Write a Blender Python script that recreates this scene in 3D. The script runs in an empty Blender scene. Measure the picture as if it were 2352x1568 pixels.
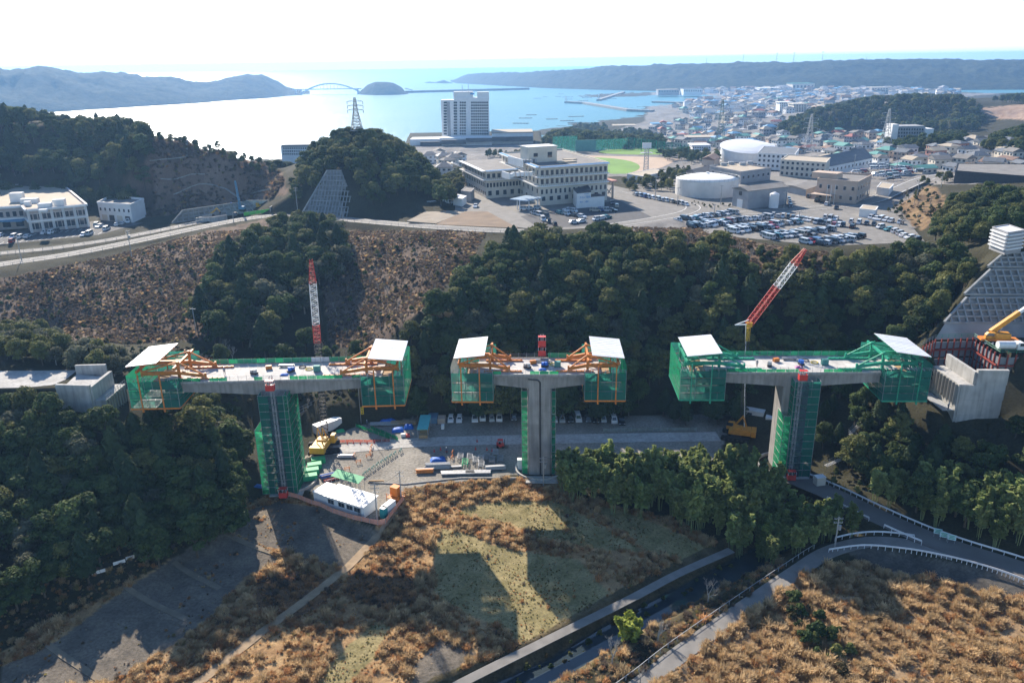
import bpy, bmesh, math, random
import numpy as np
from mathutils import Vector, Matrix
random.seed(7); np.random.seed(7)
S = bpy.context.scene
COL = S.collection
R_ = math.radians

# ------------------------------------------------------------------ camera
CAM_Z = 93.0; PITCH = R_(19.34); ROLL = R_(0.84); FPX = 1829.0      # focal length in pixels of a 2352 wide picture
cX = np.array([1., 0, 0]); cU0 = np.array([0, math.sin(PITCH), math.cos(PITCH)]); cF = np.array([0, math.cos(PITCH), -math.sin(PITCH)])
cR = math.cos(ROLL)*cX - math.sin(ROLL)*cU0; cU = math.cos(ROLL)*cU0 + math.sin(ROLL)*cX
cC = np.array([0, 0, CAM_Z])
cam = bpy.data.cameras.new('camera'); cam.lens = 28.0; cam.sensor_width = 36; cam.clip_start = 1; cam.clip_end = 90000
camo = bpy.data.objects.new('camera', cam); COL.objects.link(camo)
M4 = Matrix([[cR[i], cU[i], -cF[i], cC[i]] for i in range(3)] + [[0, 0, 0, 1]])
camo.matrix_world = M4
S.camera = camo

# ------------------------------------------------------------------ sky, sun, exposure
SUN_AZ = 24.6; SUN_EL = 30.0        # degrees to the left of the view axis, above the horizon
w = bpy.data.worlds.new('World'); S.world = w; w.use_nodes = True
nt = w.node_tree; nt.nodes.clear()
sky = nt.nodes.new('ShaderNodeTexSky'); sky.sky_type = 'NISHITA'; sky.sun_disc = False
sky.sun_elevation = R_(SUN_EL); sky.sun_rotation = R_(-SUN_AZ); sky.altitude = 100; sky.air_density = 1.0; sky.dust_density = 0.1; sky.ozone_density = 4.0
bg = nt.nodes.new('ShaderNodeBackground'); bg.inputs[1].default_value = 0.10
wo = nt.nodes.new('ShaderNodeOutputWorld'); nt.links.new(sky.outputs[0], bg.inputs[0]); nt.links.new(bg.outputs[0], wo.inputs[0])
sl = bpy.data.lights.new('sun', 'SUN'); sl.energy = 5.0; sl.angle = R_(0.53); sl.color = (1.0, 0.89, 0.75)
so = bpy.data.objects.new('sun', sl); COL.objects.link(so)
sdir = Vector((-math.sin(R_(SUN_AZ))*math.cos(R_(SUN_EL)), math.cos(R_(SUN_AZ))*math.cos(R_(SUN_EL)), math.sin(R_(SUN_EL))))
so.rotation_euler = sdir.to_track_quat('Z', 'Y').to_euler(); so.location = (0, 0, 400)
vs = S.view_settings; vs.view_transform = 'Standard'; vs.look = 'None'; vs.exposure = 1.05; vs.gamma = 1.0; vs.use_curve_mapping = False
S.render.engine = 'CYCLES'
cy = S.cycles; cy.max_bounces = 5; cy.diffuse_bounces = 2; cy.glossy_bounces = 2; cy.transmission_bounces = 3; cy.volume_bounces = 1
cy.transparent_max_bounces = 12; cy.use_denoising = True; cy.caustics_reflective = False; cy.caustics_refractive = False
cy.use_adaptive_sampling = True; cy.adaptive_threshold = 0.02

# ------------------------------------------------------------------ picture <-> place
def ray(u, v): return cR*((u-1176)/FPX) - cU*((v-784)/FPX) + cF
def gz(u, v, z):
    d = ray(u, v); return cC + d*((z-CAM_Z)/d[2])
def gy(u, v, y):
    d = ray(u, v); return cC + d*(y/d[1])
def proj(P):
    q = np.asarray(P, float) - cC; dz = q @ cF
    return 1176 + FPX*(q @ cR)/dz, 784 - FPX*(q @ cU)/dz
def inpoly(u, v, poly):
    u = np.asarray(u); v = np.asarray(v); c = np.zeros(u.shape, bool); n = len(poly)
    for i in range(n):
        x1, y1 = poly[i]; x2, y2 = poly[(i+1) % n]
        if y1 == y2: continue
        m = ((y1 > v) != (y2 > v)) & (u < (x2-x1)*(v-y1)/(y2-y1) + x1); c ^= m
    return c
def segdist(x, y, poly, closed=True):
    x = np.asarray(x, float); y = np.asarray(y, float); best = np.full(x.shape, 1e9); n = len(poly)
    for i in range(n if closed else n-1):
        ax, ay = poly[i][:2]; bx, by = poly[(i+1) % n][:2]; dx, dy = bx-ax, by-ay; L = dx*dx+dy*dy+1e-9
        t = np.clip(((x-ax)*dx+(y-ay)*dy)/L, 0, 1); best = np.minimum(best, np.hypot(x-ax-t*dx, y-ay-t*dy))
    return best
def smooth(t): t = np.clip(t, 0, 1); return t*t*(3-2*t)

# ------------------------------------------------------------------ materials
MATS = {}
def node(nt, t, **k):
    n = nt.nodes.new(t)
    for a, b in k.items(): setattr(n, a, b)
    return n
def mat(name, col, rough=0.75, var=0.12, scale=1.2, bump=0.0, metal=0.0, spec=0.3, rnd=0.0, detail=3, coat=0.0, streak=0.0):
    """principled colour with uneven tone (two noise sizes), optional relief and per-object variation"""
    if name in MATS: return MATS[name]
    m = bpy.data.materials.new(name); m.use_nodes = True; nt = m.node_tree; b = nt.nodes['Principled BSDF']
    b.inputs['Roughness'].default_value = rough; b.inputs['Metallic'].default_value = metal; b.inputs['Specular IOR Level'].default_value = spec
    if coat: b.inputs['Coat Weight'].default_value = coat
    tc = node(nt, 'ShaderNodeTexCoord'); L = nt.links
    n1 = node(nt, 'ShaderNodeTexNoise'); n1.inputs['Scale'].default_value = scale; n1.inputs['Detail'].default_value = detail; L.new(tc.outputs['Object'], n1.inputs['Vector'])
    mr = node(nt, 'ShaderNodeMapRange'); mr.inputs[1].default_value = 0.3; mr.inputs[2].default_value = 0.7; mr.inputs[3].default_value = 1-var; mr.inputs[4].default_value = 1+var
    L.new(n1.outputs['Fac'], mr.inputs[0])
    src = mr.outputs[0]
    if streak:                                               # rain stains running down the face
        mp = node(nt, 'ShaderNodeMapping'); mp.inputs['Scale'].default_value = (1, 1, .07); L.new(tc.outputs['Object'], mp.inputs[0]); n3 = node(nt, 'ShaderNodeTexNoise'); n3.inputs['Scale'].default_value = 1.3; n3.inputs['Detail'].default_value = 5; L.new(mp.outputs[0], n3.inputs['Vector'])
        m3 = node(nt, 'ShaderNodeMapRange'); m3.inputs[1].default_value = .42; m3.inputs[2].default_value = .7; m3.inputs[3].default_value = 1; m3.inputs[4].default_value = 1-streak; L.new(n3.outputs['Fac'], m3.inputs[0]); mm = node(nt, 'ShaderNodeMath', operation='MULTIPLY'); L.new(src, mm.inputs[0]); L.new(m3.outputs[0], mm.inputs[1]); src = mm.outputs[0]
    if rnd:
        oi = node(nt, 'ShaderNodeObjectInfo'); m2 = node(nt, 'ShaderNodeMapRange'); m2.inputs[3].default_value = 1-rnd; m2.inputs[4].default_value = 1+rnd
        L.new(oi.outputs['Random'], m2.inputs[0]); mu = node(nt, 'ShaderNodeMath', operation='MULTIPLY'); L.new(src, mu.inputs[0]); L.new(m2.outputs[0], mu.inputs[1]); src = mu.outputs[0]
    vm = node(nt, 'ShaderNodeVectorMath', operation='SCALE'); vm.inputs[0].default_value = col[:3]; L.new(src, vm.inputs['Scale']); L.new(vm.outputs[0], b.inputs['Base Color'])
    if bump:
        n2 = node(nt, 'ShaderNodeTexNoise'); n2.inputs['Scale'].default_value = scale*3; n2.inputs['Detail'].default_value = 4; L.new(tc.outputs['Object'], n2.inputs['Vector'])
        bp = node(nt, 'ShaderNodeBump'); bp.inputs['Strength'].default_value = min(1, bump); bp.inputs['Distance'].default_value = 0.15; L.new(n2.outputs['Fac'], bp.inputs['Height']); L.new(bp.outputs[0], b.inputs['Normal'])
    MATS[name] = m; return m
def leafmat(name, col, col2, trans=0.35, rnd=0.25):
    """foliage: two tones mixed per leaf island, varied per tree, some light let through"""
    if name in MATS: return MATS[name]
    m = bpy.data.materials.new(name); m.use_nodes = True; nt = m.node_tree; nt.nodes.clear(); L = nt.links
    g = node(nt, 'ShaderNodeNewGeometry'); oi = node(nt, 'ShaderNodeObjectInfo')
    mx = node(nt, 'ShaderNodeMix', data_type='RGBA'); mx.inputs[6].default_value = (*col, 1); mx.inputs[7].default_value = (*col2, 1)
    ad = node(nt, 'ShaderNodeMath', operation='MULTIPLY_ADD'); L.new(g.outputs['Random Per Island'], ad.inputs[0]); ad.inputs[1].default_value = 0.55
    m2 = node(nt, 'ShaderNodeMath', operation='MULTIPLY'); L.new(oi.outputs['Random'], m2.inputs[0]); m2.inputs[1].default_value = 0.45; L.new(m2.outputs[0], ad.inputs[2]); L.new(ad.outputs[0], mx.inputs[0])
    wn = node(nt, 'ShaderNodeTexWhiteNoise', noise_dimensions='1D'); L.new(oi.outputs['Random'], wn.inputs['W'])
    mr = node(nt, 'ShaderNodeMapRange'); mr.inputs[3].default_value = 1-rnd; mr.inputs[4].default_value = 1+rnd; L.new(wn.outputs['Value'], mr.inputs[0])
    vm = node(nt, 'ShaderNodeVectorMath', operation='SCALE'); L.new(mx.outputs[2], vm.inputs[0]); L.new(mr.outputs[0], vm.inputs['Scale'])
    d = node(nt, 'ShaderNodeBsdfPrincipled'); d.inputs['Roughness'].default_value = 0.75; d.inputs['Specular IOR Level'].default_value = 0.12; L.new(vm.outputs[0], d.inputs['Base Color'])
    t = node(nt, 'ShaderNodeBsdfTranslucent'); L.new(vm.outputs[0], t.inputs['Color'])
    ms = node(nt, 'ShaderNodeMixShader'); ms.inputs[0].default_value = trans; L.new(d.outputs[0], ms.inputs[1]); L.new(t.outputs[0], ms.inputs[2])
    o = node(nt, 'ShaderNodeOutputMaterial'); L.new(ms.outputs[0], o.inputs['Surface']); MATS[name] = m; return m
def netmat(name, col, alpha):
    """woven safety net: partly see-through cloth that also lets light through"""
    if name in MATS: return MATS[name]
    m = bpy.data.materials.new(name); m.use_nodes = True; nt = m.node_tree; nt.nodes.clear(); L = nt.links
    d = node(nt, 'ShaderNodeBsdfDiffuse'); d.inputs[0].default_value = (*col, 1); t = node(nt, 'ShaderNodeBsdfTranslucent'); t.inputs[0].default_value = (*col, 1)
    ms = node(nt, 'ShaderNodeMixShader'); ms.inputs[0].default_value = 0.5; L.new(d.outputs[0], ms.inputs[1]); L.new(t.outputs[0], ms.inputs[2])
    tr = node(nt, 'ShaderNodeBsdfTransparent'); m2 = node(nt, 'ShaderNodeMixShader')
    tc = node(nt, 'ShaderNodeTexCoord'); n1 = node(nt, 'ShaderNodeTexNoise'); n1.inputs['Scale'].default_value = 0.6; L.new(tc.outputs['Object'], n1.inputs['Vector'])
    mr = node(nt, 'ShaderNodeMapRange'); mr.inputs[1].default_value = .35; mr.inputs[2].default_value = .65; mr.inputs[3].default_value = max(0, alpha-.1); mr.inputs[4].default_value = min(1, alpha+.1); L.new(n1.outputs[0], mr.inputs[0])
    L.new(mr.outputs[0], m2.inputs[0]); L.new(tr.outputs[0], m2.inputs[1]); L.new(ms.outputs[0], m2.inputs[2])
    o = node(nt, 'ShaderNodeOutputMaterial'); L.new(m2.outputs[0], o.inputs['Surface']); MATS[name] = m; return m

# ------------------------------------------------------------------ mesh helpers
class MB:
    """collects simple solids; build() links them as one mesh object"""
    def __init__(s): s.v = []; s.f = []; s.m = []
    def add(s, vs, fs, mi=0):
        o = len(s.v); s.v += [tuple(map(float, p)) for p in vs]; s.f += [tuple(i+o for i in f) for f in fs]; s.m += [mi]*len(fs)
    def box(s, c, d, rz=0, mi=0):
        hx, hy, hz = d[0]/2, d[1]/2, d[2]/2; ca, sa = math.cos(rz), math.sin(rz)
        P = [(c[0]+x*ca-y*sa, c[1]+x*sa+y*ca, c[2]+z) for z in (-hz, hz) for x, y in ((-hx, -hy), (hx, -hy), (hx, hy), (-hx, hy))]
        s.add(P, [(0, 3, 2, 1), (4, 5, 6, 7), (0, 1, 5, 4), (1, 2, 6, 5), (2, 3, 7, 6), (3, 0, 4, 7)], mi); return s
    def span(s, a, b, mi=0): return s.box([(a[i]+b[i])/2 for i in range(3)], [abs(b[i]-a[i]) for i in range(3)], 0, mi)
    def bar(s, p, q, w, h=None, mi=0):
        p = Vector(p); q = Vector(q); d = q-p; h = h or w
        if d.length < 1e-6: return s
        up = Vector((0, 0, 1)) if abs(d.normalized().z) < .95 else Vector((0, 1, 0))
        x = d.cross(up).normalized()*w/2; y = x.cross(d).normalized()*h/2
        P = [e+a*x+b*y for e in (p, q) for a, b in ((-1, -1), (1, -1), (1, 1), (-1, 1))]
        s.add(P, [(0, 1, 2, 3), (7, 6, 5, 4), (0, 4, 5, 1), (1, 5, 6, 2), (2, 6, 7, 3), (3, 7, 4, 0)], mi); return s
    def tube(s, p, q, r, n=6, r2=None, mi=0, cap=True):
        p = Vector(p); q = Vector(q); d = (q-p).normalized(); r2 = r if r2 is None else r2
        up = Vector((0, 0, 1)) if abs(d.z) < .95 else Vector((0, 1, 0)); x = d.cross(up).normalized(); y = x.cross(d)
        P = [e+(math.cos(2*math.pi*i/n)*x+math.sin(2*math.pi*i/n)*y)*rr for e, rr in ((p, r), (q, r2)) for i in range(n)]
        F = [(i, i+n, (i+1) % n+n, (i+1) % n) for i in range(n)]
        if cap: F += [tuple(range(n)), tuple(range(2*n-1, n-1, -1))]
        s.add(P, F, mi); return s
    def prism(s, pts, z0, z1, mi=0, mtop=None):
        a = sum(pts[i][0]*pts[(i+1) % len(pts)][1]-pts[(i+1) % len(pts)][0]*pts[i][1] for i in range(len(pts)))
        if a < 0: pts = pts[::-1]
        n = len(pts); P = [(x, y, z0) for x, y in pts]+[(x, y, z1) for x, y in pts]
        o = len(s.v); s.v += [tuple(map(float, p)) for p in P]
        s.f += [tuple(o+i for i in range(n-1, -1, -1))]; s.m += [mi]; s.f += [tuple(o+n+i for i in range(n))]; s.m += [mi if mtop is None else mtop]
        for i in range(n): s.f.append((o+i, o+(i+1) % n, o+n+(i+1) % n, o+n+i)); s.m.append(mi)
        return s
    def extr(s, prof, a, b, ax='x', mi=0):
        """profile (2D) in the plane square to an axis, drawn out from a to b; ax x: prof=(y,z); ax y: prof=(x,z)"""
        n = len(prof); f = (lambda t, p: (t, p[0], p[1])) if ax == 'x' else (lambda t, p: (p[0], t, p[1]))
        P = [f(a, p) for p in prof]+[f(b, p) for p in prof]
        s.add(P, [tuple(range(n)), tuple(range(2*n-1, n-1, -1))]+[(i, i+n, (i+1) % n+n, (i+1) % n) for i in range(n)], mi); return s
    def quad(s, a, b, c, d, mi=0): s.add([a, b, c, d], [(0, 1, 2, 3)], mi); return s
    def loft(s, rings, mi=0, closed=True, cap=True):
        n = len(rings[0]); P = [p for r in rings for p in r]; F = []
        for k in range(len(rings)-1):
            for i in range(n if closed else n-1):
                j = (i+1) % n; F.append((k*n+i, k*n+j, (k+1)*n+j, (k+1)*n+i))
        if cap: F += [tuple(range(n-1, -1, -1)), tuple((len(rings)-1)*n+i for i in range(n))]
        s.add(P, F, mi); return s
    def mesh(s, name, mats, smooth=False, fix=True):
        me = bpy.data.meshes.new(name); me.from_pydata(s.v, [], s.f)
        for m in (mats if isinstance(mats, (list, tuple)) else [mats]): me.materials.append(m)
        if max(s.m, default=0): me.polygons.foreach_set('material_index', s.m)
        if fix:
            bm = bmesh.new(); bm.from_mesh(me); bmesh.ops.recalc_face_normals(bm, faces=bm.faces); bm.to_mesh(me); bm.free()
        if smooth: me.polygons.foreach_set('use_smooth', [True]*len(me.polygons))
        me.update(); return me
    def build(s, name, mats, parent=None, smooth=False, loc=None, rz=0, fix=True):
        return link(name, s.mesh(name, mats, smooth, fix), parent, loc, rz)
def link(name, me, parent=None, loc=None, rz=0, sc=None):
    o = bpy.data.objects.new(name, me); COL.objects.link(o); o.parent = parent
    if loc is not None: o.location = tuple(map(float, loc))
    if rz: o.rotation_euler = (0, 0, rz)
    if sc: o.scale = sc if isinstance(sc, (tuple, list)) else (sc, sc, sc)
    return o
def tag(o, label=None, cat=None, group=None, kind=None):
    if label: o['label'] = label
    if cat: o['category'] = cat
    if group: o['group'] = group
    if kind: o['kind'] = kind
    return o
def thing(name, label, cat, loc=(0, 0, 0), rz=0, group=None):
    return tag(link(name, None, None, loc, rz), label, cat, group)
def struct(o, label=None): return tag(o, label, kind='structure')
def copytree(o, parent=None, loc=None, rz=None, label=None, group=None):
    c = o.copy(); COL.objects.link(c); c.parent = parent
    if loc is not None: c.location = tuple(map(float, loc))
    if rz is not None: c.rotation_euler = (0, 0, rz)
    if label: c['label'] = label
    if group: c['group'] = group
    for ch in o.children: copytree(ch, c)
    return c
# ================================================================== the land
SEA = -12.0
CP = []                                                      # (x, y, z) control points
def cp(z, *uv):
    for u, v in uv: p = gz(u, v, z); CP.append((p[0], p[1], z))
def cpy(y, *uv):                                             # on the line of sight at a known distance
    for u, v in uv: p = gy(u, v, y); CP.append(tuple(p))
def cpw(*p): CP.extend(p)
# valley floor and building site
cp(0, (700, 1000), (760, 1060), (700, 1110), (860, 1060), (1000, 1060), (900, 985), (1100, 975), (1100, 1060), (1300, 975), (1480, 975), (1620, 985), (1250, 1085), (1660, 1040), (1800, 1075), (1880, 1060), (1500, 1050), (760, 985), (1350, 1080), (1640, 1075))
cp(-1.5, (900, 1150), (1100, 1150), (1300, 1190), (1500, 1235), (700, 1230), (820, 1180), (1700, 1200), (1800, 1190))
cp(-2.5, (1000, 1300), (1200, 1450), (800, 1450), (500, 1450), (300, 1500), (100, 1560), (1400, 1380), (1600, 1290), (1000, 1560), (600, 1330), (1150, 1560), (400, 1400), (0, 1540))
cpw((-120, 60, -2.5), (-40, 60, -2.5), (40, 60, -2.5), (140, 60, -1), (220, 90, 1), (-220, 90, 0), (0, 20, -2.5), (150, 20, -2), (-150, 20, -2))
# right bank
cp(-2.5, (1900, 1330), (1700, 1450), (1500, 1560), (2000, 1560), (1900, 1450), (2250, 1560), (2100, 1420), (1800, 1400))
cp(-2, (2300, 1440), (2352, 1560), (1850, 1300), (1960, 1240))
cp(0.5, (1990, 1170), (2100, 1215), (2200, 1262), (2352, 1312), (1920, 1130))
cp(2.5, (2352, 1240), (2200, 1190), (2050, 1110))
cp(7, (2352, 1120), (2150, 1050)); cp(3, (1960, 1040), (2040, 1060)); cp(14.5, (2160, 948), (2240, 958), (2300, 960)); cp(11, (2180, 1000), (2270, 1010)); cp(14, (2352, 1010)); cp(9, (2060, 985))
cp(26, (2352, 810), (2300, 800)); cpw((150, 150, 12), (190, 150, 14), (240, 160, 20), (260, 230, 46), (330, 200, 46))
# left bank: wooded spur with the abutment
cp(22, (200, 900), (60, 880), (0, 870)); cp(17, (290, 930)); cp(15, (130, 1000), (0, 960), (250, 1010)); cp(9, (60, 1120), (300, 1090), (420, 1010)); cp(5, (480, 1050), (380, 1160), (150, 1200))
cp(2, (540, 1110), (480, 1200), (250, 1280), (0, 1330)); cp(-1.5, (580, 1160), (420, 1290), (260, 1370), (60, 1480)); cp(1, (570, 1010), (600, 1060)); cp(4, (520, 960))
cpw((-170, 140, 20), (-230, 160, 24), (-200, 100, 8))
cp(23, (0, 830), (120, 825)); cp(17, (0, 780), (200, 800)); cp(13, (330, 790), (420, 840), (480, 880)); cp(12, (130, 770))
# gully behind the first pier
cp(3, (640, 950)); cp(5, (700, 920), (800, 905), (760, 930)); cp(8, (620, 860), (750, 850), (860, 880)); cp(12, (550, 800), (680, 780), (800, 790)); cp(18, (560, 720), (700, 700), (840, 710)); cp(25, (560, 620), (740, 610), (880, 620)); cp(30, (600, 545), (900, 560))
# brown slope on the left under the road
cp(19, (30, 720), (250, 700)); cp(20, (430, 660)); cp(24, (0, 660), (240, 620)); cp(26, (430, 580)); cp(27.0, (0, 620), (150, 600), (300, 565)); cp(28, (480, 525), (600, 500))
# wooded spur in the middle and slope on its right
cp(0, (1100, 950), (1200, 945), (1350, 945), (1500, 950)); cp(1, (960, 960)); cp(2, (1640, 950), (1720, 960))
cp(13, (1000, 830), (1150, 820), (1300, 815), (1450, 815)); cp(12, (1600, 820), (1750, 820), (1900, 815)); cp(9, (2000, 860)); cp(23, (1050, 710), (1250, 690), (1450, 710), (1650, 730), (1850, 730), (2050, 740)); cp(20, (2120, 770)); cp(29, (1150, 620), (1350, 620), (1550, 650), (1750, 660), (1950, 660), (2130, 670)); cp(24, (960, 720)); cp(30, (1000, 600))
cp(33, (1180, 560), (1330, 560), (1500, 575), (1700, 600), (1900, 620), (2100, 620)); cp(37, (2250, 605), (2230, 640)); cp(30, (2190, 690)); cp(28, (2160, 745))
# terrace with the hospital and car park
cp(34, (950, 535), (1050, 530), (1150, 525), (1000, 490), (1150, 480), (1300, 500), (1430, 500), (1500, 450), (1600, 490), (1750, 520), (1900, 545), (2050, 535), (2100, 550), (1800, 450), (2000, 440), (1250, 440), (1100, 440), (1650, 420), (1700, 470), (1900, 490))
cp(37, (2200, 480), (2120, 460)); cp(41, (2250, 440), (2352, 470)); cp(44, (2285, 548), (2352, 565), (2310, 578)); cp(40, (2240, 560)); cp(37, (2352, 400))
cp(30, (800, 505), (700, 500)); cp(31, (900, 512)); cp(27, (0, 540), (200, 525), (330, 510), (450, 500), (560, 490))
# hills behind
cp(30, (100, 440), (250, 450), (400, 470), (560, 465)); cpy(385, (300, 440), (450, 445), (560, 445)); cpy(412, (340, 316), (430, 320), (510, 342), (590, 367), (640, 402)); cpy(398, (350, 380), (450, 385), (560, 408)); cpy(395, (0, 380), (150, 385), (260, 385)); cpy(440, (0, 292), (80, 294), (180, 312), (260, 304)); cpy(470, (300, 318), (400, 325), (500, 352))
cpw((-420, 620, 30), (-260, 640, 22), (-150, 620, 15), (-300, 800, 0), (-600, 700, 20), (-450, 1000, -14), (-250, 1000, -16), (-700, 1100, -14), (-100, 1150, -18), (-300, 1500, -22), (-900, 1700, -22), (0, 1500, -22))
cpw((-148, 420, 31), (-140, 470, 26), (-150, 520, 20))
cpy(395, (790, 330), (820, 322)); cpy(372, (760, 385), (880, 380)); cpy(355, (720, 440), (800, 430), (900, 430), (960, 450)); cpy(345, (690, 490), (1000, 470)); cpy(420, (900, 345), (720, 360)); cpy(415, (990, 410), (1030, 430)); cpw((-95, 460, 38), (-60, 470, 33), (-30, 450, 32), (-120, 500, 28), (-80, 560, 22), (-40, 620, 20))
# low ground, stadium, town, coast
cp(24, (1000, 365), (1100, 372), (1200, 360)); cp(20, (960, 332), (1070, 340), (1200, 325)); cpw((-70, 840, 16), (60, 840, 16), (120, 870, 10), (-130, 860, 8), (-120, 950, -14), (0, 980, -14), (120, 1000, -14))
cp(22, (1300, 400), (1400, 400), (1560, 375), (1450, 360)); cp(24, (1500, 400), (1720, 372), (1600, 380)); cp(28, (1850, 400), (1980, 400)); cp(30, (2150, 390)); cp(32, (2250, 395)); cp(34, (2352, 380))
cp(10, (1300, 330), (1420, 335), (1550, 340)); cp(12, (1700, 330), (1800, 340)); cp(18, (1950, 350), (2050, 350)); cp(26, (2200, 340)); cp(32, (2300, 330))
cp(-6, (1300, 292), (1400, 290), (1500, 278)); cp(-14.5, (1240, 300), (1200, 290), (1350, 272), (1450, 264)); cp(0, (1600, 300), (1750, 300)); cp(4, (1900, 315))
cp(-9, (1520, 258), (1600, 262), (1700, 270), (1800, 270)); cp(-8, (1650, 240), (1800, 240), (1750, 225), (1900, 225)); cp(-4, (1950, 230), (2050, 215), (1800, 210))
cp(-14.5, (1470, 240), (1540, 225), (1400, 240), (1300, 250), (1480, 212), (1300, 225), (1600, 222)); cp(-9, (1570, 212), (1650, 212)); cp(-14.5, (2330, 207), (2300, 213)); cp(-9, (2180, 214))
cpy(960, (1800, 300), (1860, 296)); cpy(1000, (1900, 268), (2000, 255), (2150, 245), (2230, 250)); cpy(960, (1960, 295), (2100, 300), (2240, 290)); cpy(1080, (1950, 245), (2050, 232), (2150, 228), (2260, 236), (2352, 238)); cpy(900, (2352, 268)); cpy(1300, (2050, 236), (2200, 228), (2352, 222)); cpy(560, (2352, 300), (2290, 330))
cpw((700, 1300, 5), (300, 2600, -9), (900, 2600, -6), (1300, 2200, -10), (1700, 2600, -14), (1500, 1500, 15), (900, 700, 40), (1200, 900, 45))
CPA = np.array(CP); _n = len(CPA)
_d = np.hypot(CPA[:, None, 0]-CPA[None, :, 0], CPA[:, None, 1]-CPA[None, :, 1])
_A = np.zeros((_n+3, _n+3)); _A[:_n, :_n] = -_d - 0.0*np.eye(_n)
_A[:_n, :_n] -= np.eye(_n)*(-0.02*np.mean(_d))*0.02
_A[:_n, _n] = 1; _A[:_n, _n+1] = CPA[:, 0]/1000; _A[:_n, _n+2] = CPA[:, 1]/1000; _A[_n:, :_n] = _A[:_n, _n:].T
_w = np.linalg.solve(_A, np.concatenate([CPA[:, 2], np.zeros(3)]))
def _h2(a): a = np.sin(a*127.1)*43758.5453; return a-np.floor(a)
def vnoise(x, y):
    xi = np.floor(x); yi = np.floor(y); fx = x-xi; fy = y-yi; fx = fx*fx*(3-2*fx); fy = fy*fy*(3-2*fy)
    h = lambda i, j: _h2(i*1.37+j*7.91+3.1*np.sin(i*0.7+j*1.3))
    return (h(xi, yi)*(1-fx)+h(xi+1, yi)*fx)*(1-fy)+(h(xi, yi+1)*(1-fx)+h(xi+1, yi+1)*fx)*fy
def fbm(x, y, o=4):
    s = 0; a = 0.5
    for i in range(o): s = s+a*(vnoise(x, y)-0.5); x = x*2.03+5.2; y = y*2.03+1.7; a *= 0.5
    return s
PADS = []                                                    # (world polygon, z or plane, falloff)
def pad(z, fall, *uv, lift=0.0):
    if uv and len(uv[0]) == 3: P = [gz(u, v, zz) for u, v, zz in uv]
    else: P = [gz(u, v, z) for u, v in uv]
    A = np.array([[p[0], p[1], 1] for p in P]); co = np.linalg.lstsq(A, np.array([p[2] for p in P]), rcond=None)[0]
    PADS.append(([(p[0], p[1]) for p in P], co, fall))
def Z0(x, y):
    x = np.asarray(x, float); y = np.asarray(y, float); sh = x.shape; xf = x.ravel(); yf = y.ravel(); out = np.empty(xf.size)
    for i in range(0, xf.size, 20000):
        a = xf[i:i+20000]; b = yf[i:i+20000]
        d = np.hypot(a[:, None]-CPA[None, :, 0], b[:, None]-CPA[None, :, 1])
        out[i:i+20000] = -d @ _w[:_n] + _w[_n] + a/1000*_w[_n+1] + b/1000*_w[_n+2]
    return out.reshape(sh)
# flat ground: site yard, terraces, roads
pad(0, 3, (690, 1120), (740, 1140), (860, 1200), (930, 1120), (1180, 1092), (1270, 1090), (1640, 1085), (1680, 960), (1640, 952), (960, 958), (830, 975), (700, 1010))
pad(34, 6, (1040, 500), (1200, 540), (1420, 520), (1560, 500), (1640, 545), (1900, 568), (2130, 560), (2060, 470), (2130, 425), (1900, 400), (1500, 408), (1450, 440), (1040, 420))
pad(27, 5, (0, 560), (230, 545), (345, 512), (345, 480), (0, 470))
pad(22, 5, (1290, 402), (1470, 405), (1600, 380), (1560, 352), (1280, 354))
pad(25, 4, (1640, 380), (1800, 384), (1800, 345), (1640, 345))
pad(18, 6, (930, 350), (1240, 345), (1240, 300), (940, 305))
pad(26, 2.0, (2238, 776), (2296, 815), (2420, 815), (2420, 748), (2175, 750))
def onplane(u, v, y0, z0, k): d = ray(u, v); t = (z0-CAM_Z-k*y0)/(d[2]-k*d[1]); return cC+d*t     # plane z = z0 + k (y - y0)
_yb = gz(2250, 745, 28)[1]; _P = [onplane(u, v, _yb, 28, 1.0) for u, v in ((2150, 770), (2480, 770), (2480, 576), (2312, 576), (2266, 614), (2212, 678), (2168, 742))]
PADS.append(([(p[0], p[1]) for p in _P], np.array([0, 1.0, 28-_yb-1.0]), 2.5))
pad(16.5, 2.0, (2130, 850), (2225, 845), (2290, 880), (2300, 900), (2150, 905))
pad(23, 3, (-60, 850), (120, 850), (235, 848), (200, 882), (120, 890), (-60, 893))
def rpts(*q):
    P = [gz(u, v, z) for u, v, z in q]; out = []
    for i in range(len(P)-1):                                # rounded course through the given points
        p0, p1, p2, p3 = P[max(i-1, 0)], P[i], P[i+1], P[min(i+2, len(P)-1)]
        for t in np.linspace(0, 1, 7)[:-1]: out.append(.5*((2*p1)+(-p0+p2)*t+(2*p0-5*p1+4*p2-p3)*t*t+(-p0+3*p1-3*p2+p3)*t**3))
    return np.array(out+[P[-1]])
R_UP = rpts((-120, 632, 27), (0, 607, 27), (150, 585, 27), (300, 556, 27.5), (450, 524, 28), (560, 503, 28.5), (640, 495, 29.2), (720, 497, 30.3), (800, 504, 31.4), (900, 513, 32.7), (1000, 521, 34), (1100, 527, 34), (1200, 531, 34))
R_FRONT = rpts((-120, 600, 27.6), (0, 582, 27.6), (120, 570, 27.6), (260, 549, 27.8), (400, 522, 28), (470, 506, 28.3))
R_LOW = rpts((1790, 1086, 0), (1850, 1108, 0.1), (1920, 1138, .3), (2000, 1177, .5), (2100, 1222, .5), (2200, 1260, .5), (2352, 1308, .5), (2500, 1362, .5))
R_LANE = rpts((1380, 1640, -2), (1480, 1566, -2), (1560, 1502, -2), (1700, 1402, -1.9), (1830, 1312, -1.5), (1905, 1266, -1), (2000, 1243, -.3), (2100, 1250, .2), (2190, 1276, .45))
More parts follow.
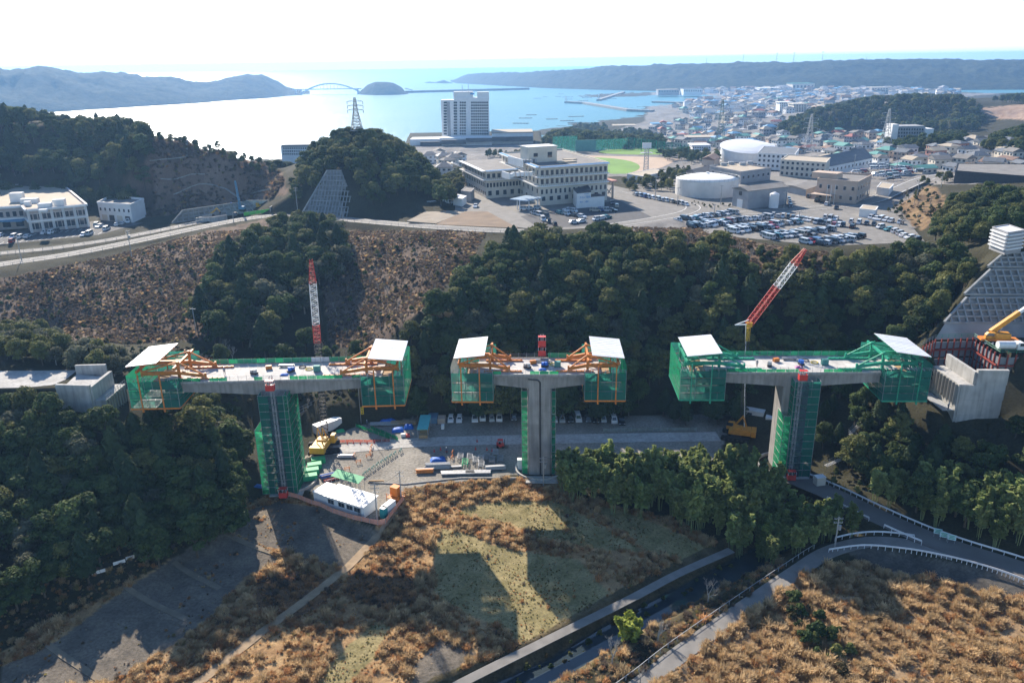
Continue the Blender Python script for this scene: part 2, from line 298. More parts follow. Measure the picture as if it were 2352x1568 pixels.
R_CANAL = rpts((930, 1640, -2.1), (1060, 1567, -2.1), (1250, 1472, -2.1), (1440, 1378, -2.1), (1560, 1315, -2.1), (1680, 1262, -2.1))
ROADS = [(R_UP, 4.2, 4.0), (R_FRONT, 3.4, 2.5), (R_LOW, 3.4, 2.0), (R_LANE, 2.2, 1.5), (R_CANAL, 1.2, 1.0)]
RIVER = [gz(u, v, -5)[:2] for u, v in ((1040, 1640), (1290, 1530), (1400, 1460), (1530, 1390), (1660, 1325), (1720, 1295), (1790, 1250), (1850, 1200), (1840, 1160))]
def Z(x, y, river=True):
    x = np.asarray(x, float); y = np.asarray(y, float); z = Z0(x, y)
    k = np.clip((y-60)/500, 0.15, 1)
    z = z + fbm(x/22., y/22.)*5*k + fbm(x/5+9, y/5)*0.9*np.clip(k, 0, .6)
    for P, co, fall in PADS:
        xs = [p[0] for p in P]; ys = [p[1] for p in P]
        m = (x > min(xs)-fall) & (x < max(xs)+fall) & (y > min(ys)-fall) & (y < max(ys)+fall)
        if not m.any(): continue
        a, b = x[m], y[m]; ins = inpoly(a, b, P); d = np.where(ins, 0, segdist(a, b, P)); t = 1-smooth(d/fall)
        z[m] = z[m]*(1-t) + (co[0]*a+co[1]*b+co[2])*t
    for P, hw, fall in ROADS:
        m = (x > P[:, 0].min()-9) & (x < P[:, 0].max()+9) & (y > P[:, 1].min()-9) & (y < P[:, 1].max()+9)
        if not m.any(): continue
        a, b = x[m], y[m]; bd = np.full(a.shape, 1e9); bz = np.zeros(a.shape)
        for i in range(len(P)-1):
            dx, dy = P[i+1, 0]-P[i, 0], P[i+1, 1]-P[i, 1]; t = np.clip(((a-P[i, 0])*dx+(b-P[i, 1])*dy)/(dx*dx+dy*dy+1e-9), 0, 1); d = np.hypot(a-P[i, 0]-t*dx, b-P[i, 1]-t*dy); k = d < bd; bd[k] = d[k]; bz[k] = (P[i, 2]+t*(P[i+1, 2]-P[i, 2]))[k]
        t = 1-smooth((bd-hw)/fall); z[m] = z[m]*(1-t)+(bz-.08)*t
    if river:
        d = segdist(x, y, RIVER, False); z = np.where(d < 9, np.minimum(z, -5.7+np.clip((d-1.6)/4.2, 0, 1)**.8*3.4+np.where(d > 5.8, (d-5.8)*3, 0)), z)
    return np.where(y > 700, np.maximum(z, SEA-1.8), z)
def Z1(x, y): return float(Z(np.array([float(x)]), np.array([float(y)]))[0])
def onland(u, v, z0=0.0):                                    # where the line of sight through a picture point meets the land
    d = ray(u, v); t0 = 60.0
    ts = np.concatenate([np.arange(60, 400, 0.5), np.arange(400, 3000, 2.0)]); P = cC[None]+d[None]*ts[:, None]
    g = Z(P[:, 0], P[:, 1]) + z0; h = np.nonzero(P[:, 2] < g)[0]
    return P[h[0]] if len(h) else P[-1]
# ------------------------------------------------------------------ ground sheet, coloured by what grows or lies on it, with deck shade painted in
FIELD = [(560, 1165), (620, 1130), (760, 1160), (860, 1215), (930, 1120), (1180, 1095), (1275, 1095), (1330, 1140), (1560, 1195), (1690, 1270), (1430, 1400), (1085, 1580), (0, 1700), (0, 1500), (280, 1345), (470, 1240)]
TURF = [[(1060, 1165), (1150, 1150), (1270, 1150), (1310, 1165), (1480, 1265), (1390, 1262), (1240, 1238), (1170, 1200), (1060, 1185)],
        [(1012, 1212), (1090, 1230), (1130, 1250), (1215, 1268), (1330, 1285), (1420, 1385), (1330, 1415), (1270, 1460), (1205, 1482), (1140, 1435), (1050, 1400), (1000, 1370), (1000, 1250)],
        [(1360, 1160), (1440, 1175), (1560, 1225), (1650, 1268), (1600, 1290), (1500, 1272), (1400, 1200)],
        [(855, 1430), (900, 1440), (850, 1520), (790, 1580), (700, 1600), (780, 1500)]]
GRAVEL = [[(640, 1150), (740, 1165), (868, 1218), (862, 1250), (790, 1302), (700, 1282), (600, 1250), (500, 1208), (570, 1172)],
          [(500, 1212), (600, 1252), (645, 1290), (560, 1325), (480, 1425), (270, 1560), (0, 1620), (0, 1530), (120, 1480), (290, 1350), (400, 1280)],
          [(1010, 1465), (1092, 1500), (1030, 1562), (960, 1600), (940, 1540)]]
DECKSHADE = [[(800, 1310), (900, 1300), (955, 1320), (950, 1390), (870, 1400), (790, 1370)], [(590, 1330), (700, 1310), (790, 1340), (740, 1390), (680, 1420), (590, 1400)]]  # field patches where the long deck's shadow falls, painted darker
RIGHTG = [(1920, 1300), (2000, 1290), (2360, 1375), (2600, 1420), (2600, 1750), (1300, 1750), (1520, 1530), (1640, 1450), (1860, 1310)]
EMBANK = [(1930, 1262), (2000, 1252), (2360, 1322), (2360, 1380), (2000, 1300)]
YARD = [(690, 1120), (740, 1140), (860, 1200), (930, 1120), (1180, 1090), (1270, 1088), (1640, 1085), (1680, 960), (1640, 952), (960, 958), (830, 975), (760, 1000), (690, 1060)]
BROWN = [[(0, 640), (250, 590), (480, 530), (640, 498), (660, 560), (500, 640), (480, 780), (300, 790), (150, 780), (0, 730)], [(780, 530), (1120, 530), (1080, 600), (960, 720), (880, 790), (760, 800), (740, 660), (800, 600)],
         [(1390, 520), (1600, 525), (1750, 560), (1900, 580), (1900, 640), (1600, 620), (1450, 600)]]
CUT = [(345, 318), (430, 322), (510, 345), (590, 370), (650, 400), (660, 445), (560, 470), (330, 500), (270, 480), (330, 400)]
MOUND = [(2010, 490), (2090, 420), (2150, 430), (2180, 470), (2120, 530), (2060, 500)]
TANF = [(2230, 250), (2352, 240), (2500, 240), (2500, 280), (2352, 276), (2290, 272)]
TOWN = [(960, 365), (1040, 405), (1450, 405), (1480, 500), (1400, 525), (1650, 545), (1900, 565), (2130, 558), (2060, 475), (2130, 425), (2352, 420), (2352, 330), (2250, 330), (1780, 300), (1900, 250), (2300, 215), (1500, 205), (1480, 280), (1300, 330), (940, 330)]
STAD = [(1285, 362), (1400, 356), (1470, 368), (1462, 385), (1420, 405), (1280, 405)]
def rows():
    y = [40.0]
    while y[-1] < 2900:
        a = y[-1]; y.append(a + (0.9 if a < 92 else 0.5 if a < 180 else 0.8 if a < 240 else 1.3 if a < 330 else 2.2 if a < 520 else a*0.0055))
    return np.array(y)
_ys = rows(); NX = 460; _s = np.linspace(-1, 1, NX); _s = _s*(0.75+0.25*np.abs(_s))
GX = _s[None, :]*(0.80*_ys+55)[:, None]; GY = np.repeat(_ys[:, None], NX, 1); GZ = Z(GX, GY)
def ground_colours(X, Y, Zz):
    U, V = proj(np.stack([X, Y, Zz], -1).reshape(-1, 3)); U = U.reshape(X.shape); V = V.reshape(X.shape)
    U = U + 5*fbm(X/3+4, Y/3); V = V + 5*fbm(X/3+40, Y/3+8)
    n = fbm(X/9, Y/9)[..., None]; n2 = fbm(X/2.5+50, Y/2.5)[..., None]
    C = np.zeros(X.shape+(3,)); C[:] = (0.040, 0.038, 0.022); C += n*0.02
    def put(m, a, b=None, k=n2): C[m] = (np.array(a)*(1-np.clip(k*2+.5, 0, 1))+np.array(b or a)*np.clip(k*2+.5, 0, 1))[m]
    near = Y < 330
    put(inpoly(U, V, FIELD) & near, (0.26, 0.155, 0.075), (0.38, 0.255, 0.13)); put(inpoly(U, V, RIGHTG) & near, (0.24, 0.16, 0.09), (0.36, 0.255, 0.15))
    for P in GRAVEL: put(inpoly(U, V, P) & near, (0.125, 0.11, 0.09), (0.165, 0.14, 0.11))
    for P in TURF: put(inpoly(U, V, P) & near, (0.20, 0.17, 0.075), (0.27, 0.22, 0.11))
    for P in DECKSHADE: put(inpoly(U, V, P) & near, (0.13, 0.075, 0.04), (0.18, 0.10, 0.05))  # deck shadow put into the ground colour
    put(inpoly(U, V, EMBANK) & near, (0.07, 0.065, 0.06), (0.11, 0.10, 0.085))
    put(inpoly(U, V, YARD) & near, (0.22, 0.205, 0.18), (0.29, 0.27, 0.235), n)
    for P in BROWN: put(inpoly(U, V, P) & (Y > 185) & (Y < 420), (0.085, 0.060, 0.043), (0.155, 0.11, 0.078))
    put(inpoly(U, V, CUT) & (Y > 350) & (Y < 470), (0.13, 0.085, 0.06), (0.20, 0.135, 0.095), n)
    put(inpoly(U, V, MOUND) & (Y > 280) & (Y < 520), (0.13, 0.085, 0.05), (0.22, 0.15, 0.08)); put(inpoly(U, V, TANF) & (Y > 700), (0.30, 0.20, 0.14), (0.36, 0.26, 0.19))
    put(inpoly(U, V, TOWN) & (Y > 285), (0.16, 0.155, 0.15), (0.24, 0.225, 0.21), n)
    d = segdist(X, Y, RIVER, False); put((d < 6.4) & (d > 2.2), (0.07, 0.06, 0.035), (0.13, 0.10, 0.055)); put(d <= 2.6, (0.04, 0.045, 0.045))
    return np.clip(C*(1+n2*0.5), 0.004, 0.9)
GC = ground_colours(GX, GY, GZ)
def grid_mesh(name, X, Y, Zz, cols, m):
    r, c = X.shape; me = bpy.data.meshes.new(name); v = np.stack([X, Y, Zz], -1).reshape(-1, 3)
    i = np.arange(r*c).reshape(r, c); f = np.stack([i[:-1, :-1], i[:-1, 1:], i[1:, 1:], i[1:, :-1]], -1).reshape(-1, 4)
    me.vertices.add(len(v)); me.vertices.foreach_set('co', v.ravel()); me.loops.add(f.size); me.loops.foreach_set('vertex_index', f.ravel().astype(np.int32))
    me.polygons.add(len(f)); me.polygons.foreach_set('loop_start', np.arange(0, f.size, 4, dtype=np.int32)); me.polygons.foreach_set('loop_total', np.full(len(f), 4, np.int32)); me.polygons.foreach_set('use_smooth', np.ones(len(f), bool))
    if cols is not None:
        ca = me.color_attributes.new('ground', 'FLOAT_COLOR', 'POINT'); ca.data.foreach_set('color', np.concatenate([cols.reshape(-1, 3), np.ones((r*c, 1))], 1).ravel())
    me.update(); me.validate(); me.materials.append(m); return me
gm = bpy.data.materials.new('ground_cover'); gm.use_nodes = True; nt = gm.node_tree; b = nt.nodes['Principled BSDF']; b.inputs['Roughness'].default_value = 0.95; b.inputs['Specular IOR Level'].default_value = 0.1
at = node(nt, 'ShaderNodeAttribute', attribute_name='ground'); tc = node(nt, 'ShaderNodeTexCoord')
n1 = node(nt, 'ShaderNodeTexNoise'); n1.inputs['Scale'].default_value = 1.7; n1.inputs['Detail'].default_value = 6; n1.inputs['Roughness'].default_value = 0.7; nt.links.new(tc.outputs['Object'], n1.inputs[0])
mr = node(nt, 'ShaderNodeMapRange'); mr.inputs[1].default_value = .3; mr.inputs[2].default_value = .7; mr.inputs[3].default_value = .6; mr.inputs[4].default_value = 1.4; nt.links.new(n1.outputs[0], mr.inputs[0])
vm = node(nt, 'ShaderNodeVectorMath', operation='SCALE'); nt.links.new(at.outputs[0], vm.inputs[0]); nt.links.new(mr.outputs[0], vm.inputs['Scale']); nt.links.new(vm.outputs[0], b.inputs['Base Color'])
bp = node(nt, 'ShaderNodeBump'); bp.inputs['Strength'].default_value = .6; bp.inputs['Distance'].default_value = .25; nt.links.new(n1.outputs[0], bp.inputs['Height']); nt.links.new(bp.outputs[0], b.inputs['Normal'])
ground = struct(link('ground', grid_mesh('ground', GX, GY, GZ, GC, gm)), 'valley floor, slopes and coastal plain')

# ------------------------------------------------------------------ sea, river, far headlands
sm = bpy.data.materials.new('sea_water'); sm.use_nodes = True; nt = sm.node_tree; b = nt.nodes['Principled BSDF']
b.inputs['Base Color'].default_value = (0.05, 0.20, 0.24, 1); b.inputs['Roughness'].default_value = 0.34; b.inputs['IOR'].default_value = 1.33; b.inputs['Specular IOR Level'].default_value = 0.5
tc = node(nt, 'ShaderNodeTexCoord'); mp = node(nt, 'ShaderNodeMapping'); mp.inputs['Scale'].default_value = (0.6, 1.0, 1); mp.inputs['Rotation'].default_value = (0, 0, R_(20)); nt.links.new(tc.outputs['Object'], mp.inputs[0])
n1 = node(nt, 'ShaderNodeTexNoise'); n1.inputs['Scale'].default_value = 0.12; n1.inputs['Detail'].default_value = 8; n1.inputs['Roughness'].default_value = 0.62; nt.links.new(mp.outputs[0], n1.inputs[0])
n2 = node(nt, 'ShaderNodeTexNoise'); n2.inputs['Scale'].default_value = 0.0022; n2.inputs['Detail'].default_value = 5; nt.links.new(mp.outputs[0], n2.inputs[0])
mr = node(nt, 'ShaderNodeMapRange'); mr.inputs[1].default_value = .35; mr.inputs[2].default_value = .65; mr.inputs[3].default_value = .35; mr.inputs[4].default_value = 1.0; nt.links.new(n2.outputs[0], mr.inputs[0])
bp = node(nt, 'ShaderNodeBump'); bp.inputs['Distance'].default_value = 2.2; nt.links.new(mr.outputs[0], bp.inputs['Strength']); nt.links.new(n1.outputs[0], bp.inputs['Height']); nt.links.new(bp.outputs[0], b.inputs['Normal'])
SEAM = sm
s = MB(); xs = [-26000, -6000, -2500, -1000, 0, 1000, 2500, 6000, 26000]; ys = [560, 1000, 1500, 2200, 3000, 4500, 8000, 16500]
for j in range(len(ys)-1):
    for i in range(len(xs)-1): s.quad((xs[i], ys[j], SEA), (xs[i+1], ys[j], SEA), (xs[i+1], ys[j+1], SEA), (xs[i], ys[j+1], SEA))
struct(s.build('sea', sm))
rw = mat('river_water', (0.035, 0.05, 0.06), rough=0.05, var=.2, scale=.3, bump=.05, spec=.5)
s = MB(); P = [Vector((p[0], p[1], -4.9)) for p in RIVER]
for i in range(len(P)-1):
    d0 = (P[min(i+1, len(P)-1)]-P[max(i-1, 0)]).normalized(); d1 = (P[min(i+2, len(P)-1)]-P[i]).normalized()
    n0 = Vector((-d0.y, d0.x, 0))*4.6; n1 = Vector((-d1.y, d1.x, 0))*4.6; s.quad(P[i]-n0, P[i]+n0, P[i+1]+n1, P[i+1]-n1)
struct(s.build('river', rw))

hm = bpy.data.materials.new('headland_woods'); hm.use_nodes = True; nt = hm.node_tree; b = nt.nodes['Principled BSDF']; b.inputs['Roughness'].default_value = .95; b.inputs['Specular IOR Level'].default_value = .05
tc = node(nt, 'ShaderNodeTexCoord'); n1 = node(nt, 'ShaderNodeTexNoise'); n1.inputs['Scale'].default_value = .05; n1.inputs['Detail'].default_value = 7; n1.inputs['Roughness'].default_value = .7; nt.links.new(tc.outputs['Object'], n1.inputs[0])
cr = node(nt, 'ShaderNodeValToRGB'); cr.color_ramp.elements[0].position = .35; cr.color_ramp.elements[0].color = (.012, .022, .012, 1); cr.color_ramp.elements[1].position = .68; cr.color_ramp.elements[1].color = (.055, .058, .028, 1); nt.links.new(n1.outputs[0], cr.inputs[0]); nt.links.new(cr.outputs[0], b.inputs['Base Color'])
bp = node(nt, 'ShaderNodeBump'); bp.inputs['Distance'].default_value = 8; bp.inputs['Strength'].default_value = .9; nt.links.new(n1.outputs[0], bp.inputs['Height']); nt.links.new(bp.outputs[0], b.inputs['Normal'])
def headland(name, label, ridge, depth, rough=1.0, ystep=26):
    """ridge: (u, v_top, v_waterline) along the picture; the land runs back from its waterline and falls again behind"""
    us = np.linspace(ridge[0][0], ridge[-1][0], int((ridge[-1][0]-ridge[0][0])/4)+2); vt = np.interp(us, [r[0] for r in ridge], [r[1] for r in ridge]); vw = np.interp(us, [r[0] for r in ridge], [r[2] for r in ridge])
    T = np.linspace(-0.06, 1.8, 46); X = np.zeros((len(T), len(us))); Y = X.copy(); Zz = X.copy()
    for i, u in enumerate(us):
        a = gz(u, vw[i], SEA); d = ray(u, vw[i]); k = depth
        crest = gy(u, vt[i], a[1]+k*0.55); H = max(crest[2]-SEA, 2)
        for j, t in enumerate(T):
            yy = a[1]+k*0.55*t; X[j, i] = a[0]*yy/a[1]; Y[j, i] = yy
            Zz[j, i] = SEA-3 + (H+3)*(math.sin(min(max(t+.06, 0), 1.06)/1.06*math.pi/2)**.85 if t < 1 else max(0, 1-((t-1)/.8)**2))
    g = fbm(X/170, Y/170+7, 5)+.9*np.abs(fbm(X/120+3, Y/260, 4)); hh = np.clip((Zz-SEA)/60, 0, 1)
    Zz = Zz - np.abs(g)*52*rough*hh*np.clip(1-np.abs(T[:, None]-1)*0 - smooth((T[:, None]-.55)/.45)*.85, .12, 1) + fbm(X/16, Y/16, 3)*9*rough*hh + fbm(X/34, Y/34, 3)*13*rough*hh
    return struct(link(name, grid_mesh(name, X, Y, Zz, None, hm)), label)
headland('headland', 'long wooded headland across the water behind the bay, ending at the arch bridge', [(-260, 150, 262), (-120, 142, 262), (0, 150, 262), (18, 155, 262), (45, 161, 261), (75, 156, 260), (110, 151, 258), (150, 158, 256), (205, 168, 252), (250, 164, 250), (290, 167, 247), (340, 174, 244), (390, 176, 241), (440, 186, 238), (470, 189, 236), (500, 184, 233), (540, 175, 230), (575, 170, 228), (610, 174, 226), (640, 186, 223), (660, 200, 221), (690, 208, 220), (712, 218, 219)], 650)
headland('island', 'long flat-topped wooded headland closing the bay behind the town', [(1035, 188, 189.5), (1050, 181, 192), (1075, 171, 193), (1110, 168, 195), (1200, 167, 200), (1260, 163, 203), (1330, 160, 205), (1400, 152, 207), (1500, 149, 209), (1600, 147, 210), (1700, 144, 211), (1800, 143, 211), (1870, 140, 211), (1900, 138, 211), (1960, 138, 210), (2100, 137, 208), (2200, 137, 207), (2300, 138, 206), (2400, 139, 206), (2600, 142, 206)], 800)
headland('island', 'round wooded island at the end of the arch bridge', [(822, 217, 217.6), (830, 208, 218), (845, 196, 218.5), (862, 189, 219), (885, 188, 219), (905, 190, 218.6), (922, 199, 218), (932, 212, 217.6), (938, 217, 217.4)], 200, .4)
headland('island', 'low dark rocks off the tip of the headland', [(975, 190.5, 191), (985, 188, 191.2), (1000, 189.5, 191.4), (1012, 186, 191.6), (1020, 184, 191.8), (1030, 188, 192), (1040, 191, 192)], 60, .3)
# air between here and the far hills
hz = bpy.data.materials.new('haze'); hz.use_nodes = True; nt = hz.node_tree; nt.nodes.clear(); pv = node(nt, 'ShaderNodeVolumePrincipled'); pv.inputs['Color'].default_value = (0.30, 0.56, 0.97, 1); pv.inputs['Density'].default_value = 1.2e-4; pv.inputs['Anisotropy'].default_value = 0.35
om = node(nt, 'ShaderNodeOutputMaterial'); nt.links.new(pv.outputs[0], om.inputs['Volume'])
tag(MB().span((-27000, -300, SEA-3), (27000, 17500, 135)).build('haze', hz), 'thin blue haze over the valley, town and bay', 'haze', kind='stuff')
# ================================================================== the three bridge piers under construction
conc = mat('concrete', (0.30, 0.29, 0.275), rough=.9, var=.16, scale=.35, bump=.12, rnd=.06, streak=.3)
conc2 = mat('pale_concrete', (0.42, 0.41, 0.39), rough=.9, var=.15, scale=.4, bump=.1, rnd=.05, streak=.28)
deckc = mat('deck_concrete', (0.50, 0.48, 0.45), rough=.85, var=.2, scale=.5, bump=.08, rnd=.07)
white = mat('white_steel_sheet', (0.74, 0.75, 0.76), rough=.42, var=.07, scale=.8, spec=.4, rnd=.07)
galv = mat('galvanised_pipe', (0.38, 0.39, 0.40), rough=.6, metal=.25, var=.12, scale=2)
orange = mat('orange_paint', (0.60, 0.20, 0.035), rough=.55, var=.22, scale=1.1, spec=.4)
green = mat('green_paint', (0.02, 0.30, 0.18), rough=.55, var=.22, scale=1.1, spec=.4)
greenp = mat('green_sheet', (0.03, 0.38, 0.16), rough=.6, var=.12, scale=1)
red = mat('red_paint', (0.55, 0.04, 0.03), rough=.5, var=.12, scale=1, spec=.4)
yellow = mat('yellow_paint', (0.66, 0.36, 0.03), rough=.5, var=.12, scale=1.2, spec=.4)
blue = mat('blue_tarpaulin', (0.02, 0.13, 0.50), rough=.6, var=.2, scale=2, bump=.4)
black = mat('black_rubber', (0.02, 0.02, 0.022), rough=.8, var=.2)
dark = mat('dark_steel', (0.05, 0.05, 0.055), rough=.55, var=.2, metal=.3)
wood = mat('timber', (0.42, 0.28, 0.15), rough=.85, var=.2, scale=3)
glass = mat('window_glass', (0.03, 0.045, 0.06), rough=.08, var=.1, spec=.6)
walkm = mat('walkway_mesh', (0.17, 0.16, 0.14), rough=.9, var=.25, scale=1.5)
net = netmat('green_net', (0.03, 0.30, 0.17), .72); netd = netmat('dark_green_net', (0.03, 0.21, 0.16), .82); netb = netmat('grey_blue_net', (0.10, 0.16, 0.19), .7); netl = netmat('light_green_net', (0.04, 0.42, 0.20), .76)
netwhite = netmat('white_net', (0.5, 0.55, 0.52), .55)
def frame_thing(name, label, cat, org, yaw): return thing(name, label, cat, org, yaw)
def net_panels(t, a, b, z0, z1, lifts, m, nx=1, nm='net_panel'):
    """netting between two plan points, one panel for each lift and bay"""
    a = np.array(a, float); b = np.array(b, float)
    for k in range(lifts):
        za = z0+(z1-z0)*k/lifts+.04; zb = z0+(z1-z0)*(k+1)/lifts-.04
        for i in range(nx):
            p = a+(b-a)*(i+.01)/nx; q = a+(b-a)*(i+.99)/nx; bow = np.array([-(q-p)[1], (q-p)[0]])*.012*random.uniform(-1, 1); mid = (p+q)/2+bow
            s = MB(); s.add([(p[0], p[1], za), (mid[0], mid[1], za+.05), (q[0], q[1], za), (q[0], q[1], zb), (mid[0], mid[1], zb-.05), (p[0], p[1], zb)], [(0, 1, 4, 5), (1, 2, 3, 4)]); s.build(nm, m, t, fix=False)
def pipes(t, x0, x1, y0, y1, z0, z1, lifts, nx, m=None, nm='pipe_frame', walk=True, ny=1):
    """tube frame of a scaffold with its walkways"""
    s = MB(); pl = []
    for i in range(nx+1):
        x = x0+(x1-x0)*i/nx
        for j in range(ny+1): y = y0+(y1-y0)*j/ny; s.tube((x, y, z0), (x, y, z1), .045, 4)
    for k in range(lifts+1):
        z = z0+(z1-z0)*k/lifts
        for y in (y0, y1):
            s.tube((x0, y, z), (x1, y, z), .04, 4)
            if k < lifts: s.tube((x0, y, z+.9), (x1, y, z+.9), .028, 4)
        for i in range(nx+1): x = x0+(x1-x0)*i/nx; s.tube((x, y0, z), (x, y1, z), .035, 4)
        if k < lifts and k % 2 == 0: s.tube((x0, y0, z), (x0+(x1-x0)/nx, y0, z+(z1-z0)/lifts), .03, 4)
    s.build(nm, m or galv, t)
    if walk:
        for k in range(1, lifts):
            z = z0+(z1-z0)*k/lifts; MB().box(((x0+x1)/2, (y0+y1)/2, z+.03), (abs(x1-x0)*.94, abs(y1-y0)*.7, .05)).build('walkway_plank', walkm, t)
DW = 11.0                                                   # deck width
def bridge(label, org, yaw, xl, xr, ph, pw, pdepth, px=0.0, d0=2.25, d1=3.5):
    """org: on the front edge of the deck above the pier; local x along the bridge, y back, z from the deck surface"""
    t = thing('bridge_pier', label, 'bridge', org, yaw); H = org[2]
    n = max(4, int(round((xr-xl)/3.6))); xs = np.linspace(xl, xr, n+1)
    dep = lambda x: d0+(d1-d0)*max(0, 1-max(0, abs(x-px)-pw/2)/(max(abs(xl), xr)-pw/2))**1.5
    for i in range(n):
        a, b = xs[i]+.012, xs[i+1]-.012; s = MB(); rings = []
        for x in (a, (a+b)/2, b):
            dd = dep(x); rings.append([(x, .0, -.05), (x, .0, -.45), (x, .55, -.62), (x, .55, -dd), (x, DW-.55, -dd), (x, DW-.55, -.62), (x, DW, -.45), (x, DW, -.05)])
        s.loft(rings); s.build('girder_segment', conc, t)
        MB().box(((a+b)/2, DW/2, -.01), (b-a, DW-.5, .08)).build('deck_slab', deckc, t)
        for y in (.18, DW-.18): MB().box(((a+b)/2, y, .09), (b-a, .3, .34)).build('kerb', conc2, t)
    zb = -dep(px)+.02; lifts = max(4, int((H+zb)/3.9)); zs = np.linspace(zb, -H-.4, lifts+1)
    for k in range(lifts):
        s = MB(); c = .35; y0, y1 = .56, .56+pdepth; a, b = px-pw/2, px+pw/2
        s.prism([(a+c, y0), (b-c, y0), (b, y0+c), (b, y1-c), (b-c, y1), (a+c, y1), (a, y1-c), (a, y0+c)], zs[k+1]+.02, zs[k]); s.build('pier_lift', conc, t)
    # railing: posts and rails, sheeted at the back
    for y, nm in ((.12, 'front_railing'), (DW-.12, 'back_railing')):
        s = MB(); m = int((xr-xl)/1.8)
        for i in range(m+1): x = xl+(xr-xl)*i/m; s.tube((x, y, .26), (x, y, 1.5), .035, 4)
        for z in (.75, 1.2): s.tube((xl, y, z), (xr, y, z), .028, 4)
        s.build(nm, galv, t)
    return t
def traveller(label, org, yaw, s, xi, xo, r0, r1, zb, col, netm, sidem, group, ztop=1.3, tilt=0.35, rail=9.0, roofz=5.0, hi=1):
    """form traveller at one end of a deck: s=-1 left end, +1 right end; xi/xo inner and outer distance from the pier"""
    t = thing('form_traveller', label, 'form traveller', org, yaw, group)
    X = lambda d: s*d; y0, y1 = -2.2, DW+2.2
    a, b = X(xi), X(xo)
    # roof of ribbed sheets on purlins
    nst = 11; ya, yb = -1.3, DW+.8
    for i in range(nst):
        p = ya+(yb-ya)*i/nst+.015; q = ya+(yb-ya)*(i+1)/nst-.015; za = roofz+tilt; zo = roofz-tilt
        m = MB(); pr = [(0, .0), (.33, .0), (.36, .055), (.64, .055), (.67, 0), (1, 0)]; top = []; bot = []
        for f, h in pr: yy = p+(q-p)*f; top.append((yy, h))
        P0 = [(X(r0), y, za+h) for y, h in top]; P1 = [(X(r1), y, zo+h) for y, h in top]
        m.add(P0+P1+[(x, y, z-.06) for x, y, z in P0+P1], [(j, j+1, j+7, j+6) for j in range(5)]+[(j+12, j+18, j+19, j+13) for j in range(5)]+[(0, 6, 18, 12), (5, 17, 23, 11)]+[(j, j+12, j+13, j+1) for j in range(5)]+[(j+6, j+7, j+19, j+18) for j in range(5)])
        m.build('roof_panel', white, t)
    m = MB()
    for d, z in ((r0+.25, roofz+tilt-.22), (r1-.25, roofz-tilt-.22), ((r0+r1)/2, roofz-.22)): m.bar((X(d), ya, z), (X(d), yb, z), .14, .22)
    for y in (1.9, DW-1.9, DW/2): m.bar((X(r0), y, roofz+tilt-.42), (X(r1), y, roofz-tilt-.42), .14, .2)
    m.build('roof_frame', col, t)
    # two main frames, each on a rail on the deck
    for y in (2.0, DW-2.0):
        m = MB(); tail = xi-rail*.55; head = xo-1.6; mid = xi+.8
        m.bar((X(tail), y, .85), (X(mid), y, 1.75), .5, .75); m.bar((X(mid-.2), y, 1.7), (X(head), y, 1.7), .5, .8)
        m.bar((X(mid), y, .2), (X(mid), y, 4.4), .55, .55); m.bar((X(head), y, 1.0), (X(head), y, 3.7), .4, .4)
        m.bar((X(mid), y, 4.2), (X(head), y, 2.1), .26, .3); m.bar((X(mid), y, 4.2), (X(tail+.3), y, 1.1), .26, .3); m.bar((X(tail), y, .3), (X(tail), y, 1.6), .4, .4)
        m.build('main_frame', col, t)
        m = MB(); m.bar((X(xi-rail), y, .22), (X(xi+2.2), y, .22), .55, .42)
        for q in np.arange(xi-rail+.4, xi+2, 1.1): m.box((X(q), y, .47), (.18, .5, .1))
        m.build('rail_beam', col, t)
    for d in (xi+.8, xo-1.6): MB().bar((X(d), -.6, 3.6 if d < xi+2 else 3.0), (X(d), DW+.6, 3.6 if d < xi+2 else 3.0), .4, .55).build('cross_beam', col, t)
    m = MB()
    for i in range(4): q = 2+(DW-4)*i/4; m.bar((X(xi+.8), q, 3.6), (X(xo-1.6), q+(DW-4)/4, 3.0), .16, .16)
    for i in range(5): q = xi-rail*.5+i*1.1; m.tube((X(q), 2.0, 1.5), (X(q), 2.0, 2.5), .03, 4)
    m.tube((X(xi-rail*.5), 2.0, 2.5), (X(xi-.6), 2.0, 2.5), .03, 4); m.tube((X(xi-rail*.5), DW-2.0, 2.5), (X(xi-.6), DW-2.0, 2.5), .03, 4)
    m.build('bracing', col, t)
    # hangers down to the bottom platform, with their tail ends sticking out below
    for d in (xi+(xo-xi)*.32, xi+(xo-xi)*.76):
        for y in (y0-.12, y1+.12):
            m = MB(); m.bar((X(d), y, ztop+1.8), (X(d), y, zb-.1), .24, .24); m.bar((X(d), y, zb-.1), (X(d)+.05, y, zb-.75), .34, .3); m.build('hanger', col, t)
    m = MB()
    for y in (y0, y1): m.bar((a, y, zb), (b, y, zb), .2, .34)
    for q in np.linspace(a, b, 4): m.bar((q, y0, zb), (q, y1, zb), .2, .26)
    m.build('platform_beam', col, t)
    MB().box(((a+b)/2, (y0+y1)/2, zb+.2), (abs(b-a)-.1, y1-y0-.1, .08)).build('platform_floor', galv if hi else wood, t)
    # tube frame and netting round the cage
    H = ztop-zb; L = max(3, int(H/1.75))
    pipes(t, min(a, b), max(a, b), y0, y0+1.0, zb+.1, ztop+.5, L, 6, nm='front_scaffold'); pipes(t, min(a, b), max(a, b), y1-1.0, y1, zb+.1, ztop+.9, L, 6, nm='back_scaffold')
    lo, hi_ = min(a, b), max(a, b)
    net_panels(t, (lo, y0-.05), (hi_, y0-.05), zb+.1, ztop+.2, L, netm, 3)
    net_panels(t, (lo, y1+.05), (hi_, y1+.05), zb+.1, ztop+1.6, L, netm, 3)
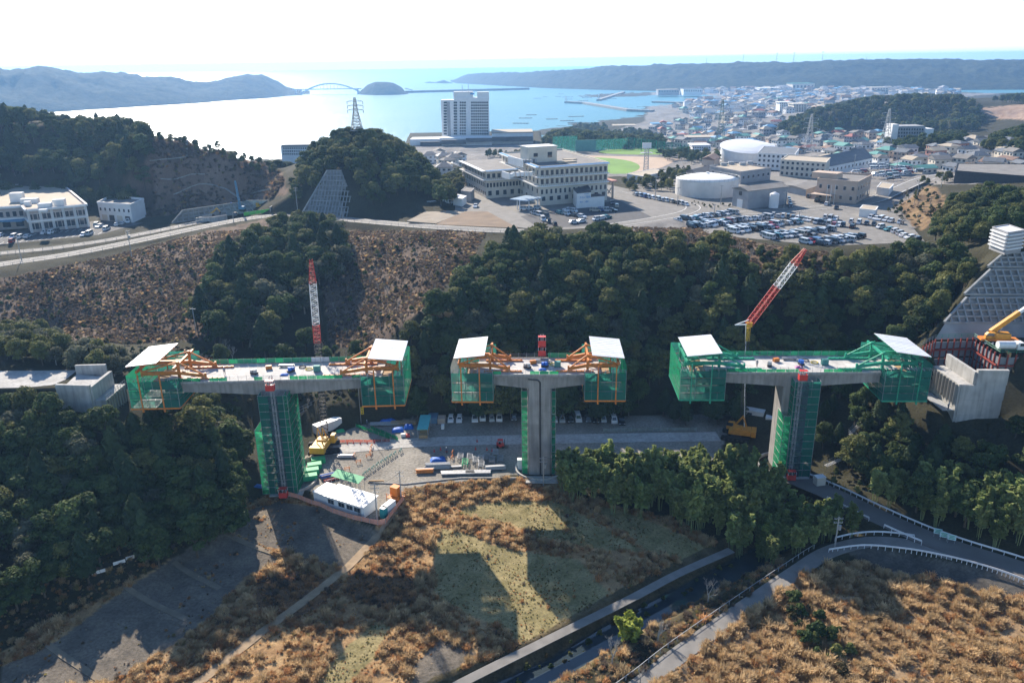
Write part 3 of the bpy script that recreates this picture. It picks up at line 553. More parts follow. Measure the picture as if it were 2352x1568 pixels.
    net_panels(t, (b+.05*s, y0), (b+.05*s, y1), zb+.1, ztop+1.6, L, sidem, 3)
    net_panels(t, (a-.05*s, y0), (a-.05*s, .4), zb+.1, ztop-.2, L, netm, 1); net_panels(t, (a-.05*s, DW-.4), (a-.05*s, y1), zb+.1, ztop+1.2, L, netm, 1)
    net_panels(t, (a-.05*s, .4), (a-.05*s, DW-.4), zb+.1, -2.7, 2, netm, 2)
    # formwork and loose pipe on the platform
    MB().box((X((xi+xo)/2-.8), DW/2, -1.2), (abs(b-a)*.45, DW-3.2, 2.0)).build('formwork', wood, t)
    m = MB()
    for i in range(26):
        q = xo-.4-random.random()*2.4; yy = random.uniform(y0+1, y1-1); zz = random.uniform(-.6, .9); an = random.uniform(-.5, .5); m.tube((X(q), yy, zz), (X(q)+math.sin(an), yy+math.cos(an)*1.8, zz+random.uniform(-.2, .5)), .05, 4)
    m.build('end_frame', galv, t)
    return t
def line(p, q, z, pu):
    """frame on the front deck edge through two picture points, its origin beneath picture column pu"""
    a = gz(*p, z); b = gz(*q, z); yaw = math.atan2(b[1]-a[1], b[0]-a[0]); d = ray(pu, (p[1]+q[1])/2)
    k = np.linalg.solve(np.array([[d[0], -(b-a)[0]], [d[1], -(b-a)[1]]]), np.array([a[0], a[1]])); o = a+(b-a)*k[1]; return (o[0], o[1], z), yaw
OL, YL = line((413, 880), (823, 870.6), 27.0, 630); OC, YC = line((1132, 862), (1338, 862), 25.7, 1239); OR, YR = line((1680, 857), (2110, 857), 25.2, 1832)
BL = bridge('concrete bridge pier with long deck arms, scaffolded front, beside the yellow crane', OL, YL, -24.5, 23.5, 27, 4.8, 6.0, px=-.3)
BC = bridge('bare concrete bridge pier with a drain pipe down its face and the shortest deck', OC, YC, -14.5, 14.0, 25.7, 5.4, 6.5)
BR = bridge('concrete bridge pier carrying the deck with the two green travellers', OR, YR, -20.5, 23.5, 25.2, 5.8, 6.5, px=.3)
# drain pipe down the bare pier
s = MB()
for a, b in (((-2.6, .42, -1.1), (-.35, .42, -1.35)), ((-.35, .42, -1.35), (.15, .42, -1.9)), ((.15, .42, -1.9), (.15, .42, -OC[2]))): s.tube(a, b, .16, 8)
s.build('drain_pipe', dark, BC)
# sheeting along the railings
def sheets(t, xa, xb, y, n, ms, z0=.3, z1=1.35):
    for i in range(n):
        m = random.choice(ms)
        if m is None: continue
        p = xa+(xb-xa)*(i+.02)/n; q = xa+(xb-xa)*(i+.98)/n; MB().span((p, y-.02, z0), (q, y+.02, z1)).build('railing_sheet', m, t)
sheets(BL, -24, 23, DW+.05, 22, [greenp, greenp, greenp, white, netl]); sheets(BC, 2, 13, DW+.05, 5, [greenp, netl]); sheets(BR, -20, 23, DW+.05, 24, [greenp, greenp, net])
sheets(BL, -24, 23, .02, 24, [netl, None, net], .3, 1.1); sheets(BC, -13, 13, .02, 12, [None, netl, greenp, None], .3, 1.0); sheets(BR, -20, 23, .02, 20, [None, netl, net], .3, 1.0)
# travellers
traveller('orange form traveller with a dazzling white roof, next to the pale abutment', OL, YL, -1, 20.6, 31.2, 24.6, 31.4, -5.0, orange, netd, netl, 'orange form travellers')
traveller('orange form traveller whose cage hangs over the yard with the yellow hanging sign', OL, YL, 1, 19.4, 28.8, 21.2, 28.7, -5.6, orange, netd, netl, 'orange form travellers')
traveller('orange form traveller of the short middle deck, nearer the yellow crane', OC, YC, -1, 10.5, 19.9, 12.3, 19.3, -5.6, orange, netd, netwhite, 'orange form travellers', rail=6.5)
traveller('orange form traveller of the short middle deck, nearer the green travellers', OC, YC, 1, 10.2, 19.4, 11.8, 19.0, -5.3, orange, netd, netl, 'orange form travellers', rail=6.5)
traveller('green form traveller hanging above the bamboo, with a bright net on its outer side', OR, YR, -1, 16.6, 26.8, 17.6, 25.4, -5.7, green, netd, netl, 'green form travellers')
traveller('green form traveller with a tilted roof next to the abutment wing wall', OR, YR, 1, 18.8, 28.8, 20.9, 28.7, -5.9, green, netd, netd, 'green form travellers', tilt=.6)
# scaffold towers with hoists
def tower(label, org, yaw, x0, x1, y0, y1, h, top, lifts, nx, netm, faces, group='scaffold towers on the piers'):
    t = thing('scaffold_tower', label, 'scaffold', (org[0], org[1], 0), yaw, group)
    pipes(t, x0, x1, y0, y1, 0.05, top, lifts, nx)
    e = .05
    for f, m in faces.items():
        a, b = {'f': ((x0, y0-e), (x1, y0-e)), 'b': ((x0, y1+e), (x1, y1+e)), 'l': ((x0-e, y0), (x0-e, y1)), 'r': ((x1+e, y0), (x1+e, y1))}[f]; net_panels(t, a, b, 0.05, top, lifts, m, max(1, nx//2) if f in 'fb' else 1)
    return t
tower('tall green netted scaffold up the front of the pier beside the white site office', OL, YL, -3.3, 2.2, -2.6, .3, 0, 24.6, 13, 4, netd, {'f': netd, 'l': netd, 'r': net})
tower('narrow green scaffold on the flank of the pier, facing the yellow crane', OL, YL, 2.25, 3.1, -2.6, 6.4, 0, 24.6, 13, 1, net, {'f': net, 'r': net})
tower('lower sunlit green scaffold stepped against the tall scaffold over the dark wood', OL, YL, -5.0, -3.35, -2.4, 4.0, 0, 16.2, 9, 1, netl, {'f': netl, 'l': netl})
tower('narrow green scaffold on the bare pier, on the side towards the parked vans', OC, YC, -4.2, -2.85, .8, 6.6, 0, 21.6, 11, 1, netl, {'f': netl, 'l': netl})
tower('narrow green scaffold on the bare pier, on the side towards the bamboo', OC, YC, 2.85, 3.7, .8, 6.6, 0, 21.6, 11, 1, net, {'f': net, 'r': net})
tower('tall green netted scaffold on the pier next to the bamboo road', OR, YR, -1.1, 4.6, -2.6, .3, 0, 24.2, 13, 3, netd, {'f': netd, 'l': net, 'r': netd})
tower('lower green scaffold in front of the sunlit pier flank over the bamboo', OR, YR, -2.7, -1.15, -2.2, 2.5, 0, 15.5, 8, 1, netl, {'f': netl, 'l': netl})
for O_, Y_, xa, xb, zt in ((OL, YL, -1.1, 1.0, 24.4), (OR, YR, -.6, 2.0, 24.0)):
    tt = thing('hoist_screen', 'grey blue net screen up the middle of the scaffold beside the %s' % ('site office' if O_ is OL else 'bamboo'), 'net', (O_[0], O_[1], 0), Y_, 'hoist screens'); net_panels(tt, (xa, -2.78), (xb, -2.78), .1, zt, 13, netb)
def hoist(label, org, yaw, x, y, zc, top, cages):
    t = thing('construction_hoist', label, 'hoist', (org[0], org[1], 0), yaw, 'construction hoists'); s = MB(); w = .32
    for dx, dy in ((-w, -w), (w, -w), (w, w), (-w, w)): s.tube((x+dx, y+dy, 0), (x+dx, y+dy, top), .05, 4)
    n = int(top/1.5)
    for k in range(n+1):
        z = top*k/n; q = [(x-w, y-w), (x+w, y-w), (x+w, y+w), (x-w, y+w)]
        for i in range(4): s.tube((*q[i], z), (*q[(i+1) % 4], z), .03, 4)
        if k < n: s.tube((*q[0], z), (*q[1], z+top/n), .025, 4)
    s.build('mast', galv, t)
    for z in cages:
        c = MB(); X0, X1, Y0, Y1 = x-.9, x+.9, y-1.7, y-.45
        c.span((X0, Y0, z), (X1, Y1, z+.12)); c.span((X0, Y0, z+2.2), (X1, Y1, z+2.28)); c.span((X0, Y0, z+.12), (X1, Y0+.05, z+1.35)); c.span((X0, Y0+.05, z+.12), (X0+.05, Y1, z+1.35)); c.span((X1-.05, Y0+.05, z+.12), (X1, Y1, z+1.35))
        cg = c.build('cage', red, t); m = MB()
        for px_ in (X0+.03, X1-.03, x):
            for py in (Y0+.03, Y1-.03): m.bar((px_, py, z+1.35), (px_, py, z+2.2), .06)
        m.build('cage_post', white, cg)
    for z in np.arange(3, top-2, 6.0): MB().box((x, y+.75, z), (1.0, .9, .1)).build('wall_tie', galv, t)
    return t
hoist('red construction hoist on the scaffolded pier beside the white site office', OL, YL, .2, -3.1, 0, 29.3, (0.3, 26.6))
hoist('tall red hoist standing on the back of the short middle deck', (OC[0], OC[1], 0), YC, .6, DW-.3, 0, 31.8, (27.0, 29.5))
hoist('red construction hoist on the pier beside the bamboo', OR, YR, -.2, -3.1, 0, 28.0, (.3, 25.3))
def footing(label, org, yaw, r, z=.25, px=0, py=3.5):
    t = thing('pier_footing', label, 'footing', (org[0], org[1], 0), yaw, 'round kerbs at the pier feet'); s = MB(); n = 40
    for i in range(n):
        a, b = 2*math.pi*i/n, 2*math.pi*(i+1)/n; f = lambda q, rr, zz: (px+math.cos(q)*rr, py+math.sin(q)*rr, zz)
        P = [f(a, r, -.2), f(b, r, -.2), f(b, r, .55), f(a, r, .55), f(a, r-.4, -.2), f(b, r-.4, -.2), f(b, r-.4, .55), f(a, r-.4, .55)]
        s.add(P, [(0, 1, 2, 3), (5, 4, 7, 6), (3, 2, 6, 7)])
    s.build('ring_wall', conc2, t); MB().box((px+.5, py-5.5, .12), (7.5, 3.2, .2)).build('base_slab', conc2, t)
footing('round concrete kerb and slab at the foot of the pier beside the site office', OL, YL, 6.2); footing('round concrete kerb around the foot of the bare pier', OC, YC, 6.0); footing('round concrete kerb at the foot of the pier beside the bamboo', OR, YR, 6.0)
# ================================================================== trees, bamboo, grass
rg = np.random.default_rng(11)
def quads_mesh(name, C, N, Sz, m, asp=1.0, mi=None):
    """many small leaf faces: centres, normals, sizes"""
    n = len(C); N = N/np.linalg.norm(N, axis=1, keepdims=True); t = rg.normal(size=(n, 3)); t -= (t*N).sum(1, keepdims=True)*N; t /= np.linalg.norm(t, axis=1, keepdims=True); b = np.cross(N, t)
    h = Sz[:, None]/2; v = np.stack([C-t*h*asp-b*h, C+t*h*asp-b*h*.6, C+t*h*asp*.9+b*h, C-t*h*asp*.7+b*h*.9], 1).reshape(-1, 3)
    return raw_mesh(name, v, np.arange(4*n).reshape(-1, 4), m)
def raw_mesh(name, v, f, m, mi=None):
    me = bpy.data.meshes.new(name); k = f.shape[1]; me.vertices.add(len(v)); me.vertices.foreach_set('co', np.ascontiguousarray(v, dtype=np.float32).ravel()); me.loops.add(f.size); me.loops.foreach_set('vertex_index', f.ravel().astype(np.int32))
    me.polygons.add(len(f)); me.polygons.foreach_set('loop_start', np.arange(0, f.size, k, dtype=np.int32)); me.polygons.foreach_set('loop_total', np.full(len(f), k, np.int32))
    for a in (m if isinstance(m, (list, tuple)) else [m]): me.materials.append(a)
    if mi is not None: me.polygons.foreach_set('material_index', mi.astype(np.int32))
    me.update(); return me
def sphere_pts(n): p = rg.normal(size=(n, 3)); return p/np.linalg.norm(p, axis=1, keepdims=True)
def broad_crown(name, m, h, r, blobs=26, per=100, leaf=.43):
    C = []; N = []; Sz = []
    for i in range(blobs):
        a = rg.uniform(0, 2*math.pi); q = math.sqrt(rg.uniform(.05, 1)); up = rg.uniform(0, 1)
        rr = r*q*(1-.55*up**1.6)*.85; c = np.array([math.cos(a)*rr, math.sin(a)*rr, h*(.34+.56*up-.10*q)]); br = r*rg.uniform(.24, .42)
        d = sphere_pts(per); d[:, 2] = np.where(d[:, 2] < -.35, -d[:, 2]*.6, d[:, 2]); C.append(c+d*br*np.array([1.05, 1.05, .78])*rg.uniform(.75, 1.08, (per, 1))); N.append(d*.75+sphere_pts(per)*.6+np.array([0, 0, .35])); Sz.append(rg.uniform(.6, 1.35, per)*leaf)
    return quads_mesh(name, np.concatenate(C), np.concatenate(N), np.concatenate(Sz), m)
def conifer_crown(name, m, h, r, leaf=.46, n=1500):
    t = rg.uniform(0.18, 1, n)**.9; a = rg.uniform(0, 2*math.pi, n); lob = 1+.28*np.sin(a*5+t*40)+.15*np.sin(a*3+9*t); rad = r*np.clip(1.02-t**2.4, .02, 1)**.8*np.clip((t-.12)*4, 0, 1)*lob*np.sqrt(rg.uniform(.25, 1, n))
    C = np.stack([np.cos(a)*rad, np.sin(a)*rad, h*t-.12*rad], 1); N = np.stack([np.cos(a), np.sin(a), np.full(n, .7)], 1)+sphere_pts(n)*.5
    return quads_mesh(name, C, N, rg.uniform(.6, 1.3, n)*leaf, m)
def bamboo_crown(name, m, h, n=760):
    C = []; N = []
    for k in range(7):
        a = rg.uniform(0, 2*math.pi); lean = rg.uniform(.5, 1.9); hh = h*rg.uniform(.8, 1.05); t = rg.uniform(.38, 1, n//7); out = lean*t**2.4; w = (.85*(1.12-t)+.15)
        p = np.stack([np.cos(a)*(out+.35), np.sin(a)*(out+.35), hh*(t-.10*np.clip(t-.75, 0, 1)*4*.4)], 1)+rg.normal(size=(n//7, 3))*np.stack([w*.6, w*.6, w*.35], 1); C.append(p); N.append(sphere_pts(n//7)+np.array([0, 0, .9]))
    return quads_mesh(name, np.concatenate(C), np.concatenate(N), rg.uniform(.35, .8, len(np.concatenate(C))), m, 1.5)
def trunk_mesh(name, m, h, r, limbs=4, spread=2.2, lean=.3):
    s = MB(); p = Vector((0, 0, -.6)); a = random.uniform(0, 6.3); pts = [p]
    for k in range(4): p = p+Vector((math.cos(a)*lean*random.uniform(-.3, 1)*.4, math.sin(a)*lean*.3, h*.62/4+.15)); pts.append(p)
    for k in range(4): s.tube(pts[k], pts[k+1], r*(1-.2*k), 6, r*(1-.2*(k+1)), cap=False)
    for i in range(limbs):
        b = 2*math.pi*i/limbs+random.uniform(-.4, .4); q = pts[2+i % 3]; e = q+Vector((math.cos(b)*spread*random.uniform(.6, 1), math.sin(b)*spread*random.uniform(.6, 1), h*random.uniform(.15, .3))); s.tube(q, e, r*.45, 5, r*.12, cap=False)
    return s.mesh(name, m)
def bare_mesh(name, m, h, r):
    s = MB()
    def grow(p, d, L, rr, n):
        q = p+d*L; s.tube(p, q, rr, 4 if n < 3 else 6, rr*.6, cap=False)
        if n == 0: return
        for i in range(3 if n > 1 else 4):
            e = Vector(rg.normal(size=3)); e.z = abs(e.z)*.6+.25; grow(p+d*L*rg.uniform(.55, 1), (d*.75+e.normalized()*.75).normalized(), L*rg.uniform(.55, .78), rr*.55, n-1)
    grow(Vector((0, 0, -.3)), Vector((.05, 0, 1)), h*.36, r, 4); return s.mesh(name, m)
bark = mat('bark', (0.10, 0.08, 0.06), rough=.95, var=.25, scale=3); paleb = mat('pale_bark', (0.34, 0.31, 0.27), rough=.95, var=.2, scale=3); culm = mat('bamboo_culm', (0.20, 0.24, 0.10), rough=.6, var=.2, scale=2)
LD = leafmat('evergreen_leaves', (0.038, 0.072, 0.026), (0.115, 0.150, 0.052)); LO = leafmat('olive_leaves', (0.085, 0.105, 0.032), (0.20, 0.20, 0.07)); LC = leafmat('conifer_needles', (0.026, 0.052, 0.026), (0.062, 0.090, 0.038), .2)
LB = leafmat('bamboo_leaves', (0.13, 0.19, 0.055), (0.33, 0.36, 0.14), .45); LS = leafmat('scrub_leaves', (0.05, 0.05, 0.022), (0.13, 0.10, 0.05)); LG = leafmat('grey_green_leaves', (0.085, 0.10, 0.06), (0.18, 0.18, 0.115)); LP = leafmat('young_pine_needles', (0.20, 0.27, 0.04), (0.42, 0.46, 0.09))
PROTO = {}                                                   # kind -> list of (crown mesh, trunk mesh, height)
def addp(kind, cm, tm, h): PROTO.setdefault(kind, []).append((cm, tm, h))
for i in range(5): h = rg.uniform(9, 12); addp('broad', broad_crown('crown', LD, h, rg.uniform(3.2, 4.2), 28), trunk_mesh('trunk', bark, h, .28), h)
for i in range(3): h = rg.uniform(8.5, 11); addp('olive', broad_crown('crown', LO, h, rg.uniform(3.2, 4.4), 30), trunk_mesh('trunk', bark, h, .26), h)
for i in range(2): h = rg.uniform(8, 10); addp('grey', broad_crown('crown', LG, h, rg.uniform(3.4, 4.2), 30), trunk_mesh('trunk', paleb, h, .26), h)
for i in range(4): h = rg.uniform(10.5, 13); addp('conifer', conifer_crown('crown', LC, h, rg.uniform(2.6, 3.3), n=2400), trunk_mesh('trunk', bark, h*1.45, .22, 0), h)
for i in range(4):
    h = rg.uniform(8.5, 11); s = MB()
    for k in range(7): a = rg.uniform(0, 6.28); s.tube((math.cos(a)*.4, math.sin(a)*.4, -.4), (math.cos(a)*.9, math.sin(a)*.9, h*.72), .06, 4, .03, cap=False)
    addp('bamboo', bamboo_crown('crown', LB, h), s.mesh('stem', culm), h)
for i in range(3): h = rg.uniform(2.0, 3.0); addp('shrub', broad_crown('crown', (LS, LO, LD)[i], h, 1.5, 10, 46, .4), trunk_mesh('trunk', bark, h, .08, 3, .6), h)
for i in range(3): h = rg.uniform(6, 8); addp('bare', None, bare_mesh('trunk', paleb, h, .16), h)

def scatter(name, label, meshes, P, scale, idx, rotz=None, cat=None, tilt=None):
    """one mass of plants: every point carries one of the meshes"""
    me = bpy.data.meshes.new(name+'_points'); me.vertices.add(len(P)); me.vertices.foreach_set('co', np.ascontiguousarray(P, dtype=np.float32).ravel())
    def at_(n, t, a): x = me.attributes.new(n, t, 'POINT'); x.data.foreach_set('vector' if t == 'FLOAT_VECTOR' else 'value', np.ascontiguousarray(a).ravel())
    n = len(P); rz = rg.uniform(0, 6.283, n) if rotz is None else rotz; tl = rg.normal(0, .06, (n, 2)) if tilt is None else tilt
    sc = np.asarray(scale, float); sc = np.repeat(sc[:, None], 3, 1) if sc.ndim == 1 else sc
    at_('sc', 'FLOAT_VECTOR', sc.astype(np.float32)); at_('rot', 'FLOAT_VECTOR', np.stack([tl[:, 0], tl[:, 1], rz], 1).astype(np.float32)); at_('pick', 'INT', np.asarray(idx, np.int32))
    me.update(); o = link(name, me); ng = bpy.data.node_groups.new(name, 'GeometryNodeTree'); ng.interface.new_socket('Geometry', in_out='INPUT', socket_type='NodeSocketGeometry'); ng.interface.new_socket('Geometry', in_out='OUTPUT', socket_type='NodeSocketGeometry')
    gi = ng.nodes.new('NodeGroupInput'); go = ng.nodes.new('NodeGroupOutput'); col = bpy.data.collections.new(name+'_kinds')
    for k, m in enumerate(meshes): col.objects.link(bpy.data.objects.new('%s_%02d' % (name, k), m))
    ci = ng.nodes.new('GeometryNodeCollectionInfo'); ci.inputs[0].default_value = col; ci.inputs[1].default_value = True; ci.inputs[2].default_value = True
    ip = ng.nodes.new('GeometryNodeInstanceOnPoints'); ip.inputs['Pick Instance'].default_value = True
    def na(n, t): q = ng.nodes.new('GeometryNodeInputNamedAttribute'); q.data_type = t; q.inputs[0].default_value = n; return [x for x in q.outputs if x.enabled][0]
    ng.links.new(gi.outputs[0], ip.inputs['Points']); ng.links.new(ci.outputs[0], ip.inputs['Instance']); ng.links.new(na('pick', 'INT'), ip.inputs['Instance Index']); ng.links.new(na('sc', 'FLOAT_VECTOR'), ip.inputs['Scale'])
    er = ng.nodes.new('FunctionNodeEulerToRotation'); ng.links.new(na('rot', 'FLOAT_VECTOR'), er.inputs[0]); ng.links.new(er.outputs[0], ip.inputs['Rotation'])
    ng.links.new(ip.outputs[0], go.inputs[0]); md = o.modifiers.new('plants', 'NODES'); md.node_group = ng
    return tag(o, label, cat, kind='stuff')
def join_mesh(name, a, b):
    """crown and trunk in one mesh, for trees that stand in the mass"""
    if a is None: return b
    bm = bmesh.new(); bm.from_mesh(a); n0 = len(bm.faces); bm.from_mesh(b); bm.faces.ensure_lookup_table()
    for f in bm.faces[n0:]: f.material_index = 1
    me = bpy.data.meshes.new(name); bm.to_mesh(me); bm.free(); me.materials.append(a.materials[0]); me.materials.append(b.materials[0]); return me
KIDX = {}; JM = []
for k, L in PROTO.items():
    for i, (c, t, h) in enumerate(L): KIDX[(k, i)] = len(JM); JM.append(join_mesh('tree_mass', c, t))
KEEP = []                                                    # (world polygon, margin) where nothing may grow
def keep(poly, m=1.0): KEEP.append(([tuple(p[:2]) for p in poly], m))
ZONES = []                                                   # canopy outlines in the picture
def zone(poly, y0, y1, space, kinds, hs, label, group, solo=True, name='broadleaf_tree', drop=0.0): ZONES.append((poly, y0, y1, space, kinds, hs, label, group, solo, name, drop))
zone([(0, 895), (120, 935), (300, 940), (430, 925), (530, 960), (565, 1040), (575, 1100), (555, 1160), (500, 1205), (410, 1228), (280, 1245), (150, 1290), (0, 1360)], 90, 205, 4.3, (('broad', .58), ('conifer', .16), ('olive', .14), ('grey', .12)), (.75, 1.15), 'evergreen tree in the wood below the pale abutment', 'trees in the wood below the far abutment')
zone([(-200, 905), (0, 895), (0, 1380), (-200, 1480)], 90, 230, 5.5, (('broad', .7), ('conifer', .3)), (.8, 1.15), '', '', False)
zone([(0, 725), (100, 752), (170, 790), (290, 792), (325, 835), (300, 870), (285, 835), (230, 835), (110, 818), (0, 800)], 150, 245, 4.6, (('olive', .5), ('grey', .5)), (.55, .85), 'bushy olive tree behind the pale abutment', 'trees behind the abutment')
zone([(480, 650), (490, 590), (540, 545), (600, 515), (700, 492), (785, 515), (795, 570), (760, 620), (720, 680), (640, 710), (600, 780), (520, 760), (470, 730), (440, 700)], 195, 330, 5.2, (('broad', .52), ('conifer', .12), ('grey', .2), ('olive', .16)), (.8, 1.2), 'tree in the grove between the brown hillsides', 'trees in the grove under the road')
zone([(430, 830), (480, 790), (600, 750), (740, 770), (850, 800), (860, 850), (820, 870), (740, 850), (560, 850), (440, 870)], 175, 260, 6.5, (('bare', .5), ('broad', .3), ('shrub', .2)), (.7, 1.1), 'thin tree in the gully behind the long deck', 'trees in the gully')
zone([(440, 905), (500, 900), (540, 940), (545, 990), (500, 1010), (440, 960)], 150, 210, 4.6, (('broad', .6), ('olive', .4)), (.55, .8), 'small tree on the bank under the long bridge arm', 'trees on the bank under the bridge arm')
zone([(1060, 625), (1130, 565), (1210, 530), (1300, 540), (1400, 525), (1450, 565), (1480, 650), (1530, 880), (1480, 925), (1100, 925), (960, 920), (900, 885), (880, 800), (960, 725), (1030, 655)], 195, 305, 4.7, (('conifer', .12), ('broad', .56), ('olive', .26), ('grey', .06)), (.8, 1.15), 'tall evergreen tree in the wood behind the middle deck', 'trees in the wood behind the middle deck')
zone([(1440, 545), (1600, 560), (1700, 590), (1900, 612), (2060, 570), (2140, 555), (2270, 590), (2225, 640), (2140, 720), (2080, 780), (2040, 830), (1900, 860), (1700, 890), (1540, 890), (1500, 700)], 195, 320, 4.9, (('broad', .46), ('olive', .32), ('grey', .14), ('conifer', .08)), (.7, 1.1), 'rounded evergreen tree on the slope below the car park', 'trees on the slope below the car park')
zone([(1400, 530), (1600, 540), (1760, 570), (1920, 590), (1920, 625), (1700, 610), (1500, 590), (1410, 570)], 240, 330, 4.2, (('shrub', .6), ('olive', .25), ('bare', .15)), (.8, 1.3), '', '', False)
zone([(1950, 1000), (2060, 965), (2140, 975), (2200, 1000), (2352, 965), (2352, 1100), (2200, 1090), (2100, 1075), (1960, 1070)], 120, 200, 4.6, (('broad', .5), ('conifer', .2), ('olive', .3)), (.6, 1.0), 'evergreen tree on the bank below the abutment wing wall', 'trees below the wing wall')
zone([(1885, 885), (2040, 850), (2090, 800), (2130, 800), (2140, 930), (2050, 975), (1960, 1000), (1890, 1000)], 150, 215, 4.4, (('broad', .6), ('conifer', .4)), (.45, .75), 'small evergreen tree on the bank by the pipe stairway', 'trees beside the pipe stairway')
zone([(1540, 880), (1700, 885), (1720, 930), (1640, 945), (1500, 940)], 190, 230, 4.4, (('broad', .6), ('conifer', .4)), (.6, .9), '', '', False)
zone([(2352, 900), (2600, 880), (2600, 1250), (2352, 1130)], 110, 260, 5.5, (('broad', .8), ('conifer', .2)), (.7, 1.1), '', '', False)
zone([(2310, 960), (2352, 930), (2352, 1000)], 130, 200, 4, (('olive', .6), ('broad', .4)), (.6, .9), 'olive tree beside the foot of the wing wall', 'trees below the wing wall')
zone([(1290, 1055), (1370, 1045), (1480, 1055), (1600, 1040), (1700, 1045), (1780, 1085), (1800, 1140), (1845, 1180), (1790, 1225), (1700, 1225), (1600, 1170), (1450, 1135), (1350, 1110), (1280, 1090)], 110, 190, 2.9, (('bamboo', 1),), (.75, 1.15), 'feathery bamboo clump in the thicket beside the river', 'bamboo thicket by the river', name='bamboo_clump')
zone([(1960, 1105), (2080, 1080), (2200, 1095), (2360, 1100), (2360, 1255), (2250, 1232), (2100, 1175), (1990, 1130)], 100, 180, 3.0, (('bamboo', .85), ('broad', .15)), (.75, 1.15), 'feathery bamboo clump behind the long guard rail', 'bamboo behind the guard rail', name='bamboo_clump')
zone([(1850, 1160), (1930, 1160), (1980, 1180), (1960, 1210), (1880, 1230), (1800, 1240), (1760, 1275), (1740, 1265)], 110, 170, 3.0, (('bamboo', 1),), (.5, .85), 'feathery bamboo clump at the corner of river and road', 'bamboo at the road corner', name='bamboo_clump')
zone([(0, 255), (70, 258), (170, 278), (260, 278), (335, 292), (345, 330), (330, 400), (310, 465), (200, 455), (150, 440), (0, 445)], 340, 560, 5.0, (('conifer', .15), ('broad', .6), ('olive', .25)), (.85, 1.25), '', '', False)
zone([(-300, 262), (0, 255), (0, 445), (-300, 460)], 340, 700, 8.0, (('conifer', .15), ('broad', .6), ('olive', .25)), (.85, 1.25), '', '', False)
zone([(335, 305), (430, 308), (510, 330), (590, 358), (645, 390), (670, 420), (640, 425), (580, 385), (500, 352), (420, 330), (340, 328)], 402, 450, 5.0, (('broad', .5), ('olive', .5)), (.3, .5), '', '', False)
zone([(662, 430), (690, 365), (745, 315), (800, 300), (860, 305), (930, 335), (980, 380), (1040, 430), (1035, 452), (960, 430), (900, 425), (870, 460), (845, 450), (815, 410), (770, 385), (730, 410), (695, 455)], 335, 560, 5.0, (('broad', .6), ('olive', .4)), (.65, 1.0), 'evergreen tree on the hill with the pointed wall', 'trees on the pointed hill')
zone([(600, 340), (640, 345), (700, 420), (660, 440), (640, 420)], 430, 640, 6, (('broad', .6), ('olive', .4)), (.5, .8), '', '', False)
zone([(1780, 312), (1795, 285), (1870, 252), (1990, 228), (2100, 220), (2200, 222), (2258, 240), (2262, 280), (2230, 300), (2150, 290), (2060, 290), (1960, 282), (1860, 300)], 850, 1600, 11, (('broad', .6), ('olive', .25), ('grey', .15)), (1.1, 1.6), '', '', False)
zone([(2020, 318), (2100, 305), (2210, 305), (2230, 330), (2160, 345), (2080, 340)], 560, 900, 7, (('broad', .8), ('olive', .2)), (.8, 1.2), '', '', False)
zone([(2256, 330), (2300, 305), (2400, 278), (2400, 330), (2300, 340)], 480, 800, 6, (('broad', .8), ('olive', .2)), (.8, 1.1), '', '', False)
zone([(2250, 232), (2300, 222), (2400, 216), (2400, 240), (2300, 242)], 1000, 1700, 12, (('broad', .7), ('olive', .3)), (1.1, 1.6), '', '', False)
zone([(1235, 335), (1260, 310), (1330, 286), (1390, 286), (1400, 305), (1450, 295), (1500, 305), (1530, 330), (1480, 342), (1380, 338), (1280, 345)], 700, 1500, 9, (('broad', .7), ('olive', .3)), (.9, 1.4), '', '', False)
zone([(2140, 490), (2190, 450), (2250, 430), (2352, 440), (2400, 450), (2400, 510), (2290, 510), (2230, 540), (2150, 530)], 230, 480, 5.2, (('broad', .6), ('olive', .4)), (.6, .95), 'evergreen tree on the knoll beyond the car park', 'trees on the knoll')
zone([(1020, 405), (1060, 390), (1060, 425), (1030, 430)], 380, 560, 5, (('olive', 1),), (.5, .7), '', '', False)
zone([(0, 640), (240, 600), (480, 540), (500, 640), (470, 770), (300, 790), (130, 775), (0, 720)], 185, 330, 5.5, (('shrub', .85), ('bare', .15)), (.35, .7), '', '', False)
zone([(790, 545), (1100, 545), (1060, 610), (960, 715), (880, 780), (770, 790), (750, 680)], 190, 330, 5.5, (('shrub', .8), ('bare', .2)), (.4, .75), '', '', False)
zone([(2030, 480), (2090, 425), (2150, 440), (2170, 470), (2110, 520)], 280, 480, 4.5, (('shrub', .7), ('bare', .3)), (.5, .8), '', '', False)
zone([(1820, 1350), (1900, 1400), (1960, 1480), (1940, 1540), (1850, 1500), (1800, 1420)], 90, 160, 3.2, (('shrub', 1),), (.6, 1.15), '', '', False)
zone([(1880, 1085), (1960, 1060), (2060, 1085), (2000, 1140), (1905, 1120)], 120, 190, 3.0, (('shrub', 1),), (.35, .8), '', '', False)
zone([(1740, 565), (1900, 585), (2140, 560), (2150, 600), (1900, 630), (1740, 600)], 230, 330, 3.4, (('shrub', .85), ('olive', .15)), (.5, 1.1), '', '', False)
zone([(470, 860), (860, 835), (870, 900), (820, 935), (690, 925), (540, 935), (500, 890)], 165, 250, 3.0, (('shrub', .9), ('bare', .1)), (.35, .8), '', '', False)
zone([(1095, 1568), (1280, 1470), (1450, 1392), (1600, 1318), (1690, 1275), (1700, 1290), (1560, 1370), (1300, 1520), (1200, 1580)], 90, 170, 2.3, (('shrub', 1),), (.25, .55), '', '', False)
zone([(0, 790), (120, 800), (320, 800), (480, 790), (480, 860), (330, 840), (290, 800), (0, 815)], 170, 240, 3.2, (('shrub', 1),), (.4, .9), '', '', False)
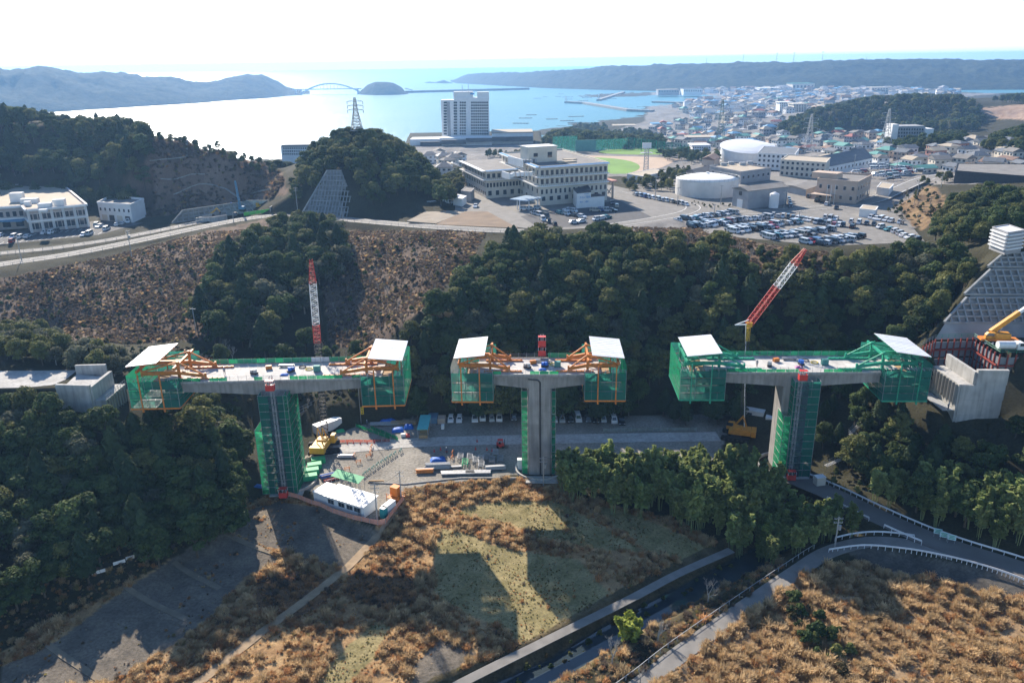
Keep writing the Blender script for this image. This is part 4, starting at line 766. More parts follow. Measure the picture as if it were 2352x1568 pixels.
zone([(0, 930), (130, 930), (120, 960), (0, 950)], 140, 190, 4, (('olive', .6), ('broad', .4)), (.5, .75), '', '', False)
zone([(1430, 412), (1500, 402), (1560, 380), (1590, 384), (1560, 410), (1520, 432), (1440, 428)], 380, 560, 5, (('olive', .5), ('shrub', .5)), (.35, .6), '', '', False)
zone([(1540, 462), (1620, 474), (1690, 482), (1680, 470), (1600, 462)], 330, 420, 4, (('shrub', 1),), (.3, .5), '', '', False)
zone([(2060, 425), (2120, 405), (2180, 395), (2190, 415), (2140, 430)], 380, 520, 6, (('olive', .6), ('shrub', .4)), (.35, .6), '', '', False)
zone([(1500, 345), (1580, 340), (1660, 350), (1650, 362), (1560, 362)], 520, 760, 8, (('broad', .6), ('olive', .4)), (.5, .8), '', '', False)
zone([(1250, 350), (1290, 345), (1290, 356), (1240, 362), (1100, 352), (1120, 346)], 560, 800, 9, (('broad', .6), ('olive', .4)), (.4, .7), '', '', False)
def plant_trees():
    solo = []; mass = []
    for zi, (poly, y0, y1, space, kinds, hs, label, group, so_, nm, drop) in enumerate(ZONES):
        us = [p[0] for p in poly]; k = 1.0/FPX
        xa = min(min((u-1176)*k*y for u in us) for y in (y0, y1))*1.12-8; xb = max(max((u-1176)*k*y for u in us) for y in (y0, y1))*1.12+8
        gx = np.arange(xa, xb, space); gyy = np.arange(y0, y1, space*.87); X, Y = np.meshgrid(gx, gyy); X = X+((np.arange(len(gyy)) % 2)*space*.5)[:, None]
        X = (X+rg.uniform(-.36, .36, X.shape)*space).ravel(); Y = (Y+rg.uniform(-.36, .36, Y.shape)*space).ravel()
        zz = Z(X, Y); kk = rg.choice(len(kinds), len(X), p=np.array([q[1] for q in kinds])/sum(q[1] for q in kinds)); sc = rg.uniform(hs[0], hs[1], len(X))
        var = rg.integers(0, 99, len(X)); hh = np.array([PROTO[kinds[a][0]][b % len(PROTO[kinds[a][0]])][2] for a, b in zip(kk, var)])*sc
        U, V = proj(np.stack([X, Y, zz+hh*.6], 1)); ok = inpoly(U, V, poly) & (zz > SEA+1)
        for P, m in KEEP: ok &= ~(inpoly(X, Y, P) | (segdist(X, Y, P) < m))
        for i in np.nonzero(ok)[0]:
            kd = kinds[kk[i]][0]; v = var[i] % len(PROTO[kd]); rec = (hh[i]/math.hypot(X[i], Y[i]), kd, v, X[i], Y[i], zz[i]-drop, sc[i], label, group, nm)
            (solo if so_ else mass).append(rec)
    NMS = {'broad': 'broadleaf_tree', 'olive': 'broadleaf_tree', 'grey': 'broadleaf_tree', 'conifer': 'conifer_tree', 'bamboo': 'bamboo_clump', 'bare': 'bare_tree', 'shrub': 'shrub'}
    WD = {'broad': ('evergreen tree', 'dark green broadleaf tree'), 'olive': ('evergreen tree', 'olive green broadleaf tree'), 'grey': ('evergreen tree', 'grey green broadleaf tree'), 'conifer': ('evergreen tree', 'pointed dark conifer')}
    BAND = lambda p: p
    LIM = {'broadleaf_tree': 295, 'conifer_tree': 150, 'bamboo_clump': 280, 'bare_tree': 30, 'shrub': 30}; cnt = {}
    for rec in sorted(solo, key=lambda r: -r[0]):
        _, kd, v, x, y, z, sc, label, group, nm = rec; n = NMS[kd]
        if cnt.get(n, 0) >= LIM[n]: mass.append(rec); continue
        cnt[n] = cnt.get(n, 0)+1; c, t, h = PROTO[kd][v]
        lb = label
        for w in ('small evergreen tree', 'bushy olive tree', 'rounded evergreen tree', 'tall evergreen tree', 'evergreen tree', 'olive tree', 'small tree', 'thin tree', 'feathery bamboo clump', 'tree'):
            if lb.startswith(w): lb = {'broad': 'dark green broadleaf tree', 'olive': 'olive green broadleaf tree', 'grey': 'grey green broadleaf tree', 'conifer': 'pointed dark conifer', 'bamboo': 'feathery bamboo clump', 'bare': 'leafless pale tree', 'shrub': 'low shrub'}[kd]+lb[len(w):]; break
        szw = 'tall ' if sc > .98 else ('small ' if sc < .8 else ''); lb = szw+lb; uu, vv = proj((x, y, z+h*sc*.6)); zp = next(q[0] for q in ZONES if q[6] == label and q[7] == group); vv_ = [q[1] for q in zp]; f = (vv-min(vv_))/(max(vv_)-min(vv_)+1e-6); lb += ', upper part' if f < .36 else (', lower part' if f > .7 else ', middle part')
        e = thing(n, lb, {'bamboo_clump': 'bamboo', 'shrub': 'shrub'}.get(n, 'tree'), (x, y, z), random.uniform(0, 6.28), group); e.scale = (sc*random.uniform(.9, 1.1),)*2+(sc,)
        if c is not None: link('crown', c, e)
        link('stem' if kd == 'bamboo' else 'trunk', t, e)
    if mass:
        P = np.array([[r[3], r[4], r[5]] for r in mass]); scatter('forest', 'dense evergreen woods and scrub covering the hills', JM, P, np.array([r[6] for r in mass]), [KIDX[(r[1], r[2])] for r in mass], cat='forest')
    print('trees', cnt, 'mass', len(mass))
# ------------------------------------------------------------------ dry grass
GB = leafmat('dry_grass_blades', (0.48, 0.33, 0.17), (0.70, 0.54, 0.33), .5, .25); GO = leafmat('rusty_grass_blades', (0.41, 0.21, 0.09), (0.59, 0.35, 0.175), .5, .25); GG = leafmat('greenish_grass_blades', (0.20, 0.18, 0.07), (0.36, 0.30, 0.14), .5, .25); GD = leafmat('dark_weeds', (0.125, 0.098, 0.075), (0.235, 0.18, 0.135), .4, .25)
def tuft(name, m, h, n=100, r=.55):
    b = rg.normal(size=(n, 2))*r*.5; a = np.arctan2(b[:, 1], b[:, 0])+rg.normal(0, .7, n); ln = rg.uniform(.08, .5, n)*h; hh = rg.uniform(.55, 1, n)*h; w = rg.uniform(.013, .03, n)
    d = np.stack([np.cos(a), np.sin(a)], 1); s = np.stack([-d[:, 1], d[:, 0]], 1); z = np.zeros((n, 1)); H = hh[:, None]
    p0 = np.concatenate([b-s*w[:, None], z-.1], 1); p1 = np.concatenate([b+s*w[:, None], z-.1], 1); mid = b+d*(ln*.35)[:, None]; p2 = np.concatenate([mid+s*w[:, None]*1.4, H*.75], 1); p3 = np.concatenate([mid-s*w[:, None]*1.4, H*.75], 1)
    tip = b+d*ln[:, None]; p4 = np.concatenate([tip+s*w[:, None]*.8, H], 1); p5 = np.concatenate([tip-s*w[:, None]*.8, H*.96], 1)
    v = np.stack([p0, p1, p2, p3, p4, p5], 1).reshape(-1, 3); k = np.arange(n)[:, None]*6; f = np.concatenate([k+np.array([[0, 1, 2, 3]]), k+np.array([[3, 2, 4, 5]])], 0); return raw_mesh(name, v, f, m)
TUFTS = [tuft('grass_tuft', GB, 1.0), tuft('grass_tuft', GB, 1.25, 120), tuft('grass_tuft', GO, .9), tuft('grass_tuft', GO, .7, 90), tuft('grass_tuft', GG, .6, 90), tuft('grass_tuft', GD, .8, 90)]
def clump(X, Y, c=2.3):
    i, j = np.floor(X/c), np.floor(Y/c); best = np.full(X.shape, 9.)
    for a in (-1, 0, 1):
        for b in (-1, 0, 1): best = np.minimum(best, np.hypot((i+a+_h2((i+a)*3.1+(j+b)*7.7))*c-X, (j+b+_h2((i+a)*5.3+(j+b)*1.9+.5))*c-Y))
    return np.clip(1.45-best/1.15, .3, 1.35)
def plant_grass():
    P = []; Sc = []; K = []
    def fill(poly, y0, y1, dens, pick, size, hole=(), thin=None, zadd=0.0, cl=True):
        us = [p[0] for p in poly]; vs = [p[1] for p in poly]; c = np.array([gz(u, v, -2)[:2] if v > 700 else gz(u, v, 20)[:2] for u, v in poly]); xa, xb = c[:, 0].min()-6, c[:, 0].max()+6; ya, yb = (y0, y1) if y0 > 150 else (max(y0, c[:, 1].min()-8), min(y1, c[:, 1].max()+8))
        if y0 > 150: k = [(u-1176)/FPX*y*1.12 for u in us for y in (y0, y1)]; xa, xb = min(k)-5, max(k)+5
        n = int((xb-xa)*(yb-ya)*dens); X = rg.uniform(xa, xb, n); Y = rg.uniform(ya, yb, n); zz = Z(X, Y); U, V = proj(np.stack([X, Y, zz], 1)); ok = inpoly(U, V, poly)
        wob = 6*fbm(X/4, Y/4)
        for h in hole: ok &= ~inpoly(U+wob, V+wob, h)
        for Q, m in KEEP: ok &= ~(inpoly(X, Y, Q) | (segdist(X, Y, Q) < m))
        f = fbm(X/6+11, Y/6)+.5
        if thin is not None: ok &= rg.uniform(size=n) < thin(f, X, Y)
        ok &= segdist(X, Y, RIVER, False) > 5.6 if zadd == 0 else True
        X, Y, zz, f = X[ok], Y[ok], zz[ok], f[ok]; P.append(np.stack([X, Y, zz], 1)); K.append(pick(f, len(X))); s = rg.uniform(size[0], size[1], len(X))*(.6+.8*f)*(clump(X, Y) if cl else 1); Sc.append(np.stack([s, s, s*rg.uniform(.8, 1.15, len(X))], 1))
    pk = lambda w: (lambda f, n: np.where(f > .52, rg.choice(6, n, p=w), rg.choice(6, n, p=np.roll(w, 0) if True else w)))
    fill(FIELD, 60, 190, 5.5, pk([.26, .2, .28, .16, .06, .04]), (.5, 1.05), TURF+GRAVEL+DECKSHADE, lambda f, X, Y: np.clip((f-.28)*3.2, .05, 1))
    for q in DECKSHADE: fill(q, 60, 190, 3.0, pk([0, 0, .15, .45, .05, .35]), (.4, .9), ())  # darker, rustier tufts carry on the painted deck shade
    for q in TURF: fill(q, 60, 190, 2.2, pk([.06, .0, .04, .08, .82, .0]), (.12, .32), (), lambda f, X, Y: np.clip((f-.25)*3, .15, .9), 0.0, False); fill(q, 60, 190, .25, pk([.05, .0, .1, .25, .3, .3]), (.4, .8), (), lambda f, X, Y: np.clip((f-.5)*4, .03, .8))
    for q in GRAVEL: fill(q, 60, 190, .9, pk([.1, .05, .1, .2, .2, .35]), (.15, .5), (), lambda f, X, Y: np.clip((f-.5)*4, .04, .8))
    fill(RIGHTG, 50, 170, 6.0, pk([.46, .24, .16, .06, .05, .03]), (.7, 1.25), (EMBANK,), lambda f, X, Y: np.clip((f-.2)*3, .1, 1))
    fill([(1500, 1560), (1640, 1460), (1800, 1380), (1900, 1400), (1980, 1500), (1900, 1700), (1350, 1700)], 50, 160, 1.6, pk([.1, .1, .35, .2, .1, .15]), (.5, 1.1))
    for q in BROWN: fill(q, 190, 330, 2.6, pk([.03, .0, .0, .04, .12, .81]), (.35, .75), (), lambda f, X, Y: np.clip((f-.2)*2.2, .12, .95), .1, False)
    fill(CUT, 360, 470, .6, pk([0, 0, 0, .03, .12, .85]), (.8, 1.6), (), lambda f, X, Y: np.clip((f-.25)*2, .1, .9), .1, False)
    fill([(1090, 1700), (1700, 1270), (1790, 1240), (1800, 1300), (1330, 1700)], 60, 175, 2.0, pk([.08, .06, .08, .1, .18, .5]), (.5, 1.1), (), lambda f, X, Y: (segdist(X, Y, RIVER, False) > 3.2)*.9, .1)
    fill([(0, 1390), (280, 1250), (570, 1130), (600, 1150), (470, 1240), (280, 1345), (0, 1500)], 70, 190, 1.2, pk([.1, .1, .1, .1, .3, .3]), (.5, 1.1))
    P = np.concatenate(P); Sc = np.concatenate(Sc); K = np.concatenate(K)
    scatter('dry_grass', 'tall dry pampas grass and rusty weeds over the fallow fields and slopes', TUFTS, P, Sc, K, cat='grass', tilt=rg.normal(0, .12, (len(P), 2))); print('tufts', len(P))
# ================================================================== roads
asph = mat('asphalt', (0.085, 0.085, 0.088), rough=.92, var=.18, scale=.5, bump=.1); asphl = mat('worn_asphalt', (0.20, 0.19, 0.175), rough=.92, var=.16, scale=.4, bump=.1); paint = mat('road_paint', (0.75, 0.75, 0.72), rough=.7, var=.12, scale=2)
railm = mat('white_guard_rail', (0.70, 0.71, 0.74), rough=.45, var=.06, scale=2)
def offs(P, o, dz=0.0):
    d = np.gradient(P[:, :2], axis=0); d /= np.linalg.norm(d, axis=1, keepdims=True)+1e-9; n = np.stack([-d[:, 1], d[:, 0]], 1); Q = P.copy(); Q[:, :2] += n*o; Q[:, 2] += dz; return Q
def ribbon(name, P, w, m, dz, label=None, thick=.12):
    a = offs(P, -w/2, dz); b = offs(P, w/2, dz); s = MB()
    for i in range(len(P)-1):
        s.quad(a[i], a[i+1], b[i+1], b[i]); s.quad(a[i]-(0, 0, thick), a[i+1]-(0, 0, thick), a[i+1], a[i]); s.quad(b[i], b[i+1], b[i+1]-(0, 0, thick), b[i]-(0, 0, thick))
    return struct(s.build(name, m), label)
def stripe(road, P, o, w, dz, dash=None, m=None):
    a = offs(P, o-w/2, dz); b = offs(P, o+w/2, dz); s = MB(); L = 0
    for i in range(len(P)-1):
        if dash is None or (i % 2 == 0): s.quad(a[i], a[i+1], b[i+1], b[i])
    s.build('road_marking', m or paint, road)
def refine(P, step):
    out = [P[0]]
    for i in range(len(P)-1):
        n = max(1, int(np.linalg.norm(P[i+1]-P[i])/step))
        for k in range(1, n+1): out.append(P[i]+(P[i+1]-P[i])*k/n)
    return np.array(out)
r1 = ribbon('road', R_UP, 7.6, asphl, 0, 'upper road along the terrace edge'); r1q = refine(R_UP, 4); stripe(r1, R_UP, -3.3, .22, .006); stripe(r1, R_UP, 3.3, .22, .006); stripe(r1, r1q, 0, .2, .006, 1)
r2 = ribbon('road', R_FRONT, 6.2, asphl, 0, 'access road to the municipal building'); stripe(r2, refine(R_FRONT, 4), 0, .18, .006, 1)
r3 = ribbon('road', R_LOW, 6.0, mat('dusty_asphalt', (0.15, 0.14, 0.13), rough=.92, var=.25, scale=.12, bump=.1), 0, 'road leaving the site past the bamboo'); r4 = ribbon('road', R_LANE, 3.5, asphl, .01, 'narrow lane along the river'); r5 = ribbon('path', R_CANAL, 1.9, asphl, 0, 'narrow concrete path on the river bank')
def guardrail(label, P, o, mt=None, h=.75, group='guard rails along the roads', name='guard_rail', step=2.0, beam=.38, cat='guard rail'):
    Q = offs(P, o); Q = refine(Q, step); c = Q.mean(0); t = thing(name, label, cat, (c[0], c[1], c[2]), 0, group); s = MB(); p = MB()
    for i in range(len(Q)-1):
        a, b = Q[i]-c, Q[i+1]-c; s.bar((a[0], a[1], a[2]+h), (b[0], b[1], b[2]+h), .08, beam)
    for i in range(0, len(Q)): a = Q[i]-c; p.tube((a[0], a[1], a[2]-.3), (a[0], a[1], a[2]+h), .07, 5)
    s.build('rail', mt or railm, t); p.build('post', mt or railm, t); return t
def cut(P, a, b): n = len(P); return P[int(n*a):int(n*b)]
guardrail('long white guard rail on the bamboo side of the road leaving the site', R_LOW, 3.2)
guardrail('white guard rail between the road and the bamboo at the rusty grass strip', cut(R_LOW, .30, .47), -3.2)
guardrail('short white guard rail at the fork between the road and the lane', cut(R_LOW, .49, .64), -3.2)
guardrail('curved white guard rail on the upper side of the lane', cut(R_LANE, .66, .88), 2.4)
guardrail('long curved white guard rail along the top of the gravel embankment', rpts((1903, 1268, -1.1), (1985, 1258, -.5), (2080, 1266, 0), (2150, 1278, .3), (2220, 1294, .4), (2290, 1315, .4), (2352, 1338, .4), (2460, 1382, .4)), 0)
guardrail('thin metal fence along the valley side of the upper road', R_UP, -4.0, galv, .9, step=4, beam=.08, name='road_fence', cat='fence'); guardrail('wire fence between the access road and the upper road', cut(R_FRONT, 0, .95), -3.3, galv, 1.2, step=4, beam=.10, name='road_fence', cat='fence')
guardrail('low wire railing along the river side of the lane', cut(R_LANE, .02, .62), 2.4, galv, .8, step=3, beam=.06, name='road_fence', cat='fence')
# pale concrete track across the yard, one slab after the other
TR = rpts((765, 1033, 0), (900, 1020, 0), (1000, 1014, 0), (1200, 1009, 0), (1400, 1006, 0), (1650, 1002, 0)); TQ = refine(TR, 5.0); a = offs(TQ, -2.6, .04); b = offs(TQ, 2.6, .04)
trk = struct(link('path', None), 'pale concrete haul track across the building site')
for i in range(len(TQ)-1):
    if np.linalg.norm(TQ[i+1]-TQ[i]) < 1: continue
    e = (a[i+1]-a[i])*.006; s = MB(); s.prism([tuple((a[i]+e)[:2]), tuple((a[i+1]-e)[:2]), tuple((b[i+1]-e)[:2]), tuple((b[i]+e)[:2])], -.1, .07+random.uniform(0, .012)); s.build('concrete_slab', conc2, trk)
keep([(p[0], p[1]) for p in list(offs(TQ, -3))+list(offs(TQ, 3))[::-1]], .5)
for P, w in ((R_UP, 4.4), (R_FRONT, 3.6), (R_LOW, 3.4), (R_LANE, 1.5), (R_CANAL, .6)): keep([(p[0], p[1]) for p in list(offs(P, -w))+list(offs(P, w))[::-1]], .15)
# asphalt areas of the terrace
def area(name, z, m, label, *uv, dz=.05):
    P = [gz(u, v, z) for u, v in uv]; s = MB(); s.prism([(p[0], p[1]) for p in P], z-.4, z+dz); o = struct(s.build(name, m), label); return o
area('road', 23, conc2, 'unfinished pale road leading to the abutment', (-80, 853), (120, 851), (178, 850), (150, 872), (122, 884), (60, 890), (-80, 893), dz=.06)
lot = area('pavement', 34, asphl, 'car park and yards on the terrace', (1045, 452), (1045, 500), (1190, 522), (1250, 530), (1420, 520), (1540, 505), (1640, 540), (1900, 565), (2125, 556), (2050, 470), (2020, 440), (1900, 402), (1490, 410), (1470, 440), (1400, 425), (1100, 420))
hsp = area('pavement', 34, asph, 'dark asphalt of the hospital forecourt', (1195, 497), (1240, 525), (1400, 517), (1500, 500), (1420, 460), (1300, 480), dz=.06)
area('path', 34, mat('bare_earth', (0.20, 0.145, 0.10), rough=.95, var=.2, scale=.15, bump=.3), 'bare earth plot in front of the hospital', (1000, 516), (1190, 524), (1120, 486), (1060, 486), dz=.06)
area('path', 34, mat('grey_earth', (0.27, 0.23, 0.18), rough=.95, var=.2, scale=.15, bump=.3), 'pale earth strip on the plot in front of the hospital', (935, 508), (1000, 514), (1070, 486), (985, 482), dz=.075)
mlot = area('pavement', 27, asph, 'car park of the municipal building', (0, 562), (225, 540), (330, 512), (215, 508), (0, 535), dz=.05)
cr_ = R_CURVE = rpts((1400, 519, 34), (1500, 504, 34), (1570, 490, 34), (1592, 476, 34), (1560, 464, 34), (1490, 450, 34), (1440, 440, 34)); r6 = ribbon('road', R_CURVE, 6.5, asphl, .10, 'curving hospital drive'); stripe(r6, R_CURVE, -2.9, .25, .108); stripe(r6, R_CURVE, 2.9, .25, .108)
R_HILL = rpts((1600, 497, 34), (1750, 487, 34), (1900, 476, 34), (2000, 462, 34.2), (2060, 437, 35), (2120, 412, 35), (2180, 400, 35)); r7 = ribbon('road', R_HILL, 8, asphl, .12, 'road climbing past the beige building'); stripe(r7, R_HILL, -3.4, .25, .128); stripe(r7, R_HILL, 3.4, .25, .128)
s = MB()
for u0, u1, v0, v1 in ((0, 215, 548, 530),):
    for k in range(16):
        for dv in (0, 14): p = gz(u0+k*15, v0+dv*.9-k*1.5, 27.06); q = gz(u0+k*15+9, v0+dv*.9-k*1.5-4.5, 27.06); s.bar(p, q, .15, .01)
s.build('parking_line', paint, mlot)

# ================================================================== abutments and retaining walls
def wallseg(s, a, b, z0, z1, th=.6, z1b=None):
    a = Vector((a[0], a[1], 0)); b = Vector((b[0], b[1], 0)); d = (b-a).normalized(); n = Vector((-d.y, d.x, 0))*th/2; z1b = z1 if z1b is None else z1b
    P = [a-n, b-n, b+n, a+n]; s.add([(p.x, p.y, z0) for p in P]+[(P[0].x, P[0].y, z1), (P[1].x, P[1].y, z1b), (P[2].x, P[2].y, z1b), (P[3].x, P[3].y, z1)], [(3, 2, 1, 0), (4, 5, 6, 7), (0, 1, 5, 4), (1, 2, 6, 5), (2, 3, 7, 6), (3, 0, 4, 7)])
A = [gz(128, 882, 25.4), gz(206, 884, 25.4), gz(253, 848, 25.4), gz(243, 838, 25.4), gz(173, 840, 25.4)]
ab = thing('bridge_abutment', 'pale concrete abutment with parapets at the end of the unfinished road', 'abutment')
s = MB(); wallseg(s, A[0], A[1], 13, 25.4, .7); s.build('wing_wall', conc2, ab); s = MB(); wallseg(s, A[1], A[2], 13, 25.0, .8); s.build('back_wall', conc2, ab); s = MB(); wallseg(s, A[3], A[4], 20, 25.6, .6); s.build('wing_wall', conc2, ab)
s = MB(); s.prism([(A[0][0], A[0][1]), (A[1][0], A[1][1]), (A[2][0], A[2][1]), (A[4][0], A[4][1])], 13, 23.3); s.build('fill', conc2, ab)
d = (A[2]-A[1]); d[2] = 0; n = np.array([d[1], -d[0], 0])/np.linalg.norm(d); B = [A[1]+n*.5, A[2]+n*.5, A[2]+n*3.0, A[1]+n*3.0]
s = MB(); s.prism([(p[0], p[1]) for p in B], 12, 21.6); s.build('bearing_seat', conc2, ab); s = MB()
for k in range(9): p = B[3]+(B[2]-B[3])*k/8; s.tube((p[0], p[1], 21.6), (p[0], p[1], 22.7), .05, 4)
for zz in (22.1, 22.7): s.tube((B[3][0], B[3][1], zz), (B[2][0], B[2][1], zz), .05, 4)
s.build('hand_rail', galv, ab); s = MB()
for k in range(8):
    p = B[3]+(B[2]-B[3])*(k+.5)/8+n*.06; s.bar((p[0], p[1], 13), (p[0], p[1], 21.4), .5, .1)
s.build('form_panel', conc, ab)
keep(A+[B[2]], 4.5)
ab2 = thing('bridge_abutment', 'tall concrete abutment with a broad wing wall beside the excavation and the green traveller', 'abutment')
F0 = gz(2243, 854, 25.6); K0 = gz(2178, 812, 25.6); W1 = gz(2317, 849, 26.2)
s = MB(); wallseg(s, F0, K0, 14, 25.6, .8); s.build('back_wall', conc2, ab2)
lv = np.linspace(11.5, 26.2, 5)
for k in range(4):
    s = MB(); w0 = F0-(W1-F0)*.42*(1 if k < 3 else 0.0); wallseg(s, w0 if k < 3 else F0+(W1-F0)*.02, W1-(W1-F0)*.02*(3-k), lv[k]+.012, lv[k+1]-.012, .9); s.build('wing_wall_lift', conc2, ab2)
dd = (K0-F0); dd[2] = 0; n2 = np.array([-dd[1], dd[0], 0])/np.linalg.norm(dd); n2 = n2 if n2[0] < 0 else -n2
s = MB(); s.prism([tuple((F0+n2*.45)[:2]), tuple((K0+n2*.45)[:2]), tuple((K0+n2*3.4)[:2]), tuple((F0+n2*3.4)[:2])], 12, 22.6); s.build('bearing_seat', conc2, ab2)
for k in range(9):
    p = F0+n2*3.46+(K0-F0)*(k+.5)/9; s = MB(); s.bar((p[0], p[1], 17.5), (p[0], p[1], 22.4), .95, .1); s.build('form_panel', conc, ab2)
s = MB(); s.prism([tuple((F0+n2*3.6)[:2]), tuple((K0+n2*3.6)[:2]), tuple((K0+n2*6.2)[:2]), tuple((F0+n2*6.2)[:2])], 16.2, 16.4); s.build('work_platform', galv, ab2)
keep([F0+n2*9.8, K0+n2*9.8, W1], 2.0)
# shoring of steel posts and lagging round the excavation
rust = mat('red_lead_steel', (0.26, 0.05, 0.035), rough=.7, var=.25, scale=1.5); lag = mat('grey_lagging', (0.21, 0.22, 0.23), rough=.85, var=.18, scale=.7)
sh = thing('shoring_wall', 'shoring wall of red steel posts and grey lagging round the excavation', 'shoring wall')
line_ = [gz(2112, 800, 26), gz(2148, 781, 26), gz(2236, 778, 26), gz(2296, 816, 26), gz(2390, 816, 26)]
for i in range(len(line_)-1):
    p, q = line_[i], line_[i+1]; L = np.linalg.norm((q-p)[:2]); nn = max(2, int(L/1.6))
    d = (q-p)/L; nrm = np.array([d[1], -d[0], 0])
    for k in range(nn):
        a_, b_ = p+(q-p)*k/nn, p+(q-p)*(k+1)/nn; s = MB(); e = a_+nrm*.16; s.bar((e[0], e[1], 16.3), (e[0], e[1], 26.3), .28, .28); s.build('steel_post', rust, sh)
        for r in range(4):
            s = MB(); wallseg(s, a_+(b_-a_)*.09, b_-(b_-a_)*.09, 17.0+r*2.25, 17.0+r*2.25+1.75, .12); s.build('lagging_panel', lag, sh)
    for zz in (18.9, 23.5): e, f = p+nrm*.42, q+nrm*.42; s = MB(); s.bar((e[0], e[1], zz), (f[0], f[1], zz), .3, .34); s.build('waler', rust, sh)
    s = MB(); 
    for zz in (26.9, 27.4): s.tube((p[0], p[1], zz), (q[0], q[1], zz), .04, 4)
    for k in range(nn+1): e = p+(q-p)*k/nn; s.tube((e[0], e[1], 26), (e[0], e[1], 27.4), .04, 4)
    s.build('edge_fence', green if i > 0 else galv, sh)
framec = mat('frame_concrete', (0.29, 0.30, 0.30), rough=.9, var=.2, scale=.5, bump=.15); infill = mat('mortar_infill', (0.24, 0.235, 0.22), rough=.95, var=.3, scale=.6, bump=.4)
def gridwall(name, label, bl, br, tl, tr, nc, nr, cat='retaining wall', bw=.42, piece='panel', left=None):
    """sloping lattice of concrete beams with recessed panels between four corners"""
    t = thing(name, label, cat, tuple(bl)); o = np.array(bl); bl, br, tl, tr = [np.array(q)-o for q in (bl, br, tl, tr)]
    nrm = np.cross(br-bl, tl-bl); nrm /= np.linalg.norm(nrm); nrm = nrm if nrm[1] < 0 else -nrm
    W = np.linalg.norm(br-bl); cw = W/nc
    def pt(i, j): a = bl+(tl-bl)*j/nr; b = br+(tr-br)*j/nr; x = (bl+(br-bl)*i/nc); f = np.dot(x-a, (b-a))/np.dot(b-a, b-a); return (a+(b-a)*max(0, min(1, f)), f)
    one = None
    for j in range(nr):
        for i in range(nc):
            P = [pt(i, j)[0], pt(i+1, j)[0], pt(i+1, j+1)[0], pt(i, j+1)[0]]
            if np.linalg.norm(P[1]-P[0])+np.linalg.norm(P[2]-P[3]) < cw*.5: continue
            c = sum(P)/4; Q = [p+(c-p)*.03 for p in P]; s = MB(); s.add([tuple(p-nrm*.28) for p in Q]+[tuple(p-nrm*.7) for p in Q], [(0, 1, 2, 3), (0, 4, 5, 1), (1, 5, 6, 2), (2, 6, 7, 3), (3, 7, 4, 0)]); s.build(piece, infill, t)
    s = MB()
    for j in range(nr+1): a = bl+(tl-bl)*j/nr; b = br+(tr-br)*j/nr; s.bar(a+nrm*.1, b+nrm*.1, bw*.8, bw)
    s.build('horizontal_beam', framec, t); s = MB()
    for i in range(nc+1):
        pr = None
        for j in range(nr+1):
            p, f = pt(i, j)
            if f < -1e-6 or f > 1+1e-6: pr = None; continue
            if pr is not None: s.bar(pr+nrm*.125, p+nrm*.125, bw*.8, bw)
            pr = p
    s.bar(bl+nrm*.2, tl+nrm*.2, bw*1.3, bw*1.4); s.build('vertical_beam', framec, t); return t
def slopept(u, v, zb=28.0, yb=None): return gy(u, v, yb)
yb = gz(2250, 745, 28)[1]
for (a, b, c, e, nr, lab) in (((2168, 741), (2440, 741), (2219, 684), (2440, 684), 4, 'lowest and largest tier of the grey lattice retaining wall above the excavation'), ((2214, 676), (2440, 676), (2274, 620), (2440, 620), 4, 'middle tier of the grey lattice retaining wall on the steep slope'), ((2268, 613), (2440, 613), (2306, 581), (2440, 581), 3, 'top tier of the grey lattice retaining wall under the terrace')):
    P = [onplane(*q, yb, 28, 1.0) for q in (a, b, c, e)]; gridwall('lattice_retaining_wall', lab, *P, nc=int(np.linalg.norm(P[1]-P[0])/1.95), nr=nr)
P = [onplane(*q, yb, 28, 1.0) for q in ((2148, 778), (2440, 778), (2170, 743), (2440, 743), (2312, 578), (2440, 578))]
s = MB(); nn = np.array([0, 1, -1])*.35; s.add([tuple(P[0]+nn), tuple(P[1]+nn), tuple(P[5]+nn), tuple(P[4]+nn)], [(0, 1, 2, 3)]); s.add([tuple(P[0]), tuple(P[1]), tuple(P[3]), tuple(P[2])], [(0, 1, 2, 3)]); tag(s.build('sprayed_concrete_slope', mat('sprayed_concrete', (0.30, 0.30, 0.285), rough=.95, var=.3, scale=.12, bump=.5)), 'smooth sprayed concrete slope below the lattice retaining wall', 'retaining wall')
keep([P[0], P[1], P[5], P[4]], 3.0)
y2 = gz(760, 498, 31)[1]; P = [onplane(*q, y2, 31, .9) for q in ((691, 496), (826, 502), (752, 392), (785, 392))]; gridwall('lattice_retaining_wall', 'pointed grey lattice retaining wall on the wooded hill beside the upper road', *P, nc=18, nr=9, bw=.4); keep([p+np.array([0, -2.5, 0]) for p in (P[0], P[1])]+[p+np.array([0, 3, 0]) for p in (P[3], P[2])], 1.5)
y3 = gz(500, 492, 28)[1]
P = [onplane(*q, gz(480, 497, 28)[1], 28, 1.2) for q in ((390, 512), (560, 480), (425, 480), (640, 455))]; P[1][1] = P[0][1]+8; gridwall('lattice_retaining_wall', 'low lattice retaining wall under the brown cut slope', gz(395, 512, 28), gz(640, 478, 28.5), gz(420, 483, 33), gz(640, 452, 32.5), nc=20, nr=3, bw=.4)
for pts, lab in ((((345, 372), (430, 362), (560, 357)), 'upper'), (((370, 415), (440, 404), (470, 402)), 'middle'), (((400, 450), (520, 436), (640, 428)), 'lower')):
    Q = np.array([onland(u, v) for u, v in pts]); Q = refine(Q, 3); Q[:, 2] = Z(Q[:, 0], Q[:, 1])+.25; s = MB()
    for i in range(len(Q)-1): s.bar(Q[i], Q[i+1], .9, .5)
    tag(s.build('drainage_channel', conc), lab+' pale drainage channel running across the brown cut slope', 'drain', 'drainage channels on the cut slope')

